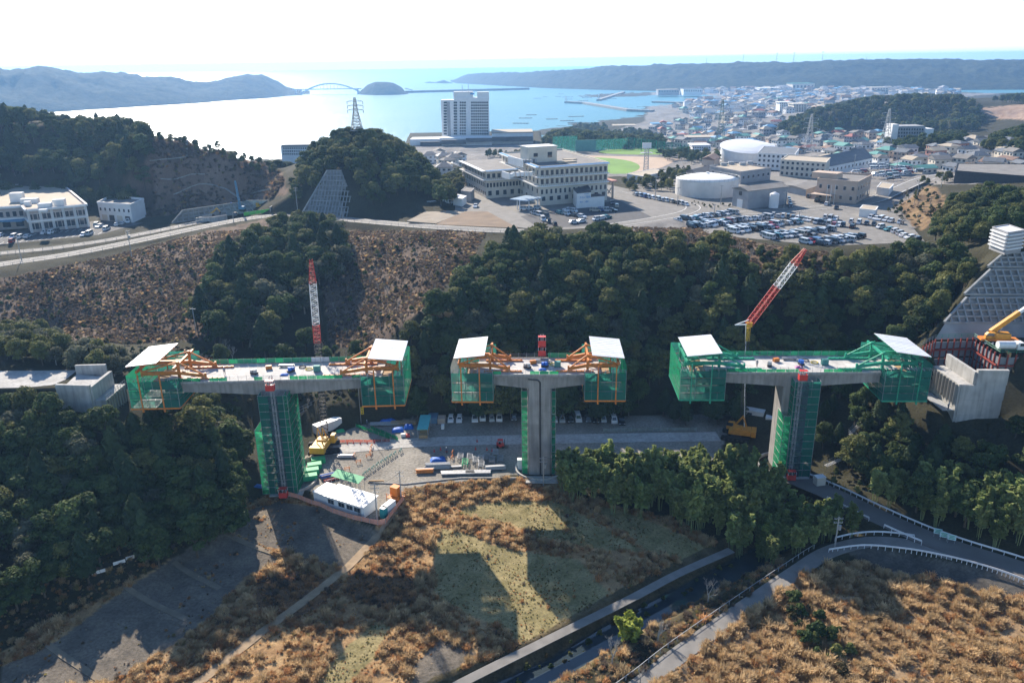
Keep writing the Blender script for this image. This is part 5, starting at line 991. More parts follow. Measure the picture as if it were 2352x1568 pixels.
# ================================================================== cranes
def lattice(t, name, p, q, w, bays, m, w2=None, th=.07):
    p = Vector(p); q = Vector(q); d = (q-p).normalized(); up = Vector((0, 0, 1)) if abs(d.z) < .9 else Vector((0, 1, 0)); x = d.cross(up).normalized(); y = x.cross(d); w2 = w2 or w; s = MB()
    ring = lambda f: [p+(q-p)*f+(a*x+b*y)*(w+(w2-w)*f)/2 for a, b in ((-1, -1), (1, -1), (1, 1), (-1, 1))]
    for k in range(bays):
        A_, B_ = ring(k/bays), ring((k+1)/bays)
        for i in range(4): s.bar(A_[i], B_[i], th*1.4); s.bar(A_[i], A_[(i+1) % 4], th); s.bar(A_[i] if k % 2 else A_[(i+1) % 4], B_[(i+1) % 4] if k % 2 else B_[i], th)
    return s.build(name, m, t)
def crawler(label, loc, rz, body, scale=1.0, turn=0.0):
    t = thing('crawler_crane', label, 'crane', loc, rz, 'crawler cranes'); t.scale = (scale,)*3
    for y in (-2.3, 2.3):
        s = MB(); n = 8; pr = []
        for i in range(n+1): a = math.pi/2+math.pi*i/n; pr.append((-3.1+math.cos(a)*.55, .58+math.sin(a)*.55))
        for i in range(n+1): a = -math.pi/2+math.pi*i/n; pr.append((3.1+math.cos(a)*.55, .58+math.sin(a)*.55))
        s.extr([(x, z) for x, z in pr], y-.45, y+.45, 'y'); tr = s.build('track', black, t); s = MB()
        for i in range(6): s.tube((-2.7+i*1.08, y-.47, .5), (-2.7+i*1.08, y+.47, .5), .3, 8)
        s.build('track_roller', dark, tr)
    s = MB(); s.box((0, 0, .75), (2.6, 3.8, .6)); s.tube((0, 0, 1.0), (0, 0, 1.35), 1.1, 14); s.build('undercarriage', dark, t)
    s = MB(); s.extr([(-3.6, 1.4), (1.9, 1.4), (1.9, 2.0), (.4, 2.9), (-3.6, 2.9)], -1.45, 1.45, 'y'); s.box((-.5, 0, 3.05), (2.0, 2.2, .3)); s.build('engine_house', body, t)
    s = MB(); s.box((-4.3, 0, 2.1), (1.2, 3.4, 1.5)); s.build('counterweight', body, t)
    s = MB(); s.extr([(.6, 1.45), (2.7, 1.45), (2.7, 2.4), (2.2, 3.4), (.6, 3.4)], -2.45, -1.5, 'y'); cb = s.build('cab', body, t); s = MB(); s.extr([(1.0, 2.2), (2.72, 2.45), (2.24, 3.3), (1.0, 3.3)], -2.47, -1.48, 'y'); s.build('window', glass, cb)
    s = MB()
    for y in (-.6, .6): s.bar((-2.6, y, 2.9), (-1.4, y, 6.2), .16); s.bar((-1.4, y, 6.2), (1.2, y, 2.4), .14)
    s.build('gantry', body, t)
    for c in t.children:
        if c.name.split('.')[0] in ('engine_house', 'counterweight', 'cab', 'gantry'): c.rotation_euler.z = turn
    return t
cbase = gz(745, 1032, 0); lc = crawler('yellow crawler crane with a tall dark and red-white lattice boom in the yard', cbase, R_(12), yellow, 1.1, R_(72))
ti = gy(714, 596, cbase[1]+1.0); up = Matrix.Rotation(-R_(12), 4, 'Z') @ Vector(ti-cbase); up = up/1.1; b0 = Vector((.4, 1.2, 2.2)); fr = lambda f: b0+(up-b0)*f
lattice(lc, 'boom', fr(0), fr(.56), 1.5, 26, dark, 1.5); lattice(lc, 'boom', fr(.56), fr(.66), 1.5, 5, red); lattice(lc, 'boom', fr(.66), fr(.88), 1.5, 11, white); lattice(lc, 'boom', fr(.88), fr(1), 1.5, 6, red, .6)
s = MB(); s.tube((-1.4, 0, 6.2), tuple(fr(.97)), .035, 4); s.tube(tuple(fr(.99)), tuple(fr(.99)-Vector((-1.2, 0, 14))), .03, 4); s.build('cable', dark, lc)
rb = gz(1690, 1004, 0); amber = mat('amber_paint', (0.62, 0.27, 0.03), rough=.5, var=.12, spec=.4); rc = crawler('orange crawler crane behind the bamboo, its thin mast carrying a red-white jib', rb, R_(160), mat('amber_paint', (0.62, 0.27, 0.03), rough=.5, var=.12, spec=.4))
def rloc(u, v, y): return Matrix.Rotation(-R_(160), 4, 'Z') @ Vector(gy(u, v, y)-rb)
h0 = rloc(1702, 985, rb[1]+.5); h1 = rloc(1719, 745, rb[1]+1.5); tip = rloc(1850, 572, rb[1]+6); lattice(rc, 'mast', h0, h1, .85, 22, dark, .8, .05); s = MB(); s.tube(h0+Vector((-.8, 0, 0)), h1+Vector((.6, 0, 0)), .13, 6); s.build('luffing_rope', white, rc)
g = lambda f: h1+(tip-h1)*f
lattice(rc, 'jib', g(0), g(.5), 1.4, 12, red); lattice(rc, 'jib', g(.5), g(.8), 1.4, 7, white); lattice(rc, 'jib', g(.8), g(1), 1.4, 5, red, .5)
s = MB(); bk = rloc(1688, 746, rb[1]); s.bar(h1, bk, .25); s.bar(h1+Vector((0, 0, 1.2)), bk, .18); s.build('back_strut', white, rc); s = MB(); s.box(tuple(h1+Vector((-.1, 0, -2.6))), (1.0, .8, 3.4)); s.box(tuple(h1+Vector((-.2, 0, 0))), (1.5, .9, 1.1)); s.build('head_block', yellow, rc); s = MB(); s.tube(g(.99), g(.99)-Vector((0, 0, 13)), .03, 4); s.tube(bk, g(.95), .03, 4); s.build('cable', dark, rc)
# mobile crane and tank lorry on the platform
mc_ = gz(2290, 790, 26); mt_ = thing('mobile_crane', 'orange mobile crane with raised telescopic boom on the platform by the lattice wall', 'crane', mc_, R_(170)); s = MB()
s.box((0, 0, 1.35), (8.5, 2.5, .5)); s.build('chassis', orange, mt_)
for x in (-3.0, -1.2, 1.6, 3.2):
    for y in (-1.1, 1.1): s = MB(); s.tube((x, y-.2, .6), (x, y+.2, .6), .6, 12); wh = s.build('wheel', black, mt_); s = MB(); s.tube((x, y-.22, .6), (x, y+.22, .6), .28, 10); s.build('rim', white, wh)
s = MB(); s.box((-.2, 0, 2.3), (4.2, 2.4, 1.3)); s.build('turntable_house', amber, mt_); s = MB(); s.extr([(1.2, 1.7), (3.4, 1.7), (3.3, 2.6), (2.8, 3.2), (1.2, 3.2)], .1, 1.2, 'y'); cb = s.build('cab', amber, mt_); s = MB(); s.extr([(1.5, 2.4), (3.36, 2.4), (2.84, 3.1), (1.5, 3.1)], .08, 1.22, 'y'); s.build('window', glass, cb)
bs = Vector((1.8, -.5, 2.9)); be = Matrix.Rotation(-R_(170), 4, 'Z') @ Vector(gy(2395, 680, mc_[1]+2)-mc_)
s = MB(); s.bar(bs, bs+(be-bs)*.55, .95, 1.1); s.build('boom_base', amber, mt_); s = MB(); s.bar(bs+(be-bs)*.5, be, .65, .75); s.build('boom_extension', white, mt_); s = MB(); s.bar(bs+Vector((-1.5, 0, -.6)), bs+(be-bs)*.3, .3); s.build('lift_cylinder', galv, mt_)
tk = thing('tank_lorry', 'small white tank lorry parked at the edge of the excavation', 'lorry', gz(2316, 808, 26), R_(-4)); s = MB(); s.box((0, 0, .75), (6.0, 1.7, .3)); s.build('chassis', dark, tk); s = MB(); s.tube((-2.8, 0, 1.75), (1.0, 0, 1.75), .95, 16); s.build('tank', white, tk, smooth=False)
s = MB(); s.extr([(1.4, .8), (3.1, .8), (3.1, 1.7), (2.75, 2.6), (1.4, 2.6)], -.95, .95, 'y'); cb = s.build('cab', white, tk); s = MB(); s.extr([(1.9, 1.75), (3.11, 1.75), (2.8, 2.45), (1.9, 2.45)], -.97, .97, 'y'); s.build('window', glass, cb)
for x in (-1.8, 2.2):
    for y in (-.85, .85): s = MB(); s.tube((x, y-.14, .42), (x, y+.14, .42), .42, 12); s.build('wheel', black, tk)
# ================================================================== buildings
wcream = mat('cream_wall', (0.60, 0.55, 0.47), rough=.85, var=.08, scale=.3); wwhite = mat('white_wall', (0.74, 0.74, 0.73), rough=.8, var=.06, scale=.3); wgrey = mat('grey_wall', (0.33, 0.33, 0.34), rough=.85, var=.12, scale=.3); wbeige = mat('beige_wall', (0.50, 0.39, 0.31), rough=.85, var=.08, scale=.3); wpink = mat('greige_wall', (0.44, 0.38, 0.35), rough=.85, var=.08, scale=.3); wdark = mat('dark_wall', (0.06, 0.06, 0.065), rough=.7, var=.15)
rgrey = mat('grey_roof', (0.20, 0.19, 0.18), rough=.9, var=.15, scale=.25); rtan = mat('tan_roof', (0.42, 0.36, 0.28), rough=.9, var=.1, scale=.2); rdark = mat('dark_roof', (0.075, 0.075, 0.08), rough=.7, var=.15, scale=.5); rblue = mat('blue_roof', (0.10, 0.26, 0.42), rough=.6, var=.12); rred = mat('red_roof', (0.33, 0.11, 0.09), rough=.75, var=.15); rbrown = mat('brown_roof', (0.20, 0.13, 0.10), rough=.8, var=.15); rteal = mat('teal_roof', (0.10, 0.28, 0.25), rough=.7, var=.12); rslate = mat('slate_roof', (0.13, 0.145, 0.165), rough=.7, var=.15, scale=.5); bluet = mat('blue_trim', (0.10, 0.30, 0.58), rough=.5, var=.08); salmon = mat('salmon_wall', (0.52, 0.27, 0.22), rough=.85, var=.08); wred = mat('brick_red_wall', (0.42, 0.12, 0.10), rough=.85, var=.1)
WM = {}
def winmesh(w, h):
    k = (round(w, 2), round(h, 2))
    if k not in WM:
        s = MB(); s.box((0, -.02, 0), (w, .10, h), mi=0); s.box((0, -.05, h/2+.06), (w+.2, .2, .1), mi=1); s.box((0, -.05, -h/2-.06), (w+.2, .2, .1), mi=1); WM[k] = s.mesh('window', [glass, wwhite])
    return WM[k]
def polybld(name, label, cat, uv, z, h, wm, rm, walls={}, group=None, par=.7, pts=None, base=-1.0, solo=True):
    """flat-roofed block on the given corners; walls: edge index -> list of (height of window centre, count, width, height)"""
    P = [np.array(p) for p in (pts or [gz(u, v, z) for u, v in uv])]; o = P[0].copy(); o[2] = z; t = thing(name, label, cat, o, 0, group); q = [(p[0]-o[0], p[1]-o[1]) for p in P]
    ar = sum(q[i][0]*q[(i+1) % len(q)][1]-q[(i+1) % len(q)][0]*q[i][1] for i in range(len(q))); sg = 1 if ar > 0 else -1
    s = MB(); s.prism(q, base, h); s.build('wall', wm, t)
    c = np.mean(q, 0); ins = [(c[0]+(x-c[0])*.97, c[1]+(y-c[1])*.97) for x, y in q]; s = MB(); s.prism(ins, h+.004, h+.06); s.build('roof', rm, t)
    if par:
        s = MB()
        for i in range(len(q)):
            a, b = q[i], q[(i+1) % len(q)]; L = math.hypot(b[0]-a[0], b[1]-a[1]); s.bar((a[0], a[1], h+par/2), (b[0], b[1], h+par/2), .35, par)
        s.build('parapet', wm, t)
    for i, specs in walls.items():
        a, b = np.array(q[i]), np.array(q[(i+1) % len(q)]); d = b-a; L = np.linalg.norm(d); d /= L; n = np.array([d[1], -d[0]])*sg; an = math.atan2(d[1], d[0])+(0 if sg > 0 else math.pi)
        for zc, cnt, ww, wh in specs:
            if solo:
                for k in range(cnt): p = a+d*L*(k+.5)/cnt+n*.03; link('window', winmesh(ww, wh), t, (p[0], p[1], zc), an)
            else:
                s = MB()
                for k in range(cnt): p = a+d*L*(k+.5)/cnt+n*.05; s.box((p[0], p[1], zc), (ww, .14, wh), an)
                s.build('window_row', glass, t)
    t['q'] = 0; del t['q']; return t, q, sg
def slabs(t, q, edges, zs, out, m, rail=True, sg=1, th=.35):
    """balcony slabs with railings along some walls"""
    for i in edges:
        a, b = np.array(q[i]), np.array(q[(i+1) % len(q)]); d = (b-a)/np.linalg.norm(b-a); n = np.array([d[1], -d[0]])*sg
        for z in zs:
            s = MB(); p = a+n*out/2; r = b+n*out/2; s.bar((p[0], p[1], z), (r[0], r[1], z), out, th); sl_ = s.build('balcony', m, t)
            if rail:
                s = MB(); p = a+n*(out-.1); r = b+n*(out-.1); s.tube((p[0], p[1], z+1.15), (r[0], r[1], z+1.15), .04, 4); L = np.linalg.norm(b-a); k = int(L/1.0)
                for j in range(k+1): e = p+(r-p)*j/k; s.tube((e[0], e[1], z+.15), (e[0], e[1], z+1.15), .03, 4)
                s.build('railing', dark, sl_)
def roofbits(t, items):
    for nm, c, d, m in items: MB().box(c, d).build(nm, m, t)
# ---- hospital: two wings and a taller rear block
hA = gz(1239.7, 473.5, 34); hB = gz(1394, 460, 34); hL = gz(1187.7, 446.6, 34); hdir = hB-hA; back = hL-hA
P4 = [hA, hB, hB+back*1.75, hA+back*1.75]
hosp, q, sg = polybld('hospital', 'large cream hospital with balconied wings and rooftop equipment, beside the stadium', 'hospital', None, 34, 16.2, wcream, rgrey, {0: [(3.0, 9, 1.6, 1.9), (6.0, 15, .9, 2.0), (10.3, 14, 1.3, 2.2), (14.0, 14, 1.3, 2.2)], 3: [(6.0, 9, 1.2, 2.0), (10.2, 11, 1.3, 2.0), (14.0, 11, 1.3, 2.0), (2.4, 8, 1.2, 1.8)]}, pts=P4)
slabs(hosp, q, (0, 3), (8.4, 12.2), 1.7, wwhite, True, sg); slabs(hosp, q, (0, 3), (16.35,), 1.9, wwhite, False, sg); slabs(hosp, q, (0, 3), (16.62,), 1.4, bluet, False, sg, .2)
lA = gz(1117, 456.8, 34)-hA; lB = gz(1062.6, 426.5, 34)-hA; lC = lA+hdir*.78; s = MB(); pq = [(lA[0], lA[1]), (lC[0], lC[1]), (lC[0]+(lB-lA)[0], lC[1]+(lB-lA)[1]), (lB[0], lB[1])]; s.prism(pq, -1, 12.2); s.build('wall', wcream, hosp); s = MB(); s.prism(pq, 12.21, 12.27); s.build('roof', rgrey, hosp)
sg2 = 1 if sum(pq[i][0]*pq[(i+1) % 4][1]-pq[(i+1) % 4][0]*pq[i][1] for i in range(4)) > 0 else -1
slabs(hosp, pq, (0, 3), (8.4,), 1.5, wwhite, True, sg2); slabs(hosp, pq, (0, 3), (12.35,), 1.8, wwhite, False, sg2); slabs(hosp, pq, (0,), (12.62,), 1.3, bluet, False, sg2, .2)
for i, specs in {0: [(6.0, 16, 1.0, 2.0), (10.2, 10, 1.5, 2.0), (2.4, 7, 1.6, 2.2)], 3: [(2.2, 14, 1.1, 1.8), (6.0, 14, 1.1, 1.9), (10.2, 16, 1.3, 2.0)]}.items():
    a, b = np.array(pq[i]), np.array(pq[(i+1) % 4]); d = b-a; L = np.linalg.norm(d); d /= L; n = np.array([d[1], -d[0]])*sg2; an = math.atan2(d[1], d[0])+(0 if sg2 > 0 else math.pi)
    for zc, cnt, ww, wh in specs:
        for k in range(cnt): p = a+d*L*(k+.5)/cnt+n*.03; link('window', winmesh(ww, wh), hosp, (p[0], p[1], zc), an)
hx = hdir/np.linalg.norm(hdir); hy = back/np.linalg.norm(back); HR = math.atan2(hx[1], hx[0]); loc = lambda a, b, c: (hx[0]*a+hy[0]*b, hx[1]*a+hy[1]*b, c)
def hb(nm, c, d, m): MB().box(c, d, HR).build(nm, m, hosp)
hb('penthouse', loc(7, 22, 19.6), (14, 9, 6.8), wcream); hb('penthouse_roof', loc(7, 22, 23.1), (14.4, 9.4, .25), wwhite); hb('plant_screen', loc(-6, 17, 17.4), (.5, 16, 3.4), wwhite); hb('plant_screen', loc(-14.5, 4, 13.6), (.5, 8, 2.6), wwhite); hb('window', loc(11, 17.45, 19.4), (2.2, .12, 2.4), glass); hb('window', loc(4, 17.45, 19.6), (2, .12, 1.6), glass)
for k in range(7): hb('cooling_unit', loc(-12+k*1.9, 5+random.uniform(-1, 3), 13.3), (1.4, 1.6, 1.7), wwhite)
for k in range(6): hb('cooling_unit', loc(-3+k*1.3, 14+random.uniform(-1, 4), 17.2), (1.0, 1.5, 1.6), galv)
hb('skylight', loc(17, 12, 16.6), (9, 4, .5), rtan); hb('skylight', loc(22, 20, 16.5), (6, 3, .4), rtan)
cn = loc(-7.5, -3.5, 4.4); MB().box(cn, (11, 9, .4), HR+.5).build('entrance_canopy', mat('blue_grey_sheet', (0.30, 0.40, 0.50), rough=.4, var=.08), hosp); s = MB()
for dx, dy in ((-4.6, -3.6), (-4.6, 0), (4.6, -3.6), (0, -3.8)): p = loc(-7.5+dx*.9, -3.5+dy, 0); s.tube((p[0], p[1], 0), (p[0], p[1], 4.3), .22, 8)
s.build('canopy_post', wwhite, hosp); fc = loc(34.5, 6, 8.0); MB().box(fc, (7, 10, .6), HR).build('link_deck', salmon, hosp); s = MB()
for dx in (-2.5, 2.5): p = loc(34.5+dx, 2.5, 0); s.tube((p[0], p[1], 0), (p[0], p[1], 7.8), .5, 8)
s.bar(loc(32, 2.4, 6.5), loc(36, 2.4, 2.5), .4); s.bar(loc(37.5, 2.4, 6.5), loc(34.5, 2.4, 2.5), .4); s.build('brick_column', wbeige, hosp)
# ---- pharmacy
ph, q, sg = polybld('pharmacy', 'small pharmacy with a white sign wall and dark pitched roof in the hospital car park', 'shop', [(1325, 479.5), (1357, 476.5), (1350, 465), (1316, 468)], 34, 6.4, wwhite, rdark, {}, par=0)
s = MB(); a = [(x, y) for x, y in q]; s.add([(a[0][0], a[0][1], 6.5), (a[1][0], a[1][1], 7.6), (a[2][0], a[2][1], 7.6), (a[3][0], a[3][1], 6.5), (a[0][0], a[0][1], 6.3), (a[1][0], a[1][1], 6.3), (a[2][0], a[2][1], 6.3), (a[3][0], a[3][1], 6.3)], [(0, 1, 2, 3), (0, 4, 5, 1), (2, 6, 7, 3), (1, 5, 6, 2), (0, 3, 7, 4)]); s.build('pitched_roof', rdark, ph)
e = gz(1388, 474, 34)-gz(1325, 479.5, 34); b1 = np.array(q[1]); s = MB(); dd = np.array([e[0], e[1]])-b1; nb = np.array([-dd[1], dd[0]])/np.linalg.norm(dd)*6; s.prism([tuple(b1), (e[0], e[1]), (e[0]+nb[0], e[1]+nb[1]), tuple(b1+nb)], 0, 4.4); s.build('side_wing', wwhite, ph); s = MB(); s.prism([tuple(b1-nb*.02), (e[0]-nb[0]*.02, e[1]-nb[1]*.02), (e[0]+nb[0]*1.02, e[1]+nb[1]*1.02), tuple(b1+nb*1.02)], 4.41, 4.6); s.build('side_roof', rdark, ph)
try:
    fa = np.array(q[0]); fd = np.array(q[1])-fa; an = math.atan2(fd[1], fd[0]); fn = np.array([fd[1], -fd[0]])/np.linalg.norm(fd)
    for tx, f, zc, sz in (('かもご薬局', .18, 4.2, 1.05), ('処方せん', .52, 5.7, .55), ('受付', .2, 2.4, .7), ('調剤', .6, 2.4, .7)):
        cu = bpy.data.curves.new('sign_lettering', 'FONT'); cu.body = tx; cu.size = sz; cu.extrude = .02; cu.materials.append(bluet); p = fa+fd*f+fn*.08; tmp = bpy.data.objects.new('lettering', cu); COL.objects.link(tmp); me = bpy.data.meshes.new_from_object(tmp.evaluated_get(bpy.context.evaluated_depsgraph_get())); bpy.data.objects.remove(tmp); o = link('sign_lettering', me, ph, (p[0], p[1], zc)); o.rotation_euler = (math.pi/2, 0, an)
except Exception as ex: print(ex)
# ---- municipal building and the white block beside it
mb, q, sg = polybld('municipal_building', 'two-storey public building with pilasters and a tan roof beside its car park', 'office building', [(206, 521), (73, 535), (64, 524), (-90, 536), (-90, 470), (150, 468)], 27, 9.4, wpink, rtan, {0: [(6.6, 13, 1.3, 2.3), (2.6, 13, 1.4, 2.6)], 1: [(6.6, 3, 1.0, 2.3)], 2: [(6.6, 10, 1.4, 2.3), (2.2, 5, 3.0, 2.4)], 5: [(6.6, 6, 1.2, 2.3), (2.6, 6, 1.2, 2.3)]}, par=.8)
slabs(mb, q, (0, 1, 2, 5), (9.6,), .9, wwhite, False, sg, .9); slabs(mb, q, (0, 1, 2), (4.7,), .6, wwhite, False, sg, .6); a, b_ = np.array(q[0]), np.array(q[1]); d = b_-a; n = np.array([d[1], -d[0]])/np.linalg.norm(d)*sg; s = MB()
for k in range(6):
    for o_ in (-.35, 0, .35): p = a+d*(k*.2+.01)*(.98)+n*.2+d/np.linalg.norm(d)*o_; s.bar((p[0], p[1], 0), (p[0], p[1], 9.1), .18, .3)
s.build('pilaster', wwhite, mb); c = np.array(q[2])*.5+np.array(q[3])*.5
MB().box((q[2][0]-6, q[2][1]-3.0, 4.2), (16, 7, .4)).build('entrance_canopy', rblue, mb)
for (u, v, w_, d_, h_) in ((42, 463, 5, 4, 4), (70, 466, 7, 3, 2), (65, 473, 2.5, 2, 2), (105, 478, 5, 3, 2.2), (138, 473, 4.5, 3.5, 3), (100, 486, 3, 2, 1.0)): p = gz(u, v, 36.5)-gz(206, 521, 27); MB().box((p[0], p[1], 9.5+h_/2), (w_, d_, h_), .2).build('rooftop_unit', wwhite, mb)
wb, q, sg = polybld('white_block', 'white two-storey block with garage doors under the brown cut slope', 'building', [(231, 506), (306, 512), (337, 497), (262, 489)], 27, 7.6, wwhite, rgrey, {0: [(5.3, 7, .9, 1.3)]}, par=.9); a, b_ = np.array(q[0]), np.array(q[1]); d = b_-a; an = math.atan2(d[1], d[0]); n = np.array([d[1], -d[0]])/np.linalg.norm(d)*sg
for f, ww, m in ((.16, 3.2, wcream), (.38, 3.0, wdark), (.62, 3.2, wcream), (.86, 2.8, glass)): p = a+d*f+n*.05; MB().box((p[0], p[1], 1.5), (ww, .12, 2.6), an).build('garage_door', m, wb)
# ---- hotel on the shore
YH = 815.0
def atY(u, v, y): return gy(u, v, y)
def frontbox(t, nm, u0, u1, vt, vb, y, depth, m, dz=0): a = atY(u0, vb, y); b = atY(u1, vb, y); c = atY((u0+u1)/2, vt, y); o = t.location; s = MB(); s.span((a[0]-o.x, y-o.y, min(a[2], b[2])-o.z-dz), (b[0]-o.x, y+depth-o.y, c[2]-o.z)); return s.build(nm, m, t)
hb0 = atY(1070, 322, YH); hotel = thing('hotel', 'tall white hotel tower with rows of square windows on the shore of the bay', 'hotel', hb0)
frontbox(hotel, 'tower', 1016, 1046, 230, 322, YH-2, 16, wwhite, 8); frontbox(hotel, 'tower', 1046, 1124, 225, 322, YH, 18, wwhite, 8); frontbox(hotel, 'roof_block', 1042, 1086, 211, 229, YH+2, 12, wwhite); frontbox(hotel, 'roof_block', 1096, 1123, 211.5, 229, YH+2, 10, wwhite); frontbox(hotel, 'stair_recess', 1029, 1036, 234, 316, YH-2.3, .4, wgrey)
for k in range(12):
    v = 236+k*6.5; s = MB()
    for u in [1021, 1024.5, 1044, 1048]+[1058+i*5 for i in range(3)]+[1084+i*5 for i in range(8)]: p = atY(u, v, YH-2.3 if u < 1046 else YH-.3); s.box((p[0]-hb0[0], p[1]-hb0[1], p[2]-hb0[2]), (1.5, .6, 1.5))
    s.build('window_row', glass, hotel)
p = atY(1062, 211, YH+4)-hb0; s = MB(); s.tube(p, p+np.array([0, 0, 6]), .25, 5); p = atY(1076, 211, YH+4)-hb0; s.tube(p, p+np.array([0, 0, 7]), .25, 5); s.build('aerial', galv, hotel); frontbox(hotel, 'sign_lettering', 1080, 1090, 214, 217.5, YH+1.8, .15, bluet)
pod = thing('hotel_podium', 'long low white podium with a curved dark eave in front of the hotel', 'building', atY(1080, 335, YH-30))
for u0, u1, vt, vb, y, dp, m, nm in ((942, 1010, 320, 334, YH-30, 24, wwhite, 'wing'), (1010, 1130, 317, 333, YH-34, 22, wwhite, 'wing'), (1130, 1225, 306, 327, YH-24, 34, wwhite, 'wing'), (1128, 1224, 303.5, 306, YH-24, 34, rtan, 'wing_roof'), (965, 1014, 326, 335, YH-36, 4, rdark, 'eave'), (1014, 1070, 322, 331, YH-40, 4, rdark, 'eave'), (1070, 1130, 318, 326, YH-40, 4, rdark, 'eave'), (1130, 1224, 315, 324, YH-30, 4, rdark, 'eave'), (950, 1000, 334, 345, YH-34, 10, wbeige, 'base')): frontbox(pod, nm, u0, u1, vt, vb, y, dp, m, 6 if nm in ('wing', 'base') else 0)
for k in range(3):
    s = MB()
    for u in range(1020+k*35, 1055+k*35, 7): p = atY(u, 327-k*2.6, YH-34.2)-np.array(pod.location); s.box(p, (1.2, .3, 2))
    s.build('window_row', glass, pod)
ap = thing('apartment_block', 'white apartment block with blue eaves at the water edge behind the wooded hill', 'building', atY(700, 350, 690)); frontbox(ap, 'wall', 648, 742, 336, 366, 690, 14, wwhite, 6); frontbox(ap, 'roof', 646, 744, 332.5, 336, 689, 16, rslate); frontbox(ap, 'tower', 742, 762, 324, 366, 692, 10, wwhite, 6); frontbox(ap, 'tower_roof', 741, 763, 320.5, 324, 691, 12, rslate)
for k in range(3):
    s = MB()
    for u in range(652, 740, 5): p = atY(u, 341+k*6.5, 689.8)-np.array(ap.location); s.box(p, (1.0, .3, 1.3))
    s.build('window_row', glass, ap)
# ---- tank, sheds and public buildings on the terrace
tk_c = gz(1622, 446, 33.8); tank = thing('water_tank', 'large round white water tank with a low domed top', 'tank', tk_c); R0 = 14.2; s = MB(); n = 40
s.loft([[(R0*math.cos(2*math.pi*i/n), R0*math.sin(2*math.pi*i/n), z) for i in range(n)] for z in (-1, 7.2)], cap=False); s.build('shell', mat('tank_white', (0.62, 0.61, 0.58), rough=.6, var=.12, scale=.15), tank); s = MB(); rings = [[(R0*f*math.cos(2*math.pi*i/n), R0*f*math.sin(2*math.pi*i/n), 7.2+2.3*(1-f*f)) for i in range(n)] for f in (1.0, .8, .6, .4, .2, .05)]; s.loft(rings); s.build('dome', wwhite, tank, smooth=True); s = MB()
for i in range(n): a = 2*math.pi*i/n; b = 2*math.pi*(i+1)/n; s.tube((R0*math.cos(a), R0*math.sin(a), 8.3), (R0*math.cos(b), R0*math.sin(b), 8.3), .05, 4); s.tube((R0*math.cos(a), R0*math.sin(a), 7.2), (R0*math.cos(a), R0*math.sin(a), 8.3), .04, 4)
s.build('railing', galv, tank); s = MB(); s.tube((0, 0, 9.4), (0, 0, 10.2), .7, 10); s.build('vent', wwhite, tank)
def gable(name, label, cat, uv, z, h, rise, wm, rm, walls={}, along=1, over=.5, group=None):
    """pitched roof building on four corners; ridge runs along edge 0 (along=0) or edge 1 (along=1)"""
    t, q, sg = polybld(name, label, cat, uv, z, h, wm, rm, walls, group, par=0); Q = [np.array(p) for p in q]; Q = Q if along == 0 else Q[1:]+Q[:1]
    c = sum(Q)/4; Q = [c+(p-c)*(1+over/np.linalg.norm(p-c)*1.2) for p in Q]; m1, m2 = (Q[1]+Q[2])/2, (Q[3]+Q[0])/2; s = MB(); f = lambda p, zz: (p[0], p[1], zz)
    s.add([f(Q[0], h), f(Q[1], h), f(Q[2], h), f(Q[3], h), f(m1, h+rise), f(m2, h+rise), f(Q[0], h-.25), f(Q[1], h-.25), f(Q[2], h-.25), f(Q[3], h-.25)], [(0, 1, 4, 5), (2, 3, 5, 4), (1, 2, 4), (3, 0, 5), (6, 7, 1, 0), (7, 8, 2, 1), (8, 9, 3, 2), (9, 6, 0, 3), (9, 8, 7, 6)]); s.build('pitched_roof', rm, t); return t, q, sg
gw, q, sg = gable('warehouse', 'grey windowless warehouse with a roller door beside the white water tank', 'warehouse', [(1681, 473), (1716, 481), (1806, 470), (1770, 461)], 34, 7.6, 1.2, wgrey, rgrey, {}, along=1); a, b_ = np.array(q[0]), np.array(q[1]); d = b_-a; an = math.atan2(d[1], d[0]); n = np.array([d[1], -d[0]])/np.linalg.norm(d)*sg; p = a+d*.5+n*.06; MB().box((p[0], p[1], 1.7), (3.4, .12, 3.4), an).build('roller_door', wwhite, gw); p = a+d*.5+n*.06; MB().box((p[0], p[1], 6.0), (1.6, .12, 1.6), an).build('window', glass, gw)
st = thing('storage_silo', 'small white silo tank standing in front of the grey warehouse', 'tank', gz(1776, 480, 34)); s = MB(); s.tube((0, 0, .5), (0, 0, 6.2), 1.9, 20); s.tube((0, 0, 6.2), (0, 0, 6.9), 1.9, 20, .6); s.build('shell', wwhite, st); s = MB()
for i in range(4): a = i*1.57+.4; s.tube((1.6*math.cos(a), 1.6*math.sin(a), 0), (1.6*math.cos(a), 1.6*math.sin(a), .8), .15, 5)
s.build('leg', galv, st)
bb, q, sg = polybld('beige_office', 'beige two-storey office block with flagpoles and an entrance canopy', 'office building', [(1872, 461), (1964, 470), (1996, 451), (1908, 444)], 34, 9.0, wbeige, rgrey, {0: [(6.4, 5, 1.0, 1.6), (2.4, 4, 1.0, 1.6)], 1: [(6.4, 5, 1.1, 1.8), (2.4, 5, 1.1, 1.8)]}); MB().box((6, 5, 10.3), (11, 7, 2.6), math.atan2(q[1][1], q[1][0])).build('roof_block', wbeige, bb); a, b_ = np.array(q[0]), np.array(q[1]); d = b_-a; n = np.array([d[1], -d[0]])/np.linalg.norm(d)*sg; p = a+d*.22+n*2.2; MB().box((p[0], p[1], 3.4), (9, 5, .35), math.atan2(d[1], d[0])).build('entrance_canopy', wbeige, bb)
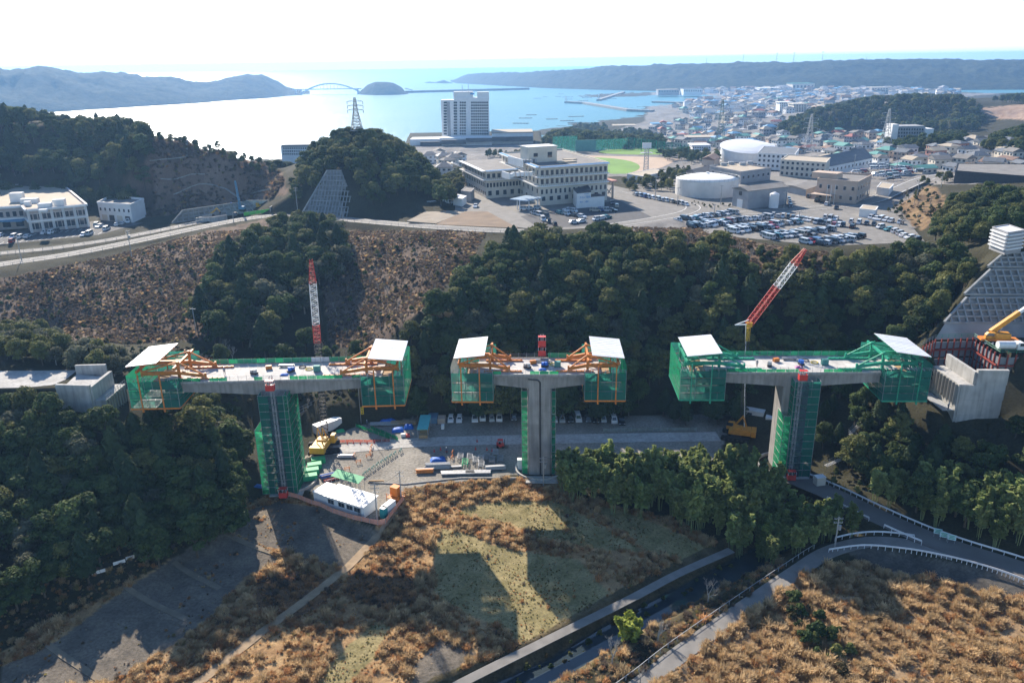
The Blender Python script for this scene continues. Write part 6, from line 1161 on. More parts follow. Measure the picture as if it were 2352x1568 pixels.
for k in range(3): p = gz(1896+k*9, 471, 34); f = thing('flagpole', ('first', 'second', 'third')[k]+' white flagpole in front of the beige office block', 'flagpole', p, 0, 'flagpoles by the beige office'); s = MB(); s.tube((0, 0, 0), (0, 0, 8.5), .09, 6); s.build('pole', wwhite, f); s = MB(); s.tube((0, 0, 0), (0, 0, .3), .35, 8); s.build('foot', conc2, f)
g2, q, sg = polybld('grey_hall', 'flat-roofed grey hall with rooftop machines behind the water tank', 'building', [(1628, 412), (1700, 428), (1768, 418), (1690, 404)], 33, 6.6, wgrey, rtan, {1: [(4.2, 6, 1.2, 1.5)], 0: [(4.2, 4, 1.2, 1.5)]}); roofbits(g2, [('rooftop_unit', (8+k*5, 3+(k % 2)*4, 7.4), (3, 2, 1.6), galv) for k in range(4)])
gable('covered_walkway', 'long low grey roof of a covered walkway behind the warehouse', 'shelter', [(1795, 440), (1850, 452), (1880, 440), (1830, 428)], 34, 3.2, .7, wgrey, rgrey, {}, along=1)
polybld('cream_flats', 'cream three-storey flats with outside stairs beside the dark-roofed hall', 'building', [(1790, 404), (1893, 412), (1903, 399), (1806, 392)], 34, 8.2, wcream, rtan, {0: [(1.6, 9, 1.2, 1.5), (4.4, 9, 1.2, 1.5), (7.0, 9, 1.2, 1.2)]}, par=.4)
polybld('white_flats', 'white three-storey flats in front of the oval white hall', 'building', [(1738, 385), (1822, 390), (1832, 374), (1752, 368)], 28, 9.0, wwhite, rslate, {0: [(1.6, 8, 1.3, 1.4), (4.6, 8, 1.3, 1.4), (7.4, 8, 1.3, 1.4)]}, par=.3)
gable('dark_roofed_hall', 'large hall with a broad dark pitched roof among the houses', 'building', [(1862, 392), (1900, 402), (2002, 380), (1958, 372)], 33, 4.5, 4.5, wwhite, rslate, {0: [(2.2, 6, 1.2, 1.4)], 1: [(2.2, 12, 1.2, 1.4)]}, along=1)
polybld('dark_long_building', 'long low dark building with a thin flat roof above the knoll', 'building', [(2190, 416), (2352, 430), (2480, 440), (2480, 405), (2352, 400), (2195, 398)], 38, 4.6, wdark, rgrey, {}, par=.3)
polybld('grey_hut', 'small grey flat-roofed shed at the top of the car park', 'shed', [(2012, 448), (2040, 452), (2050, 441), (2022, 436)], 34.5, 3.4, wwhite, rtan, {}, par=.2); polybld('grey_hut', 'white prefabricated hut at the edge of the crowded car park', 'shed', [(1972, 498), (2008, 502), (2014, 493), (1980, 489)], 34, 3.2, wwhite, rtan, {}, par=.1)
pr_, q, sg = polybld('stepped_block', 'white stack of storage racks on the terrace above the lattice wall', 'building', [(2272, 563), (2308, 577), (2345, 571), (2308, 557)], 44, 4.8, wgrey, white, {}, par=.3)
for k in range(5): slabs(pr_, q, (0, 1), (.4+k*.95,), .5, white, False, sg, .35)
gable('dark_roofed_shed', 'low dark-roofed shed between the stadium and the round tank', 'shed', [(1575, 408), (1600, 414), (1640, 404), (1616, 398)], 33, 3.4, 1.6, wbeige, rdark, {}, along=1); gable('dark_roofed_shed', 'small brown gabled clubhouse behind the stadium', 'shed', [(1612, 376), (1640, 380), (1652, 372), (1626, 368)], 26, 3.4, 2.2, wbeige, rbrown, {}, along=1); polybld('white_cabin_row', 'long white service building at the near edge of the stadium', 'building', [(1440, 414), (1475, 420), (1530, 408), (1500, 402)], 33, 3.2, wwhite, rtan, {}, par=.2); polybld('white_substation', 'white substation boxes beside the hospital wall', 'building', [(1041, 471), (1062, 475), (1072, 468), (1052, 464)], 34, 3.4, wwhite, wwhite, {}, par=.1); polybld('white_substation', 'grey plant building beside the hospital, behind the white boxes', 'building', [(1060, 461), (1082, 464), (1090, 455), (1070, 452)], 34, 4.4, wgrey, rgrey, {}, par=.2)
# oval hall with a white teardrop roof
oc = gz(1715, 366, 26); oh = thing('oval_hall', 'oval hall with a smooth dazzling white roof beside the stadium', 'hall', oc); n = 36; prof = []
for i in range(n): a = 2*math.pi*i/n; x = 18.5*math.cos(a); y = 15*math.sin(a)*(1 if x < 0 else 1-.45*(x/18.5)**2); prof.append((x, y))
s = MB(); s.loft([[(x, y, -2) for x, y in prof], [(x, y, 8.3+y*.22) for x, y in prof]]); s.build('wall', wwhite, oh); s = MB(); s.loft([[(x*f, y*f, 8.6+z+y*f*.22) for x, y in prof] for f, z in ((1.04, 0), (1.04, .5), (.85, 1.1), (.5, 1.7), (.1, 1.9))]); s.build('roof', mat('white_membrane', (.82, .82, .82), rough=.5, var=.03), oh)
# ---- stadium
stz = 22.06; tm_ = mat('stadium_turf', (0.15, 0.27, 0.05), rough=.95, var=.12, scale=.06); dm = mat('infield_clay', (0.44, 0.33, 0.24), rough=.95, var=.08, scale=.1)
def sheet(name, m, z, uv, dz, label): s = MB(); P = [gz(u, v, z) for u, v in uv]; s.prism([(p[0], p[1]) for p in P], z-.3, z+dz); return struct(s.build(name, m), label)
ell = lambda cu, cv, ru, rv, a0=0, a1=360, n=30: [(cu+ru*math.cos(R_(a0+(a1-a0)*i/n)), cv-rv*math.sin(R_(a0+(a1-a0)*i/n))) for i in range(n)]
sheet('field', dm, 22, [(1275, 356), (1330, 357), (1500, 361), (1560, 366), (1520, 385), (1440, 405), (1275, 408)], .06, 'tan clay track of the stadium'); sheet('lawn', tm_, 22, ell(1358, 384, 112, 22), .10, 'green baseball outfield'); sheet('lawn', tm_, 22, ell(1475, 349, 100, 6.5), .10, 'second green pitch of the stadium')
gn = netmat('stadium_net', (0.05, 0.26, 0.22), .38)
for (u0, v0, u1, v1, h, lab) in ((1270, 352, 1325, 349, 13, 'first'), (1325, 349, 1440, 343, 9, 'second'), (1440, 343, 1580, 362, 10, 'third')):
    a = gz(u0, v0, 22); b_ = gz(u1, v1, 22); t = thing('stadium_net', lab+' tall green ball net along the far side of the stadium', 'net', a, 0, 'ball nets round the stadium'); d = b_-a; k = 8
    for i in range(k+1): MB().tube(d*i/k, d*i/k+np.array([0, 0, h]), .2, 5).build('post', green, t)
    s = MB(); s.quad((0, 0, .5), tuple(d+np.array([0, 0, .5])), tuple(d+np.array([0, 0, h])), (0, 0, h)); s.build('netting', gn, t)
sb = gz(1345, 349, 22); t = thing('scoreboard', 'dark green backscreen board at the far end of the baseball ground', 'scoreboard', sb); MB().box((0, 0, 5), (17, 1, 9)).build('board', rteal, t); MB().box((0, .2, .5), (15, .6, 1.2)).build('foot', conc, t)
def lighttower(label, p, h, w): 
    t = thing('floodlight_tower', label, 'light tower', p); lattice(t, 'mast', (0, 0, 0), (0, 0, h), w, 10, galv, w*.7, .16); MB().box((0, 0, h*.82), (w*2.4, w*1.6, .3)).build('platform', galv, t); MB().box((0, 0, h+1.5), (w*1.9, .6, 3.4)).build('lamp_panel', wwhite, t); return t
lighttower('tall steel floodlight tower beside the baseball ground', gz(1483, 402, 23), 17, 3.0)
# ---- pylons
def pylon(label, base, top_v, u_top, w, arms=3, m=None):
    h = gy(u_top, top_v, base[1])[2]-base[2]; t = thing('power_pylon', label, 'pylon', base, 0, 'power pylons'); lattice(t, 'mast', (0, 0, 0), (0, 0, h*.55), w, 6, m or galv, w*.42, .2); lattice(t, 'mast', (0, 0, h*.55), (0, 0, h), w*.42, 7, m or galv, w*.14, .16)
    for k in range(arms):
        z = h*(.62+.13*k); s = MB(); a = w*.75
        for sg_ in (-1, 1): s.bar((0, 0, z+.7), (sg_*a, 0, z), .16); s.bar((0, 0, z), (sg_*a, 0, z), .16); s.tube((sg_*a, 0, z), (sg_*a, 0, z-1.4), .16, 5)
        s.build('cross_arm', m or galv, t)
    return t
pylon('steel power pylon on top of the wooded hill with the pointed wall', gy(820, 300, 398), 224, 817, 5.0); pylon('dark lattice pylon standing in the middle of the town', gz(1652, 345, 12), 228, 1652, 9, m=mat('dark_lattice', (.06, .12, .10), rough=.6)); pylon('pale lattice pylon at the foot of the wooded hill by the houses', gz(1856, 346, 22), 262, 1857, 7.5); pylon('pale lattice pylon behind the ribbed grey school', gz(2033, 330, 24), 250, 2035, 7.5)
# ---- houses and blocks of the town
hw = [wwhite, wwhite, wcream, wwhite, wgrey, wcream, wbeige]; hr = [rslate, rslate, rslate, rgrey, rgrey, rbrown, rdark, rtan, rtan, rblue, rred, rteal]
WN = {'white_wall': 'white', 'cream_wall': 'cream', 'grey_wall': 'grey', 'salmon_wall': 'pink', 'beige_wall': 'beige', 'brick_red_wall': 'red'}; RN = {'slate_roof': 'slate grey', 'brown_roof': 'brown', 'grey_roof': 'grey', 'red_roof': 'red', 'dark_roof': 'black', 'teal_roof': 'green', 'blue_roof': 'blue', 'tan_roof': 'tan'}
HM = {}
def house_meshes(i):
    if i in HM: return HM[i]
    rr = random.Random(i); w_, d_, h_ = rr.uniform(7.5, 11), rr.uniform(6.5, 9), rr.choice((3.2, 5.6, 5.8, 6.0)); rise = rr.uniform(1.4, 2.4); hip = i % 3 == 0
    s = MB(); s.box((0, 0, h_/2-.6), (w_, d_, h_+1.2)); wme = s.mesh('wall', wwhite); s = MB(); e = .6; a, b = w_/2+e, d_/2+e; k = (a-b*.8) if hip else a
    if not hip: s.add([(-w_/2, -d_/2, h_-.1), (-w_/2, d_/2, h_-.1), (-w_/2, 0, h_+rise*.8), (w_/2, -d_/2, h_-.1), (w_/2, d_/2, h_-.1), (w_/2, 0, h_+rise*.8)], [(0, 1, 2), (3, 5, 4)], 0)
    s.add([(-a, -b, h_), (a, -b, h_), (a, b, h_), (-a, b, h_), (-k, 0, h_+rise), (k, 0, h_+rise), (-a, -b, h_-.18), (a, -b, h_-.18), (a, b, h_-.18), (-a, b, h_-.18)], [(0, 1, 5, 4), (2, 3, 4, 5), (1, 2, 5), (3, 0, 4), (6, 7, 1, 0), (7, 8, 2, 1), (8, 9, 3, 2), (9, 6, 0, 3), (9, 8, 7, 6)], 0); rme = s.mesh('roof', rslate)
    s = MB(); 
    for fl in range(int(h_/2.8)):
        for x in np.linspace(-w_*.34, w_*.34, 3):
            for y in (-d_/2-.02, d_/2+.02): s.box((x, y, 1.5+fl*2.8), (1.5, .08, 1.1))
        for y in (-d_*.25, d_*.25):
            for x in (-w_/2-.02, w_/2+.02): s.box((x, y, 1.5+fl*2.8), (.08, 1.2, 1.1))
    wi = s.mesh('window', glass); HM[i] = (wme, rme, wi, max(w_, d_)); return HM[i]
TOWNP = []
def housezone(poly, y0, y1, space, n, where, group, wr=None, rr_=None, big=1.0):
    us = [p[0] for p in poly]; xa = min((u-1176)/FPX*y for u in us for y in (y0, y1))*1.1; xb = max((u-1176)/FPX*y for u in us for y in (y0, y1))*1.1; c = 0
    for _ in range(n*60):
        if c >= n: break
        x = random.uniform(xa, xb); y = random.uniform(y0, y1); 
        if any((x-a)**2+(y-b)**2 < (space*(1 if f == group else .8))**2 for a, b, f in TOWNP): continue
        z = Z1(x, y); u, v = proj((x, y, z+3)); 
        if z < SEA+1.5 or not inpoly(np.array([u]), np.array([v]), poly)[0] or any(inpoly(np.array([x]), np.array([y]), P)[0] or segdist(np.array([x]), np.array([y]), P)[0] < 4 for P, m in KEEP[:40]): continue
        TOWNP.append((x, y, group)); c += 1; k = random.randrange(14); wme, rme, wi, W = house_meshes(k); wm_ = random.choice(wr or hw); rm_ = random.choice(rr_ or hr)
        fl_ = random.choice(('two-storey', 'tall', 'neat', 'plain')) if k % 3 else random.choice(('low', 'hip-roofed', 'broad'))
        t = thing('house', '%s house with a %s roof %s' % (WN[wm_.name], RN[rm_.name], where), 'house', (x, y, z), random.choice((0, math.pi/2))+random.gauss(.25, .25), group); t.scale = (big,)*3
        for nm, me, m in (('wall', wme, wm_), ('roof', rme, rm_), ('window', wi, None)):
            o = link(nm, me, t)
            if nm == 'window': o.name = 'window_set'; o['kind'] = 'stuff'
            if m: o.material_slots[0].link = 'OBJECT'; o.material_slots[0].material = m
housezone([(2140, 345), (2200, 325), (2352, 322), (2352, 392), (2200, 392), (2130, 370)], 420, 800, 12, 46, 'in the estate on the hillside by the knoll', 'houses of the hillside estate', [wwhite, wwhite, wcream, wcream, salmon], [rslate, rslate, rslate, rbrown, rgrey, rtan])
housezone([(1850, 375), (1900, 352), (2050, 345), (2140, 350), (2140, 392), (2080, 398), (2010, 372), (1880, 380)], 440, 800, 13, 34, 'near the crowded upper car park', 'houses near the upper car park')
housezone([(1790, 325), (1880, 300), (2030, 305), (2040, 335), (1950, 345), (1850, 345), (1790, 345)], 600, 1000, 15, 40, 'below the wooded hill', 'houses below the wooded hill', big=1.1)
housezone([(985, 365), (1010, 350), (1080, 360), (1080, 405), (1040, 405), (1000, 388)], 440, 800, 13, 12, 'between the hospital and the hotel', 'houses behind the hospital', [wwhite, wcream], [rtan, rgrey, rslate])
housezone([(1480, 300), (1560, 275), (1800, 275), (1800, 335), (1640, 340), (1540, 335)], 700, 1500, 17, 90, 'in the dense town behind the stadium', 'houses of the town behind the stadium', big=1.25)
housezone([(1520, 262), (1700, 232), (1900, 222), (1900, 262), (1790, 278), (1560, 278)], 1250, 2200, 24, 70, 'in the town near the harbour', 'houses of the harbour town', big=1.6)
# the farthest roofs blur into one mass
P = []; K = []; Sx = []
for _ in range(9000):
    if len(P) >= 620: break
    x = random.uniform(300, 1700); y = random.uniform(1500, 2850); z = Z1(x, y); u, v = proj((x, y, z))
    if z > SEA+1.5 and inpoly(np.array([u]), np.array([v]), [(1500, 215), (1700, 206), (1850, 196), (2050, 200), (2200, 212), (2200, 218), (2000, 225), (1900, 255), (1850, 270), (1600, 262), (1540, 250)])[0]: P.append((x, y, z)); K.append(random.randrange(10)); Sx.append(random.uniform(1.3, 2.2))
fm = []
for i in range(10):
    wme, rme, wi, W = house_meshes(i); me = join_mesh('far_house', rme, wme); me.materials[0] = (rslate, rgrey, rtan, rslate, rbrown, rgrey, wgrey, rslate, rtan, rblue)[i]; me.materials[1] = (wwhite, wwhite, wcream, wwhite, wgrey)[i % 5]; fm.append(me)
scatter('far_town', 'far roofs of the town crowded before the long headland', fm, np.array(P), np.array(Sx), K, cat='town', tilt=np.zeros((len(P), 2)))
def block(label, u0, u1, vt, vb, y, depth, wm, rm, rows=0, cols=8, cat='building', name='town_block'):
    t = thing(name, label, cat, gy((u0+u1)/2, vb, y)); frontbox(t, 'wall', u0, u1, vt, vb, y, depth, wm, 8); a = gy(u0, vt, y); b_ = gy(u1, vt, y); o = t.location; s = MB(); s.span((a[0]-o.x-.3, y-o.y-.3, a[2]-o.z+.01), (b_[0]-o.x+.3, y+depth-o.y+.3, a[2]-o.z+1.0)); s.build('roof', rm, t)
    for k in range(rows):
        s = MB()
        for c in range(cols): p = gy(u0+(u1-u0)*(c+.5)/cols, vt+(vb-vt)*(k+.6)/(rows+.2), y-.2); s.box((p[0]-o.x, p[1]-o.y, p[2]-o.z), ((b_[0]-a[0])/cols*.5, .3, abs(vb-vt)/(rows+.2)*y/FPX*.5))
        s.build('window_row', glass, t)
    return t
block('long blue-roofed fish market hall on the quay', 1585, 1680, 229, 238, 2150, 60, rblue, rblue, 1, 14); block('brick red warehouse beside the harbour', 1670, 1726, 287, 301, 1330, 40, wred, wred); block('white apartment block standing above the harbour roofs', 1790, 1820, 236, 262, 1500, 24, wwhite, wwhite, 6, 6); block('pale grey apartment block on the edge of the wooded hill', 1822, 1852, 240, 262, 1400, 30, wcream, wcream, 5, 5); block('broad white hall at the foot of the long headland', 1745, 1800, 203, 214, 2500, 50, wwhite, wwhite, 1, 6); block('white block with a green roof at the far end of the town', 1820, 1870, 193, 206, 2600, 60, wcream, rteal, 1, 6)
block('first long row of white storage tanks below the headland', 1880, 1918, 189, 198, 2750, 40, wwhite, wgrey, 1, 12); block('second long row of white storage tanks below the headland', 1925, 1975, 190, 198, 2750, 40, wwhite, wgrey, 1, 14); block('cream block at the far edge of the town before the beach', 2002, 2040, 202, 212, 2300, 40, wcream, wcream, 2, 6); block('long pale shed on the far quay', 1570, 1612, 205, 213, 2450, 50, wwhite, rslate, 1, 8); block('low grey shed on the far quay', 1512, 1560, 207, 213, 2500, 40, wgrey, rtan, 1, 8); block('wide white shed with a blue roof on the near quay', 1500, 1545, 286, 297, 1280, 30, wwhite, rblue, 1, 6); block('long tan-roofed shed by the near quay', 1410, 1462, 290, 298, 1300, 26, wcream, rtan, 1, 8); block('white four-storey block in the town before the coastal wood', 1590, 1632, 336, 354, 720, 18, wwhite, wwhite, 3, 8); block('pink block of flats in the town', 1726, 1755, 270, 286, 1250, 24, salmon, salmon, 3, 5); block('white office block in the town near the dark pylon', 1688, 1716, 300, 320, 980, 20, wwhite, wgrey, 4, 5); block('wide white hall in the town under the pylon', 1560, 1650, 318, 330, 900, 26, wwhite, rtan, 1, 10)
sc = block('ribbed grey school with a white stair tower on the rise before the wooded hill', 2062, 2122, 293, 318, 690, 16, wgrey, wgrey, 3, 10); frontbox(sc, 'stair_tower', 2046, 2060, 286, 320, 688, 12, wwhite, 4); frontbox(sc, 'end_block', 2122, 2142, 296, 316, 688, 14, wwhite, 4)
# ---- sea works: arch bridge, causeway, breakwaters, lights, rafts
ya = gz(700, 218, SEA)[1]; ar = thing('arch_bridge', 'pale steel arch bridge between the wooded headland and the round island', 'bridge', gy(760, 216, ya)); o = np.array(ar.location)
A0 = gy(690, 217, ya)-o; A1 = gy(832, 217, ya)-o; top = gy(762, 192.5, ya)-o; s = MB(); n = 18; arc = []
for i in range(n+1): f = i/n; x = A0[0]+(A1[0]-A0[0])*f; arc.append(np.array([x, 0, A0[2]+(top[2]-A0[2])*(1-(2*f-1)**2)]))
for dy in (-5, 5):
    s = MB()
    for i in range(n): s.bar(arc[i]+np.array([0, dy, 0]), arc[i+1]+np.array([0, dy, 0]), 3.0, 4.5)
    s.build('arch_rib', wwhite, ar)
dz = (gy(760, 206, ya)-o)[2]; s = MB(); s.span(((gy(672, 205, ya)-o)[0], -6, dz), ((gy(830, 205, ya)-o)[0], 6, dz+3.5)); s.build('deck', wwhite, ar); s = MB()
for i in range(1, n): p = arc[i]; s.bar((p[0], 0, p[2]), (p[0], 0, dz+1.5), 1.2)
s.build('hanger', wwhite, ar); s = MB()
for u in (680, 692, 822): x = (gy(u, 212, ya)-o)[0]; s.span((x-2, -5, A0[2]-6), (x+2, 5, dz))
s.build('pier', wwhite, ar)
cw_ = thing('causeway', 'straight dark causeway running from the round island to the far shore', 'causeway', gz(1060, 211, SEA)); o = np.array(cw_.location); a = gz(930, 214, SEA)-o; b_ = gz(1215, 206.5, SEA)-o; s = MB(); s.bar(a+np.array([0, 0, 3]), b_+np.array([0, 0, 3]), 14, 9); s.build('bank', mat('rock_armour', (.10, .10, .095), rough=.95, var=.3, scale=.1, bump=.5), cw_); s = MB(); e = gz(945, 205, SEA)-o; s.bar(a+np.array([0, 0, 16]), a+(b_-a)*.06+np.array([0, 0, 10]), 8, 3); s.build('ramp', conc2, cw_)
def breakwater(label, pts, w, h, light=True):
    P = [gz(u, v, SEA) for u, v in pts]; t = thing('breakwater', label, 'breakwater', P[0], 0, 'harbour breakwaters'); s = MB()
    for i in range(len(P)-1): s.bar(P[i]-P[0]+np.array([0, 0, h/2-.5]), P[i+1]-P[0]+np.array([0, 0, h/2-.5]), w, h)
    s.build('mole', conc, t)
    if light: s = MB(); s.tube((0, 0, h), (0, 0, h+9), 1.6, 10, 1.1); s.tube((0, 0, h+9), (0, 0, h+11.5), 1.9, 10); s.build('light', wwhite, t)
    return t
breakwater('long bent breakwater with a light tower on the near side of the harbour mouth', [(1300, 237), (1342, 239), (1445, 256), (1500, 258)], 12, 5); breakwater('short breakwater with a light tower on the far side of the harbour mouth', [(1375, 232), (1432, 214)], 12, 5); breakwater('low quay arm inside the harbour basin', [(1500, 236), (1640, 240)], 14, 4, False)
for k in range(26):
    u = random.choice((random.uniform(1180, 1420), random.uniform(1290, 1440))); v = random.choice((random.uniform(216, 226), random.uniform(262, 288), random.uniform(216, 232)))
    if v > 240 and u > 1390: continue
    p = gz(u, v, SEA+.3); t = thing('fish_farm_raft', 'dark floating fish farm raft on the bay', 'raft', p, random.uniform(-.3, .3), 'floating fish farm rafts'); s = MB(); w_ = random.uniform(14, 34)
    for y in (-4, 0, 4): s.bar((-w_/2, y, 0), (w_/2, y, 0), .8, .5)
    s.build('float', dark, t); s = MB()
    for x in np.linspace(-w_/2, w_/2, 6): s.bar((x, -4.2, .4), (x, 4.2, .4), .6, .3)
    s.build('cross_plank', wood, t)
for u, vt, vb, lab in ((1622, 134, 149, 'thin aerial mast on the headland, first on the side of the bay'), (1706, 126, 147, 'thin aerial mast in the middle of the headland ridge'), (1783, 122, 145, 'tall aerial mast near the middle of the headland ridge'), (1822, 120, 144, 'tall thin aerial mast on the headland ridge'), (1888, 118, 141, 'thick aerial mast with dishes, tallest on the headland ridge'), (1990, 132, 139, 'short aerial mast beside the hut on the headland')):
    y = 3650; b_ = gy(u, vb+2, y); h = gy(u, vt, y)[2]-b_[2]; t = thing('aerial_mast', lab, 'mast', b_, 0, 'aerial masts on the headland'); s = MB(); s.tube((0, 0, -10), (0, 0, h), 1.1, 6, .7); s.build('mast', galv, t); s = MB(); s.tube((0, 0, h-5), (0, 0, h-1), 2.6, 8); s.build('aerial', wwhite, t)
# ================================================================== vehicles
CARC = {'white': (.72, .73, .74), 'silver': (.45, .47, .49), 'black': (.018, .018, .02), 'dark grey': (.07, .075, .08), 'blue': (.03, .09, .28), 'red': (.36, .02, .025), 'beige': (.50, .44, .36), 'teal': (.05, .22, .24)}
CARM = {k: mat('car_paint_'+k.replace(' ', '_'), c, rough=.28, var=.03, spec=.5, coat=.5) for k, c in CARC.items()}
def car_meshes(kind):
    """body shell, window band, wheels; nose towards -y"""
    L, W, H, bon, wsh, rear = {'hatchback': (3.7, 1.6, 1.5, .85, .55, .25), 'box car': (3.4, 1.48, 1.75, .45, .45, .12), 'sedan': (4.6, 1.75, 1.45, 1.15, .75, .75), 'minivan': (4.7, 1.75, 1.85, .75, .7, .2), 'van': (4.7, 1.7, 1.98, .22, .5, .08), 'pickup': (3.4, 1.48, 1.75, .25, .4, 1.9)}[kind]
    y0 = -L/2; belt = .55+H*.22; rb = y0+bon; rt = rb+wsh; re = L/2-rear; g = .22
    def ring(w, prof): return [(w/2*s, y, z) for s, y, z in prof]
    b = MB(); prof = [(y0, g), (y0-.0, .52), (y0+.10, belt-.16), (rb, belt), (re+min(rear*.6, .5), belt), (L/2-.02, belt-.05), (L/2, .5), (L/2-.05, g)]
    for s_ in (0,): b.loft([[(-W/2*f, y*(1 if f == 1 else .985), z) for y, z in prof] for f in (.93, 1)]+[[(W/2*f, y*(1 if f == 1 else .985), z) for y, z in prof] for f in (1, .93)])
    i = .09; cab = [(rb-.02, belt-.02), (rt, H-.06), (rt+.15, H), (re-.12, H), (re, H-.08), (re+min(rear*.55, .45), belt-.02)]
    b.loft([[(-(W/2-i-.10), y, z) if z > belt+.1 else (-(W/2-.04), y, z) for y, z in cab], [((W/2-i-.10), y, z) if z > belt+.1 else ((W/2-.04), y, z) for y, z in cab]])
    if kind == 'pickup': b.span((-W/2+.02, re+.1, belt-.05), (W/2-.02, re+.2, belt+.12)); b.span((-W/2, re+.2, belt-.2), (-W/2+.06, L/2, belt+.12)); b.span((W/2-.06, re+.2, belt-.2), (W/2, L/2, belt+.12)); b.span((-W/2, L/2-.05, belt-.2), (W/2, L/2, belt+.12))
    g_ = MB(); e = .014; wx = W/2-i-.10; zz = lambda z: z
    def up(y, z, f): return y
    t0, t1 = belt+.06, H-.12; fy = lambda z: rb+(rt-rb)*(z-belt)/(H-.06-belt); ry = lambda z: re+min(rear*.55, .45)*(1-(z-belt)/(H-.08-belt)); sx = lambda z: (W/2-.04)+((wx)-(W/2-.04))*min(1, (z-belt)/.55)
    g_.quad((-wx+.06, fy(t0)-e-.01, t0), (wx-.06, fy(t0)-e-.01, t0), (wx-.10, fy(t1)-e-.02, t1), (-wx+.10, fy(t1)-e-.02, t1)); g_.quad((wx-.06, ry(t0)+e+.01, t0), (-wx+.06, ry(t0)+e+.01, t0), (-wx+.10, ry(t1)+e+.02, t1), (wx-.10, ry(t1)+e+.02, t1))
    n = 2 if kind in ('hatchback', 'box car', 'pickup') else 3; ya, yb = rb+.30, re-.02
    for s_ in (-1, 1):
        for k in range(n):
            p = ya+(yb-ya)*(k+.04)/n; q = ya+(yb-ya)*(k+.96)/n; P = [(s_*(W/2-.03+e), p-(.22 if k == 0 else 0), t0+.01), (s_*(W/2-.03+e), q, t0+.01), (s_*(wx+e+.01), q, t1), (s_*(wx+e+.01), p, t1)]
            zc = belt+.55
            g_.quad(*(P if s_ < 0 else P[::-1]))
    wl = []
    for x in (-W/2+.1, W/2-.1):
        for y in (y0+.68, L/2-.68): wl.append((x, y))
    return b, g_, wl, L, W, H
wheel_me = MB().tube((-.1, 0, 0), (.1, 0, 0), .31, 12).mesh('wheel', black); rim_me = MB().tube((-.11, 0, 0), (.11, 0, 0), .17, 8).mesh('rim', galv)
lampm = mat('headlight_glass', (.75, .77, .8), rough=.15, var=.02, spec=.6); taill = mat('tail_light', (.4, .02, .02), rough=.2, var=.02)
CARK = {}
for kd in ('hatchback', 'box car', 'sedan', 'minivan', 'van', 'pickup'):
    b, g_, wl, L, W, H = car_meshes(kd); bm_ = b.mesh('body', CARM['white']); gm_ = g_.mesh('window', glass, fix=False)
    one = MB(); one.v = list(b.v)+list(g_.v); one.f = list(b.f)+[tuple(i+len(b.v) for i in f) for f in g_.f]; one.m = [0]*len(b.f)+[1]*len(g_.f)
    for x, y in wl: one.tube((x-.1, y, .31), (x+.1, y, .31), .31, 8, mi=2)
    for x in (-W*.36, W*.36): one.box((x, -L/2-.005, .62), (.34, .05, .14), mi=3); one.box((x, L/2+.005, .72), (.2, .05, .2), mi=4)
    me = one.mesh('car', [CARM['white'], glass, black, lampm, taill], fix=False); CARK[kd] = (bm_, gm_, wl, me, L, W)
def car(kd, colour, loc, rz, label, group, full=False):
    bm_, gm_, wl, me, L, W = CARK[kd]
    if not full:
        o = tag(link('parked_car', me, None, loc, rz), label, 'car', group); o.material_slots[0].link = 'OBJECT'; o.material_slots[0].material = CARM[colour]; return o
    t = thing('parked_car', label, 'car', loc, rz, group); o = link('body', bm_, t); o.material_slots[0].link = 'OBJECT'; o.material_slots[0].material = CARM[colour]; link('window', gm_, t)
    for x, y in wl: wh = link('wheel', wheel_me, t, (x, y, .31)); link('rim', rim_me, wh)
    for x in (-W*.36, W*.36): MB().box((x, -L/2-.005, .62), (.34, .05, .14)).build('headlight', lampm, t); MB().box((x, L/2+.005, .75), (.18, .05, .22)).build('tail_light', taill, t)
    return t
CW = ['white']*11+['silver']*5+['black']*4+['dark grey']*3+['blue', 'red', 'beige', 'teal']; KW = ['box car']*5+['hatchback']*4+['minivan']*3+['sedan']*3+['van', 'pickup']
SEEN = {}
def carlabel(colour, kd, where):
    s_ = '%s %s %s' % (colour, kd, where); return s_
def carrow(p, q, n, z, where, group, face=0.0, jitter=.12, cols=None, kinds=None, dz=.07):
    a = gz(*p, z); b = gz(*q, z); d = b-a; L = np.linalg.norm(d[:2]); an = math.atan2(d[1], d[0])
    for k in range(n):
        if n > 4 and random.random() < .06: continue
        c = a+d*(k/(n-1) if n > 1 else 0); kd = random.choice(kinds or KW); co = random.choice(cols or CW); flip = math.pi if random.random() < .35 else 0
        car(kd, co, (c[0]+random.uniform(-.1, .1), c[1]+random.uniform(-.3, .3), z+dz), an+face+flip+random.gauss(0, .02), carlabel(co, kd, where), group)
z4 = lambda x, y: ((1500+x/2.613)/1.0884, (400+y/2.613)/1.0884); zh = lambda x, y: ((680+x/2.703)/1.0884, (100+y/2.703)/1.0884); zf = lambda x, y: ((1960+x/3.92)/1.0884, (100+y/3.92)/1.0884); zm = lambda x, y: ((x/5.88)/1.0884, (460+y/5.88)/1.0884)
G = 'cars in the crowded terrace car park'
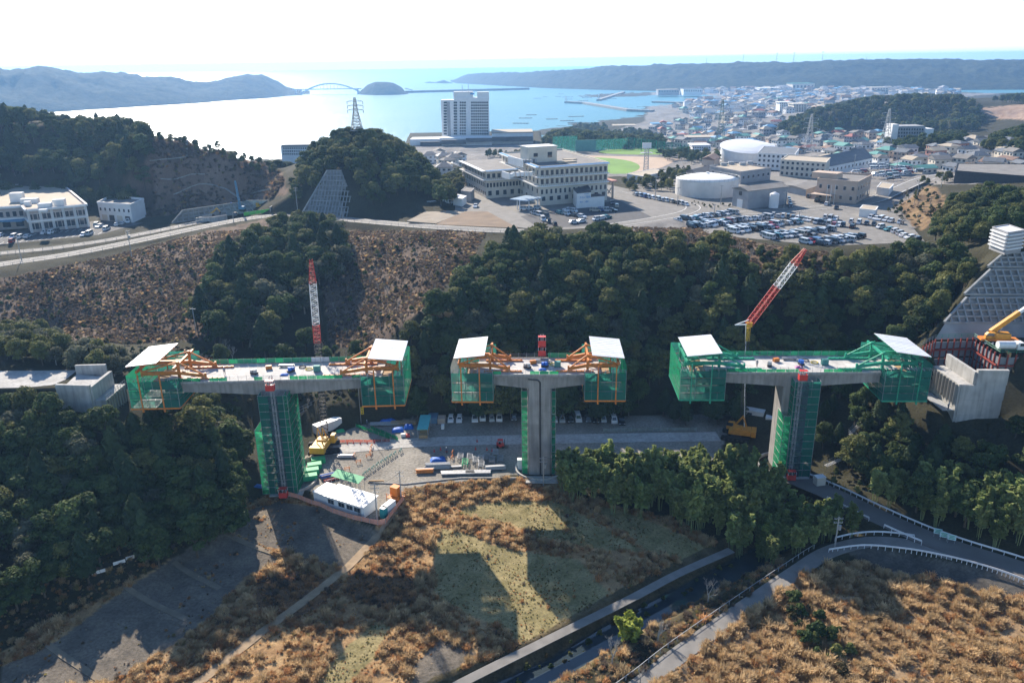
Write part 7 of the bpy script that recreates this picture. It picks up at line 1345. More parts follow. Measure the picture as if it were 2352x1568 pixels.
for a, b, n, wh in (((480, 405), (880, 350), 17, 'in the back row of the crowded car park'), ((590, 432), (1095, 382), 20, 'in the second row of the crowded car park'), ((600, 446), (830, 422), 9, 'in the second row of the crowded car park'), ((850, 462), (1295, 412), 18, 'in the third row of the crowded car park'), ((870, 476), (1130, 446), 10, 'in the third row of the crowded car park'), ((1075, 502), (1500, 460), 17, 'in the fourth row of the crowded car park'), ((1100, 516), (1450, 478), 13, 'in the fourth row of the crowded car park'), ((1340, 545), (1700, 508), 13, 'in the front row of the crowded car park above the slope'), ((1440, 556), (1620, 530), 7, 'in the front row of the crowded car park above the slope'), ((1130, 372), (1260, 385), 5, 'in the upper middle of the crowded car park'), ((1290, 390), (1400, 408), 5, 'in the upper middle of the crowded car park'), ((1410, 415), (1650, 445), 9, 'in the slanting row of the crowded car park'), ((1470, 385), (1610, 402), 5, 'in the slanting row of the crowded car park'), ((1640, 412), (1790, 430), 4, 'on the open side of the crowded car park'), ((1770, 385), (1960, 418), 7, 'along the knoll edge of the car park'), ((1830, 448), (1930, 478), 3, 'on the open side of the crowded car park'), ((1960, 492), (2060, 528), 4, 'at the far corner of the car park by the trees')): carrow(z4(*a), z4(*b), n, 34, wh, G, R_(12))
carrow(z4(205, 228), z4(560, 298), 13, 34, 'in the row beside the water tank', 'cars beside the water tank', R_(70)); carrow(z4(1230, 268), z4(1250, 325), 5, 34, 'beside the beige office block', 'cars by the beige office', R_(90)); carrow(z4(1360, 248), z4(1540, 322), 4, 34, 'in front of the beige office block', 'cars by the beige office', R_(60))
for a, b, n in (((1700, 1150), (1885, 1140), 5), ((1765, 1180), (1850, 1200), 3), ((1830, 1220), (1910, 1258), 3), ((1945, 1178), (2090, 1200), 4), ((1990, 1160), (2040, 1165), 2), ((2040, 1242), (2085, 1235), 2), ((2185, 1160), (2295, 1160), 4), ((2190, 1220), (2260, 1205), 3), ((2300, 1110), (2330, 1130), 2)): carrow(zh(*a), zh(*b), n, 34, 'in the hospital car park', 'cars in the hospital car park', R_(80), dz=.09)
carrow(zh(1075, 1120), zh(1210, 1108), 5, 34, 'parked under the wooded hill near the hospital', 'cars under the wooded hill', R_(90), cols=['white'], kinds=['hatchback', 'box car', 'van']); carrow(zh(1375, 1132), zh(1376, 1132), 1, 34, 'on the bare plot before the hospital', 'cars under the wooded hill', cols=['white'], kinds=['sedan'])
for a, b, n in (((855, 1230), (980, 1228), 4), ((880, 1268), (980, 1262), 4), ((700, 1302), (800, 1296), 4), ((900, 1322), (1180, 1292), 10), ((850, 1340), (1020, 1335), 5), ((1040, 1330), (1350, 1292), 9), ((1030, 1370), (1100, 1360), 2), ((1090, 1258), (1250, 1270), 5)): carrow(zf(*a), zf(*b), n, 34.5, 'in the upper car park among the houses', 'cars in the upper car park', R_(70), cols=['white']*5+['silver', 'red', 'teal', 'black'], dz=.0)
for x, y, co, kd in ((10, 760, 'white', 'hatchback'), (205, 785, 'white', 'minivan'), (180, 850, 'red', 'box car'), (310, 785, 'white', 'box car'), (410, 775, 'white', 'sedan'), (650, 725, 'white', 'pickup'), (755, 720, 'white', 'box car'), (835, 700, 'dark grey', 'box car'), (1225, 755, 'white', 'hatchback'), (1320, 735, 'white', 'van'), (1430, 605, 'silver', 'minivan'), (1465, 625, 'white', 'sedan'), (1570, 665, 'white', 'minivan'), (1730, 600, 'white', 'hatchback'), (1800, 585, 'silver', 'hatchback'), (1895, 555, 'white', 'van')): car(kd, co, gz(*zm(x, y+10), 27.07), random.choice((R_(8), R_(188)))+random.gauss(0, .1), '%s %s in the car park of the tan-roofed public building' % (co, kd), 'cars by the public building')
zs_ = lambda x, y: ((1080+x/3.409)/1.0884, (780+y/3.409)/1.0884)
for i, (x, y, co, kd) in enumerate(((162, 925, 'white', 'hatchback'), (235, 925, 'white', 'hatchback'), (367, 915, 'white', 'minivan'), (432, 905, 'white', 'van'), (510, 918, 'silver', 'box car'), (577, 910, 'white', 'van'), (700, 912, 'dark grey', 'pickup'), (1042, 925, 'white', 'hatchback'), (1110, 925, 'silver', 'hatchback'), (1175, 925, 'black', 'hatchback'), (1243, 915, 'white', 'minivan'), (1328, 925, 'dark grey', 'pickup'), (1395, 928, 'black', 'hatchback'), (1458, 925, 'silver', 'box car'), (1543, 925, 'white', 'van'), (1615, 938, 'black', 'sedan'))):
    od = ('first', 'second', 'third', 'fourth', 'fifth', 'sixth', 'seventh', 'first', 'second', 'third', 'fourth', 'fifth', 'sixth', 'seventh', 'eighth', 'last')[i]; car(kd, co, gz(*zs_(x, y), 0), random.gauss(0, .04), ('%s %s, %s in the row between the turquoise shed and the bare pier' if i < 7 else '%s %s, %s in the row under the trees beyond the bare pier') % (co, kd, od), 'cars in the row on the building site', True)
# ================================================================== the building site
zy = lambda x, y: ((700+x/3.267)/1.0884, (980+y/3.267)/1.0884)
def gp(x, y, z=0.0): return gz(*zy(x, y), z)
pinkm = mat('faded_orange_panel', (0.62, 0.30, 0.22), rough=.7, var=.15, scale=1.5); tealm = mat('teal_plastic', (0.03, 0.30, 0.32), rough=.5, var=.06); turq = mat('turquoise_sheet', (0.10, 0.42, 0.42), rough=.5, var=.08); steel = mat('bare_steel', (0.30, 0.31, 0.33), rough=.5, metal=.4, var=.2, scale=1.5); oranget = mat('orange_plastic', (0.75, 0.22, 0.03), rough=.5, var=.05); sand = mat('sand_bag', (0.50, 0.43, 0.32), rough=.95, var=.12, scale=2, bump=.3); yel2 = mat('yellow_sign', (0.75, 0.55, 0.03), rough=.5, var=.05)
# site office
fl, fr, br = gp(378, 934), gp(690, 1034), gp(785, 948); ex = fr-fl; L = np.linalg.norm(ex); an = math.atan2(ex[1], ex[0]); W = min(6.5, np.linalg.norm(br-fr))
of = thing('site_office', 'white prefabricated site office with a ribbed roof beside the green scaffold pier', 'site office', fl, an)
for k in range(5):
    s = MB(); s.span((L*k/5+.01, 0, .2), (L*(k+1)/5-.01, .08, 2.9)); s.build('wall_panel', wwhite, of); s = MB(); s.span((L*k/5+.01, W-.08, .2), (L*(k+1)/5-.01, W, 3.2)); s.build('wall_panel', wwhite, of)
for x in (.04, L-.04): s = MB(); s.add([(x-.04, .08, .2), (x-.04, W-.08, .2), (x-.04, W-.08, 3.2), (x-.04, .08, 2.9), (x+.04, .08, .2), (x+.04, W-.08, .2), (x+.04, W-.08, 3.2), (x+.04, .08, 2.9)], [(0, 1, 2, 3), (7, 6, 5, 4), (3, 2, 6, 7), (0, 3, 7, 4), (1, 5, 6, 2)]); s.build('end_wall', wwhite, of)
for k in range(12):
    a, b = -.3+(L+.6)*k/12, -.3+(L+.6)*(k+1)/12-.03; s = MB(); s.add([(a, -.4, 2.92), (b, -.4, 2.92), (b, W+.3, 3.27), (a, W+.3, 3.27), (a, -.4, 2.98), (b, -.4, 2.98), (b, W+.3, 3.33), (a, W+.3, 3.33)], [(3, 2, 1, 0), (4, 5, 6, 7), (0, 1, 5, 4), (1, 2, 6, 5), (2, 3, 7, 6), (3, 0, 4, 7)]); s.bar((b+.015, -.4, 3.0), (b+.015, W+.3, 3.35), .07, .1); s.build('roof_sheet', white, of)
for x in (1.6, 4.6, 6.9, 9.0):
    w_ = MB().box((x, -.02, 1.75), (1.6, .12, 1.0)).build('window', glass, of); s = MB()
    for dx in (-.82, 0, .82): s.box((x+dx, -.03, 1.75), (.07, .14, 1.08))
    s.build('window_frame', galv, w_)
MB().box((L-1.2, -.02, 1.25), (.9, .1, 2.0)).build('door', wgrey, of); MB().box((-2.0, 2.6, 1.35), (3.6, 4.6, 2.5)).build('side_unit', wwhite, of); MB().box((-2.0, 2.6, 2.66), (3.9, 4.9, .1)).build('side_roof', white, of)
a = gp(425, 775); b = gp(650, 842); d = b-a; gr = thing('green_mesh_rack', 'green mesh sheet raised on posts behind the white site office', 'rack', a, math.atan2(d[1], d[0])); Lg = np.linalg.norm(d); s = MB()
for k in range(7):
    x = Lg*k/6
    for y in (0, 2.0): s.tube((x, y, 0), (x, y, 3.0+y*.25), .06, 5)
s.build('post', galv, gr); s = MB(); s.add([(0, -.1, 3.05), (Lg, -.1, 3.05), (Lg, 2.3, 3.65), (0, 2.3, 3.65), (0, -.1, 3.0), (Lg, -.1, 3.0), (Lg, 2.3, 3.6), (0, 2.3, 3.6)], [(0, 1, 2, 3), (7, 6, 5, 4), (0, 4, 5, 1), (2, 6, 7, 3)]); s.build('mesh_sheet', greenp, gr)
def crate(name, label, cat, p, d, rz, m, group=None, lid=None, ribs=True):
    t = thing(name, label, cat, p, rz, group); s = MB(); s.box((0, 0, d[2]/2+.08), d); s.build('body', m, t)
    if lid: MB().box((0, 0, d[2]+.13), (d[0]+.1, d[1]+.1, .1)).build('roof', lid, t)
    if ribs:
        s = MB(); n = max(2, int(d[0]/.6))
        for k in range(n+1):
            for y in (-d[1]/2-.02, d[1]/2+.02): s.box((-d[0]/2+d[0]*k/n, y, d[2]/2+.08), (.08, .06, d[2]))
        s.build('rib', m, t)
    s = MB()
    for x in (-d[0]*.42, d[0]*.42):
        for y in (-d[1]*.4, d[1]*.4): s.box((x, y, .04), (.2, .2, .1))
    s.build('foot', dark, t); return t
crate('portable_toilet', 'teal portable toilet standing at the end of the site office', 'toilet', gp(850, 1022), (1.1, 1.2, 2.3), an, tealm, lid=white); crate('storage_cabin', 'white cabin behind the teal portable toilet', 'cabin', gp(890, 985), (1.3, 3.4, 2.3), an, wwhite, lid=white); crate('orange_tank_box', 'bright orange box on a framed platform at the site corner', 'box', gp(948, 868)+np.array([0, 0, .9]), (1.9, 1.6, 2.2), an, oranget, ribs=False)
fr_ = thing('orange_platform', 'orange steel platform with railings under the orange box', 'platform', gp(948, 880), an); MB().box((0, 0, .85), (3.4, 2.4, .12)).build('floor', orange, fr_); s = MB()
for x in (-1.7, 1.7):
    for y in (-1.2, 1.2): s.bar((x, y, 0), (x, y, 1.9), .1)
for y in (-1.2, 1.2): s.bar((-1.7, y, 1.85), (1.7, y, 1.85), .08); s.bar((-1.7, y, 1.35), (1.7, y, 1.35), .06)
s.build('railing', orange, fr_)
def panel_fence(label, pts, m, h, step=1.9, group='site fences', rail=None, name='panel_fence'):
    P = refine(np.array(pts), step); t = thing(name, label, 'fence', P[0], 0, group); po = MB()
    for i in range(len(P)):
        q = P[i]-P[0]; po.tube((q[0], q[1], q[2]), (q[0], q[1], q[2]+h+.15), .04, 5)
        if i < len(P)-1: r = P[i+1]-P[0]; e = (r-q)*.03; s = MB(); a, b = q+e, r-e; s.bar((a[0], a[1], a[2]+h/2+.08), (b[0], b[1], b[2]+h/2+.08), .04, h); s.build('panel', m, t)
    po.build('post', galv, t); return t
panel_fence('faded orange panel fence around the site office and toilets', [gp(330, 935), gp(430, 985), gp(600, 1040), gp(800, 1085), gp(862, 1075), gp(930, 985), gp(1012, 880)], pinkm, 1.15)
panel_fence('dull orange panel fence along the edge of the yard below the tall scaffold', [gp(20, 835), gp(150, 870), gp(260, 915), gp(330, 935)], pinkm, 1.1)
panel_fence('green pipe fence slanting across the upper yard', [gp(620, 285), gp(760, 335), gp(900, 385)], netl, .9); panel_fence('second green pipe fence beside the blue tarpaulins', [gp(740, 300), gp(860, 345), gp(965, 395)], netl, .9); panel_fence('long low wire fence beyond the bare pier', [gz(1385, 992, 0), gz(1500, 990, 0), gz(1600, 990, 0)], netwhite, 1.0); panel_fence('red and white barrier fence along the haul track', [gp(470, 412), gp(600, 408), gp(760, 410), gp(900, 405)], netmat('red_mesh', (.5, .12, .08), .5), .7)
for k, (x, y) in enumerate(((248, 712), (262, 664), (285, 620), (316, 575))): crate('skip_bin', 'green skip bin, %s' % ('nearest the foot of the scaffolded pier', 'second from the foot of the scaffolded pier', 'third from the foot of the scaffolded pier', 'farthest from the foot of the scaffolded pier')[k], 'skip', gp(x, y), (3.3, 1.8, 1.25), .28, greenp, 'green skip bins')
for k, (x, y) in enumerate(((190, 572), (225, 560), (262, 548))): t = thing('bulk_bag', ('small', 'middle', 'plump')[k]+' beige bulk bag behind the green skips', 'bag', gp(x, y), .3*k, 'bulk bags'); s = MB(); s.loft([[(.62*c*math.cos(i*math.pi/5), .62*c*math.sin(i*math.pi/5), z) for i in range(10)] for c, z in ((.8, 0), (1.05, .3), (1.05, .75), (.7, 1.0))]); s.build('sack', sand, t, smooth=True); s = MB(); s.tube((-.3, 0, 1.0), (.3, 0, 1.15), .06, 5); s.build('strap', sand, t)
def stack(name, label, p, rz, n, length, m, kind='pipe', rows=3, group='material stacks', r=.09):
    t = thing(name, label, 'stack', p, rz, group)
    for k in range(rows):
        for i in range(n-k):
            s = MB(); y = (i-(n-k-1)/2)*r*2.1; z = .22+r+k*r*1.85; dl = random.uniform(-.15, .15)
            if kind == 'pipe': s.tube((-length/2+dl, y, z), (length/2+dl, y, z), r, 7)
            else: s.box((dl, y, z), (length, r*1.9, r*1.7))
            s.build('pipe' if kind == 'pipe' else 'beam', m if random.random() < .75 else steel, t)
    for x in (-length*.35, length*.35): MB().box((x, 0, .11), (.18, n*r*2.2, .2)).build('timber_bearer', wood, t)
    return t
stack('pipe_stack', 'stack of blue and grey pipes beside the green skips', gp(395, 695), .45, 6, 3.6, blue, group='pipe stacks', r=.14); stack('pipe_stack', 'red-ended pipe stack lying across the yard entrance', gp(430, 720), .5, 4, 4.0, red, rows=2, group='pipe stacks'); stack('beam_stack', 'orange steel beam stack at the front of the yard', gp(1185, 655), .06, 5, 4.2, orange, 'beam', 3, 'beam stacks', .14); stack('pipe_stack', 'thick pale pipe stack behind the orange beams', gp(1290, 620), .05, 5, 6.0, galv, 'pipe', 3, 'pipe stacks', .2); stack('beam_stack', 'long row of grey beams along the edge of the field', gp(1450, 668), .02, 4, 8.0, steel, 'beam', 1, 'beam stacks', .2); stack('beam_stack', 'second long row of grey beams along the edge of the field', gp(1620, 662), .0, 4, 6.0, steel, 'beam', 1, 'beam stacks', .2); stack('beam_stack', 'pale beam stack next to the bare pier kerb', gp(1760, 628), .1, 5, 4.8, galv, 'beam', 3, 'beam stacks', .14); stack('pipe_stack', 'grey pipe stack by the blue tarpaulins', gp(860, 268), .04, 6, 8.0, galv, 'pipe', 2, 'pipe stacks', .14); stack('beam_stack', 'timber beam stack behind the blue tarpaulins', gp(1010, 262), .02, 6, 7.0, wood, 'beam', 2, 'beam stacks', .16); stack('beam_stack', 'short beams lying alone on the yard', gp(1430, 615), .1, 3, 3.2, steel, 'beam', 1, 'beam stacks', .12); stack('beam_stack', 'white planks stacked near the orange barriers', gp(540, 530), .0, 4, 4.0, white, 'beam', 2, 'beam stacks', .14)
def tarp(label, p, w, d, h, rz, m, name='tarpaulin_heap'):
    n = 9; X, Y = np.meshgrid(np.linspace(-1, 1, n), np.linspace(-1, 1, n)); Zt = h*(1-np.maximum(np.abs(X), np.abs(Y))**4)*(.8+.5*fbm(X*2+p[0], Y*2+p[1], 3)); s = MB(); s.v = [(X[i, j]*w/2, Y[i, j]*d/2, max(.03, Zt[i, j])) for i in range(n) for j in range(n)]; s.f = [(i*n+j, i*n+j+1, (i+1)*n+j+1, (i+1)*n+j) for i in range(n-1) for j in range(n-1)]; s.m = [0]*len(s.f); o = s.build(name, m, None, True, p, rz); return tag(o, label, 'tarpaulin', 'tarpaulin heaps')
for x, y, w_, d_, h_, lab in ((880, 246, 4.5, 2.2, 1.2, 'blue tarpaulin over a long heap at the foot of the wooded slope'), (962, 315, 3.2, 2.4, 1.2, 'crumpled blue tarpaulin heap nearest the haul track'), (1052, 292, 2.6, 2.2, 1.4, 'square blue tarpaulin heap beside the turquoise shed'), (1290, 560, 3.8, 2.6, 1.2, 'large dark blue tarpaulin heap in the lay-down yard'), (552, 268, 1.8, 1.2, .7, 'small teal tarpaulin heap beside the white containers')): tarp(lab, gp(x, y), w_, d_, h_, .15, blue if 'teal' not in lab else turq)
tarp('green tarpaulin heap on the grass beside the white containers', gp(492, 322), 2.4, 1.3, .8, .3, greenp); tarp('blue sheet spread on the bank at the foot of the tall scaffold', gz(607, 1118, .2), 6, 1.6, .35, -.3, blue)
# turquoise shed
td = thing('turquoise_shed', 'open shed with a turquoise roof between the parked cars and the tarpaulins', 'shed', gp(1170, 385), 0); MB().box((0, 4.0, 3.1), (2.9, 9.0, .15)).build('roof', turq, td); s = MB()
for x in (-1.3, 1.3):
    for y in (0, 4, 8): s.bar((x, y, 0), (x, y, 3.05), .12)
s.build('post', galv, td)
for k in range(3): MB().box((0, 1+k*2.4, .6), (2.2, 1.6, .8)).build('shelf', wood, td)
crate('steel_container', 'blue grey container with an open top behind the turquoise shed', 'container', gp(1250, 235), (2.6, 3.6, 1.6), 0, mat('slate_blue_paint', (.12, .22, .33), rough=.6), ribs=True); crate('brick_pallet', 'reddish pallet load beside the first parked cars', 'pallet', gp(1322, 245), (2.0, 2.6, 1.5), 0, wbeige); crate('machine_box', 'small white pump unit on the yard by the turquoise shed', 'pump', gp(1330, 300), (.8, 1.0, 1.2), 0, wwhite, ribs=False); crate('machine_box', 'white motor unit near the green pipe fence', 'pump', gp(1007, 362), (1.2, .9, .8), .2, wwhite, ribs=False); crate('machine_box', 'red motor unit near the green pipe fence', 'pump', gp(1045, 365), (1.0, .9, .8), .2, red, ribs=False)
cdir = gp(490, 272)-gp(290, 345); ca = math.atan2(cdir[1], cdir[0])
for k in range(5): p = gp(290, 345)+cdir*(k+.5)/5; crate('white_container', 'white storage container, %s of five in a row behind the yellow crane' % ('first', 'second', 'third', 'fourth', 'last')[k], 'container', p, (np.linalg.norm(cdir)/5*.96, 2.3, 2.4), ca, wwhite, 'white containers', lid=white)
# barricades and cones
def barricade(label, p, rz, m, group):
    t = thing('barricade', label, 'barricade', p, rz, group); s = MB()
    for x in (-.55, .55): s.bar((x, -.35, 0), (x, 0, 1.0), .07); s.bar((x, .35, 0), (x, 0, 1.0), .07)
    s.build('leg', m, t); s = MB(); s.box((0, 0, .95), (1.5, .07, .14)); s.box((0, 0, .6), (1.5, .07, .12)); s.build('rail', m, t)
for k, (x, y) in enumerate(((690, 682), (722, 657), (760, 632), (797, 604), (832, 582), (867, 560), (903, 537), (938, 515), (985, 492))): barricade('dark green barricade, %s in the diagonal line across the yard' % ('first', 'second', 'third', 'fourth', 'fifth', 'sixth', 'seventh', 'eighth', 'last')[k], gp(x, y), R_(70), rteal, 'green barricades')
for k, (x, y) in enumerate(((550, 640), (642, 582), (725, 532), (740, 500), (748, 455), (606, 528), (1405, 545), (1410, 505))): barricade('orange barricade, %s counted from the site office' % ('first', 'third', 'fourth', 'fifth', 'sixth', 'second', 'seventh', 'eighth')[k], gp(x, y), R_(25 if k < 3 else 80), oranget, 'orange barricades')
for k, (x, y) in enumerate(((550, 424), (600, 420), (657, 424), (712, 420), (770, 418), (1260, 485), (1312, 472), (1360, 485), (1598, 468), (1610, 408), (1690, 472), (1733, 482), (380, 735))):
    t = thing('traffic_cone', 'red traffic cone beside the pale haul track', 'cone', gp(x, y), 0, 'red cones along the haul track'); s = MB(); s.tube((0, 0, .05), (0, 0, .85), .19, 8, .04); s.build('cone', red, t); MB().box((0, 0, .03), (.5, .5, .06)).build('base', red, t)
# steel frames laid out in rows, cabinets at the bare pier
for k, (x, y, m) in enumerate(((1475, 540, steel), (1512, 590, greenp), (1552, 545, steel), (1600, 570, galv), (1640, 560, galv), (1645, 605, galv), (1688, 545, steel), (1730, 570, steel), (1760, 510, galv), (1800, 560, steel))):
    t = thing('steel_rack', ('green' if m is greenp else 'grey')+' steel frame, %s in the lay-down yard before the bare pier' % ('first', 'second', 'third', 'fourth', 'fifth', 'sixth', 'seventh', 'eighth', 'ninth', 'last')[k], 'rack', gp(x, y), 0, 'steel frames in the yard'); s = MB(); w_, d_, h_ = 1.3, 2.8, .9
    for a in (-w_/2, w_/2):
        for b in (-d_/2, 0, d_/2): s.bar((a, b, 0), (a, b, h_), .12)
        for z in (.1, h_): s.bar((a, -d_/2, z), (a, d_/2, z), .12)
    s.build('side_frame', m, t); s = MB()
    for b in np.linspace(-d_/2, d_/2, 5): s.bar((-w_/2, b, h_), (w_/2, b, h_), .12)
    s.build('cross_bar', m, t)
crate('control_cabinet', 'tall white cabinet inside the round kerb of the bare pier', 'cabinet', gp(1965, 628), (1.5, 1.2, 2.6), 0, wwhite, lid=white, ribs=False); tarp('white sheet over a machine at the foot of the bare pier', gp(2066, 645), 2.0, 1.8, 1.9, 0, wwhite)
# red forklift
fk = thing('forklift', 'red forklift on the haul track near the bare pier', 'forklift', gp(1800, 450), R_(180)); s = MB(); s.box((0, 0, .7), (1.9, 1.1, .7)); s.box((.75, 0, .95), (.5, 1.1, .6)); s.build('chassis', red, fk); s = MB()
for x in (-.55, .6):
    for y in (-.5, .5): s.bar((x, y, 1.0), (x*.9, y, 2.1), .08)
s.box((.0, 0, 2.13), (1.4, 1.15, .08)); s.build('overhead_guard', red, fk); s = MB()
for y in (-.35, .35): s.bar((-1.1, y, .1), (-1.1, y, 2.2), .12); s.bar((-1.1, y, .12), (-2.1, y, .12), .12, .06)
s.build('mast', dark, fk)
for x in (-.65, .65):
    for y in (-.5, .5): wh = MB().tube((x, y-.12, .33), (x, y+.12, .33), .33, 12).build('wheel', black, fk)
MB().box((.15, 0, 1.15), (.5, .5, .5)).build('seat', black, fk)
# retaining wall with a fence behind the crane, hanging sign
w0, w1, w2 = gz(672, 985, 0), gz(745, 950, 0), gz(812, 925, 0); rwl = thing('retaining_wall', 'brown stained retaining wall with a wire fence behind the yellow crane', 'retaining wall', w0); s = MB(); pr = [w0-w0, w1-w0, w2-w0]
for a, b in ((pr[0], pr[1]), (pr[1], pr[2])): wallseg(s, a, b, -.5, 3.4, .5)
s.build('wall', mat('stained_concrete', (.15, .125, .10), rough=.95, var=.3, scale=.4, bump=.3), rwl); s = MB()
for a, b in ((pr[0], pr[1]), (pr[1], pr[2])):
    for k in range(8): e = a+(b-a)*k/8; s.tube((e[0], e[1], 3.4), (e[0], e[1], 5.2), .05, 4)
    for z in (3.6, 4.4, 5.2): s.tube((a[0], a[1], z), (b[0], b[1], z), .035, 4)
s.build('fence', galv, rwl)
hs = thing('hanging_sign', 'yellow warning sign hanging on a thin pole below the orange traveller', 'sign', gz(*zy(664, 260), 0)); s = MB(); s.tube((0, 0, 0), (0, 0, 14), .07, 6); s.build('pole', galv, hs); MB().box((.55, 0, 4.0), (.75, .08, 2.1)).build('board', yel2, hs); s = MB()
for k in range(4): s.box((.55, -.05, 4.75-k*.48), (.42, .02, .26))
s.build('lettering', black, hs)
hs2 = thing('hanging_sign', 'yellow warning sign on a pole beside the tall scaffold, over the dark wood', 'sign', gz(543, 1012, 1)); s = MB(); s.tube((0, 0, -1), (0, 0, 7), .07, 6); s.build('pole', galv, hs2); MB().box((.0, -.1, 1.6), (.6, .08, 1.5)).build('board', yel2, hs2)
# utility poles
def pole(label, u, vb, vt, z, arms=2, tr=False, m=None, ut=None):
    p = gz(u, vb, z); p[2] = z; h = gy(ut or u, vt, p[1])[2]-z; t = thing('utility_pole', label, 'utility pole', p, 0, 'utility poles'); s = MB(); s.tube((0, 0, -.5), (0, 0, h), .17, 8, .11); s.build('pole', m or conc2, t); s = MB()
    for k in range(arms): zz = h-.5-k*.9; s.bar((-.9, 0, zz), (.9, 0, zz), .1); [s.tube((x, 0, zz), (x, 0, zz+.28), .06, 5) for x in (-.8, -.3, .3, .8)]
    if arms: s.build('cross_arm', galv, t)
    if tr: s = MB(); s.tube((.45, 0, h-3.0), (.45, 0, h-2.0), .3, 10); s.build('transformer', galv, t)
    return t
pole('utility pole with insulators standing at the end of the site office', *zy(795, 1058), zy(775, 738)[1], 0, 3, ut=zy(775, 0)[0]); pole('utility pole beside the bright orange box', *zy(990, 880), zy(975, 640)[1], 0, 2, ut=zy(972, 0)[0]); pole('utility pole with a transformer in front of the bare pier', *zy(2152, 762), zy(2155, 525)[1], -.5, 2, True); pole('plain pole standing in front of the bamboo thicket', 1562, 1150, 1085, -1, 0); pole('utility pole with a transformer beside the narrow lane', 1917, 1258, 1186, -1, 2, True); pole('utility pole on the upper road below the public building', 302, 585, 528, 27, 2, True); pole('utility pole at the roadside by the car park of the public building', 50, 598, 545, 27, 0); pole('utility pole on the upper road at the roadside excavation', 537, 512, 487, 28, 0); pole('utility pole under the pointed retaining wall', 685, 497, 430, 30, 2); pole('slim lamp pole beside the pointed retaining wall', 787, 505, 478, 31, 0); pole('utility pole near the foot of the grove', 450, 760, 706, 17, 1); pole('utility pole in the grove under the upper road', 576, 606, 570, 26, 1)
for k, (u, vb, vt, z) in enumerate(((1640, 500, 468, 34), (1655, 470, 425, 34), (1556, 472, 430, 34), (1505, 460, 405, 34), (2105, 460, 415, 36), (2160, 438, 400, 36), (1960, 395, 355, 34), (2060, 390, 350, 34), (2240, 395, 350, 36), (1800, 480, 440, 34), (1748, 520, 490, 34), (1920, 535, 505, 34), (1834, 512, 485, 34))): pole('slim utility pole on the terrace, %s of those around the car parks' % ('first', 'second', 'third', 'fourth', 'fifth', 'sixth', 'seventh', 'eighth', 'ninth', 'tenth', 'eleventh', 'twelfth', 'last')[k], u, vb, vt, z, 1)
def wire(label, a, b, sag=1.2, n=10):
    a = Vector(a); b = Vector(b); s = MB(); P = [a+(b-a)*i/n-Vector((0, 0, 4*sag*(i/n)*(1-i/n))) for i in range(n+1)]
    for i in range(n): s.tube(P[i], P[i+1], .035, 3)
    tag(s.build('power_line', dark), label, 'wire', 'power lines')
pA = gz(*zy(795, 1058), 0); pB = gz(*zy(990, 880), 0); pC = gz(*zy(2152, 762), -.5); pD = gz(1917, 1258, -1); pE = gz(1562, 1150, -1); wire('sagging wire between the two poles at the site office', pA+np.array([0, 0, 8.7]), pB+np.array([0, 0, 7.0]), .4); wire('wire running from the bare pier pole over the bamboo', pC+np.array([0, 0, 7.5]), pE+np.array([0, 0, 6.0]), 1.0); wire('wire crossing the bamboo to the pole by the lane', pE+np.array([0, 0, 6.0]), pD+np.array([0, 0, 6.8]), 1.0)
# cabins, path stairs and boards on the far side of the valley
zr = lambda x, y: ((1640+x/2.557)/1.0884, (600+y/2.557)/1.0884)
crate('white_cabin', 'small white cabin on the slope behind the orange crane', 'cabin', gz(*zr(482, 1098), 1.5), (2.0, 2.0, 2.6), .2, wwhite, lid=white, ribs=False); c2 = crate('white_cabin', 'long white cabin with a window behind the orange crane', 'cabin', gz(*zr(625, 1140), 1.0), (5.2, 2.4, 2.5), -.5, wwhite, lid=white, ribs=False); MB().box((-1.0, -1.22, 1.6), (1.2, .08, .9)).build('window', glass, c2); crate('white_cabin', 'grey white cabin next to the sunlit pier flank', 'cabin', gz(*zr(728, 1178), .6), (2.4, 2.2, 2.2), -.4, wwhite, lid=white, ribs=False); crate('storage_cabin', 'pale grey box cabin beside the road below the green scaffold', 'cabin', gz(1881, 1112, .2), (2.2, 1.6, 2.0), .2, wcream, lid=white, ribs=False)
sp = [(1895, 1075, 1), (1950, 1050, 2), (1985, 1035, 3.5), (1952, 1000, 5), (1985, 970, 7), (2030, 945, 9), (2060, 930, 11)]; SP = [gz(*q) for q in sp]; ss = thing('scaffold_stair', 'zigzag pipe stairway climbing the dark bank to the abutment', 'stairway', SP[0]); rl = MB()
for i in range(len(SP)-1):
    a, b = SP[i]-SP[0], SP[i+1]-SP[0]; n = max(3, int(np.linalg.norm(b-a)/.45)); d = (b-a)/np.linalg.norm(b-a); nr = np.array([-d[1], d[0], 0])*.55; an_ = math.atan2(d[1], d[0]); s = MB()
    for k in range(n): e = a+(b-a)*(k+.5)/n; s.box((e[0], e[1], e[2]+.6), (.36, 1.1, .06), an_)
    s.build('stair_tread', galv, ss)
    for sg_ in (-1, 1):
        for hh in (1.1, 1.6): rl.tube(a+nr*sg_+np.array([0, 0, hh]), b+nr*sg_+np.array([0, 0, hh]), .035, 4)
        for k in range(0, n, 4): e = a+(b-a)*k/n+nr*sg_; rl.tube(e-np.array([0, 0, .4]), e+np.array([0, 0, 1.6]), .03, 4)
rl.build('hand_rail', galv, ss)
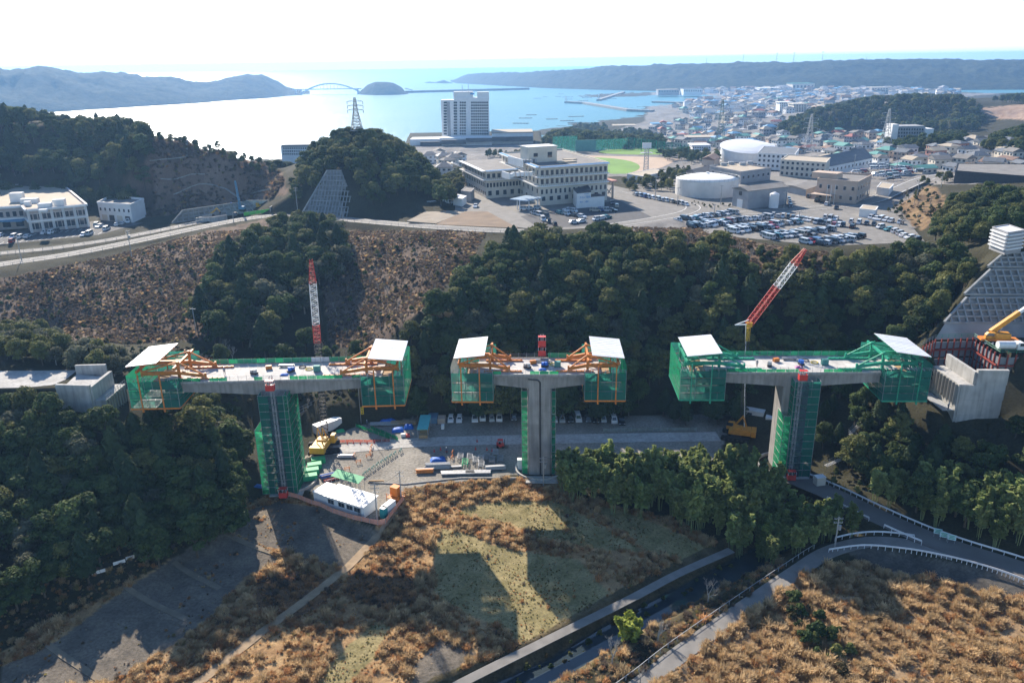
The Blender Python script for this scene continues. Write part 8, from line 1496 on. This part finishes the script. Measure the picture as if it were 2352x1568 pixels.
for k, (u, v) in enumerate(((2152, 1232), (2166, 1240), (2184, 1246))):
    p = gz(u, v, .6); t = thing('notice_board', ('first', 'middle', 'last')[k]+' of three pale blue notice boards on the white guard rail', 'sign', p, -.45, 'notice boards on the guard rail'); MB().box((0, 0, 1.3), (1.5, .06, 1.2)).build('board', mat('pale_blue_board', (.45, .62, .66), rough=.5, var=.05), t); s = MB(); [s.tube((x, .08, -.2), (x, .08, 1.8), .04, 5) for x in (-.6, .6)]; s.build('post', galv, t); s = MB()
    for j in range(3): s.box((0, -.04, 1.6-j*.3), (1.1-.2*(j % 2), .02, .14))
    s.build('lettering', green, t)
# roadside excavation by the upper road
zx = lambda x, y: ((480+x/8.4)/1.0884, (480+y/8.4)/1.0884); ew = thing('concrete_kerb_wall', 'angular white concrete wall round the roadside excavation on the upper road', 'wall', gz(*zx(90, 620), 28)); s = MB(); o = np.array(ew.location); Q = [gz(*zx(x, y), 28.3)-o for x, y in ((90, 620), (400, 610), (740, 560))]; [wallseg(s, Q[i], Q[i+1], -.5, 2.0, .4) for i in range(2)]; Q2 = [gz(*zx(x, y), 29)-o for x, y in ((90, 600), (560, 440))]; wallseg(s, Q2[0], Q2[1], -.5, 2.0, .4); s.build('wall', conc2, ew); Q = [gz(*zx(x, y), 29.5)-o for x, y in ((1150, 330), (1800, 330), (1900, 290), (1650, 430))]; s = MB(); wallseg(s, Q[0], Q[1], -.5, 5.0, .4); wallseg(s, Q[1], Q[3], -.5, 4.0, .4); s.build('back_wall', conc2, ew)
panel_fence('bright green sheet fence at the roadside excavation', [gz(*zx(1090, 510), 28.6), gz(*zx(1340, 470), 28.8), gz(*zx(1650, 430), 29.2)], mat('lime_sheet', (.12, .55, .08), rough=.6), 1.6)
rg_ = thing('drill_rig', 'blue drill rig with a leaning mast at the roadside excavation', 'drill rig', gz(*zx(1050, 400), 29)); MB().box((0, 0, .5), (3.4, 2.4, .8)).build('track', black, rg_); MB().box((.2, 0, 1.6), (2.6, 2.2, 1.4)).build('body', rblue, rg_); lattice(rg_, 'mast', (-.6, 0, 1.5), (-1.6, .5, 14), .8, 10, rblue, .5, .1); tarp('bright blue tarpaulin over a machine at the roadside excavation', gz(*zx(860, 300), 29.5), 2.6, 2.2, 2.6, 0, blue); tarp('second blue tarpaulin beside the drill rig', gz(*zx(850, 400), 29), 2.4, 2.0, 1.6, 0, blue)
def excavator(label, p, rz):
    t = thing('excavator', label, 'excavator', p, rz, 'excavators'); [MB().box((0, y, .4), (3.2, .5, .75)).build('track', black, t) for y in (-.95, .95)]; MB().box((-.3, 0, 1.3), (2.4, 2.0, 1.0)).build('body', yellow, t); MB().box((.5, .55, 2.1), (1.2, .9, 1.3)).build('cab', yellow, t); s = MB(); s.bar((.9, -.3, 1.5), (2.9, -.3, 3.4), .35, .45); s.bar((2.9, -.3, 3.4), (4.2, -.3, 1.6), .28, .35); s.build('arm', yellow, t); MB().box((4.2, -.3, 1.2), (.7, .8, .7)).build('bucket', dark, t)
excavator('yellow excavator working in the roadside excavation', gz(*zx(400, 500), 28.6), .3); excavator('second yellow excavator behind the drill rig, by the cut slope', gz(*zx(1420, 350), 29.2), 2.6); car('pickup', 'dark grey', gz(*zx(925, 500), 28.6), .1, 'dark lorry parked nose out at the roadside excavation', 'cars at the excavation')
# on the decks: coils, drums, boxes and people
def deckpt(O, Yw, x, y, z=.04): c, s_ = math.cos(Yw), math.sin(Yw); return (O[0]+x*c-y*s_, O[1]+x*s_+y*c, O[2]+z)
def coil(label, p, m): t = thing('hose_coil', label, 'hose', p, random.uniform(0, 3), 'hose coils on the decks'); s = MB(); [s.tube((.8*math.cos(a*.45), .8*math.sin(a*.45), .08+.05*(a//14)), (.8*math.cos(a*.45+.45), .8*math.sin(a*.45+.45), .08+.05*(a//14)), .06, 5) for a in range(42)]; s.build('hose', m, t)
def mixer(label, p, m): t = thing('grout_mixer', label, 'mixer', p, random.uniform(0, 3), 'mixers on the decks'); MB().box((0, 0, .3), (1.6, 1.0, .45)).build('frame', dark, t); MB().tube((-.3, 0, .5), (-.3, 0, 1.3), .45, 12).build('drum', m, t); MB().box((.5, 0, .8), (.6, .8, .6)).build('motor', m, t)
for O, Yw, nm, L_ in ((OL, YL, 'the long deck by the tall scaffold', 14), (OC, YC, 'the short middle deck', 7), (OR, YR, 'the deck with the green travellers', 13)):
    mixer('blue grout mixer on '+nm, deckpt(O, Yw, L_*.18, 5.2), blue); coil('yellow hose coil on '+nm, deckpt(O, Yw, L_*.45, 6.6), yel2); coil('dark hose coil on '+nm, deckpt(O, Yw, L_*.32, 8.0), black)
    crate('tool_box', 'green tool box on '+nm, 'box', deckpt(O, Yw, L_*.6, 5.4), (1.4, 1.0, 1.3), Yw, rteal, 'tool boxes on the decks'); crate('tool_box', 'orange tool box on '+nm, 'box', deckpt(O, Yw, -L_*.22, 7.4), (1.3, .8, .8), Yw+.3, orange, 'tool boxes on the decks'); stack('beam_stack', 'bundle of bars lying on '+nm, deckpt(O, Yw, L_*.05, 8.6), Yw, 4, 3.4, steel, 'beam', 2, 'bar bundles on the decks', .1); tarp('crumpled purple and blue sheet on '+nm, deckpt(O, Yw, L_*.1, 3.4), 1.8, 1.1, .5, Yw, mat('purple_sheet', (.30, .05, .25), rough=.6) if nm.startswith('the deck') else blue); mixer('grey pump on '+nm, deckpt(O, Yw, -L_*.4, 4.4), galv)
skin = mat('skin', (.45, .27, .19), rough=.6, var=.05); hiv = mat('work_jacket', (.10, .14, .22), rough=.85, var=.1); trou = mat('work_trousers', (.05, .055, .07), rough=.9, var=.1); helm = mat('white_helmet', (.78, .78, .76), rough=.4, var=.02)
def body_mesh(stride):
    J = {'pel': (0, 0, .95, .15, .11), 'wst': (0, .01, 1.12, .14, .10), 'chs': (0, .0, 1.36, .17, .12), 'nck': (0, 0, 1.50, .06, .06), 'hd0': (0, -.02, 1.58, .075, .085), 'hd1': (0, -.02, 1.70, .07, .08)}
    for s_, n in ((-1, 'l'), (1, 'r')):
        st = stride*s_; J.update({'hip'+n: (.10*s_, 0, .90, .095, .095), 'kne'+n: (.11*s_, -.06-st*.5, .50, .068, .068), 'ank'+n: (.11*s_, -st+.03, .09, .048, .05), 'toe'+n: (.12*s_, -st-.16, .04, .045, .035), 'sho'+n: (.20*s_, 0, 1.42, .07, .07), 'elb'+n: (.27*s_, .03+st*.3, 1.14, .05, .05), 'wri'+n: (.26*s_, -.10+st*.5, .92, .036, .036), 'han'+n: (.25*s_, -.14+st*.5, .84, .038, .03)})
    E = [('pel', 'wst'), ('wst', 'chs'), ('chs', 'nck'), ('nck', 'hd0'), ('hd0', 'hd1')]+[x for n in 'lr' for x in (('pel', 'hip'+n), ('hip'+n, 'kne'+n), ('kne'+n, 'ank'+n), ('ank'+n, 'toe'+n), ('chs', 'sho'+n), ('sho'+n, 'elb'+n), ('elb'+n, 'wri'+n), ('wri'+n, 'han'+n))]
    K = list(J); me = bpy.data.meshes.new('person'); me.from_pydata([J[k][:3] for k in K], [(K.index(a), K.index(b)) for a, b in E], []); o = bpy.data.objects.new('person', me); COL.objects.link(o); m = o.modifiers.new('skin', 'SKIN'); sv = me.skin_vertices[0].data
    for i, k in enumerate(K): sv[i].radius = J[k][3:]; sv[i].use_root = (k == 'pel')
    o.modifiers.new('sub', 'SUBSURF').levels = 1; dg = bpy.context.evaluated_depsgraph_get(); ev = o.evaluated_get(dg); out = bpy.data.meshes.new_from_object(ev); bpy.data.objects.remove(o); out.materials.clear(); [out.materials.append(x) for x in (hiv, trou, skin)]
    for p in out.polygons: z = p.center.z; p.material_index = 2 if z > 1.49 or (z < .9 and abs(p.center.x) > .21) else (1 if z < 1.0 else 0); p.use_smooth = True
    return out
PB = [body_mesh(0.02), body_mesh(.22)]; hme = MB().loft([[(.115*c*math.cos(i*math.pi/6), .135*c*math.sin(i*math.pi/6)-.02, z) for i in range(12)] for c, z in ((1.15, 1.70), (1.0, 1.71), (.92, 1.78), (.5, 1.84))]).mesh('helmet', helm)
def person(label, p, rz, k): o = tag(link('person', PB[k], None, p, rz), label, 'person', 'workers on the site'); link('helmet', hme, o)
person('person in a dark jacket and white helmet walking on the long deck', deckpt(OL, YL, -12.3, 4.6), .6, 1); person('person in a dark jacket standing near the orange traveller on the long deck', deckpt(OL, YL, 16, 6.5), 2.0, 0); person('person in a dark jacket walking on the deck with the green travellers', deckpt(OR, YR, -8.2, 4.0), -.5, 1); person('person in a white helmet standing by the blue tarpaulins in the yard', gp(712, 275), .3, 0); person('person in a white helmet standing between the barriers of the lay-down yard', gp(1360, 500), 1.3, 0); person('person in a dark jacket on the work platform beside the abutment seat', np.array(F0+n2*5.0)*np.array([1, 1, 0])+np.array([0, 0, 16.42]), .4, 0)
# field track, yard edge, lone plants along the river
trk2 = np.array([onland(u, v) for u, v in ((905, 1175), (860, 1240), (800, 1302), (700, 1380), (600, 1455), (500, 1535), (420, 1600))]); T2 = refine(trk2, 1.5); T2[:, 2] = Z(T2[:, 0], T2[:, 1])+.10; ribbon('path', T2, 1.9, mat('dusty_track', (.33, .24, .15), rough=.95, var=.2, scale=.6, bump=.4), 0, 'dusty farm track across the dry field'); keep([(p[0], p[1]) for p in list(offs(T2, -1.0))+list(offs(T2, 1.0))[::-1]], .1)
for (a, b) in (((505, 1215), (640, 1275)), ((400, 1292), (505, 1352)), ((290, 1350), (430, 1425)), ((110, 1482), (240, 1568))):
    Q = refine(np.array([onland(*a), onland(*b)]), 2); Q[:, 2] = Z(Q[:, 0], Q[:, 1])+.10; ribbon('path', Q, 1.2, mat('earth_bank', (.20, .165, .12), rough=.95, var=.2, scale=.5, bump=.4), 0, 'low earth bank between the bare plots')
E2 = refine(np.array([gz(u, v, 0) for u, v in ((845, 1108), (930, 1112), (1060, 1098), (1185, 1098))]), 3); s = MB(); o = E2[0]
for i in range(len(E2)-1): wallseg(s, E2[i]-o, E2[i+1]-o, -1.8, .25, .4)
t = thing('yard_edge_wall', 'low dark wall holding the edge of the yard above the dry field', 'wall', o); s.build('wall', conc, t); MB().box((2, .2, .35), (3.6, .3, .25)).build('coping', wood, t)
def lone(kind, i, u, v, sc, name, label, z=None, mats=None):
    p = onland(u, v); c, tr, h = PROTO[kind][i]; e = thing(name, label, 'tree', p); e.scale = (sc,)*3
    if c is not None: o = link('crown', c, e); 
    link('trunk', tr, e)
    if kind == 'pine': e.location.z -= 1.4
    return e
PROTO['pine'] = [(bamboo_crown('crown', LP, 5.2, 1500), trunk_mesh('trunk', bark, 5.0, .12), 5.2)]
lone('pine', 0, 1448, 1466, 1.25, 'pine_tree', 'bright yellow green bushy pine on the river bank beside the lane'); lone('bare', 0, 1510, 1475, 1.2, 'bare_tree', 'pale leafless tree between the pine and the lane'); lone('bare', 1, 1405, 1530, 1.05, 'bare_tree', 'pale leafless tree on the bank below the pine'); lone('bare', 2, 1625, 1385, .95, 'bare_tree', 'small brown leafless tree beside the stream upstream of the pine'); lone('bare', 1, 1470, 1568, .55, 'bare_tree', 'leafless tree at the edge of the lane near the pine'); lone('shrub', 2, 1875, 1470, 1.4, 'bush', 'tall grey green bush on the grassy rise'); lone('shrub', 0, 1820, 1420, 1.2, 'bush', 'rusty bush on the grassy rise beside the lane')
for k, (u, v, w_) in enumerate(((228, 1318, 2.4), (275, 1296, 2.2), (335, 1272, 2.6), (425, 1215, 2.0), (362, 1207, 2.0), (300, 1285, 1.6))): p = onland(u, v); t = thing('garden_board', 'pale board, %s along the shaded garden plot below the dark wood' % ('first', 'second', 'third', 'fourth', 'fifth', 'last')[k], 'board', p, .55, 'boards along the garden plot'); MB().box((0, 0, .55), (w_, .05, .7)).build('board', wwhite, t); s = MB(); [s.tube((x, .05, -.2), (x, .05, 1.0), .04, 5) for x in (-w_*.4, w_*.4)]; s.build('stake', wood, t)
s = None
plant_trees(); plant_grass()
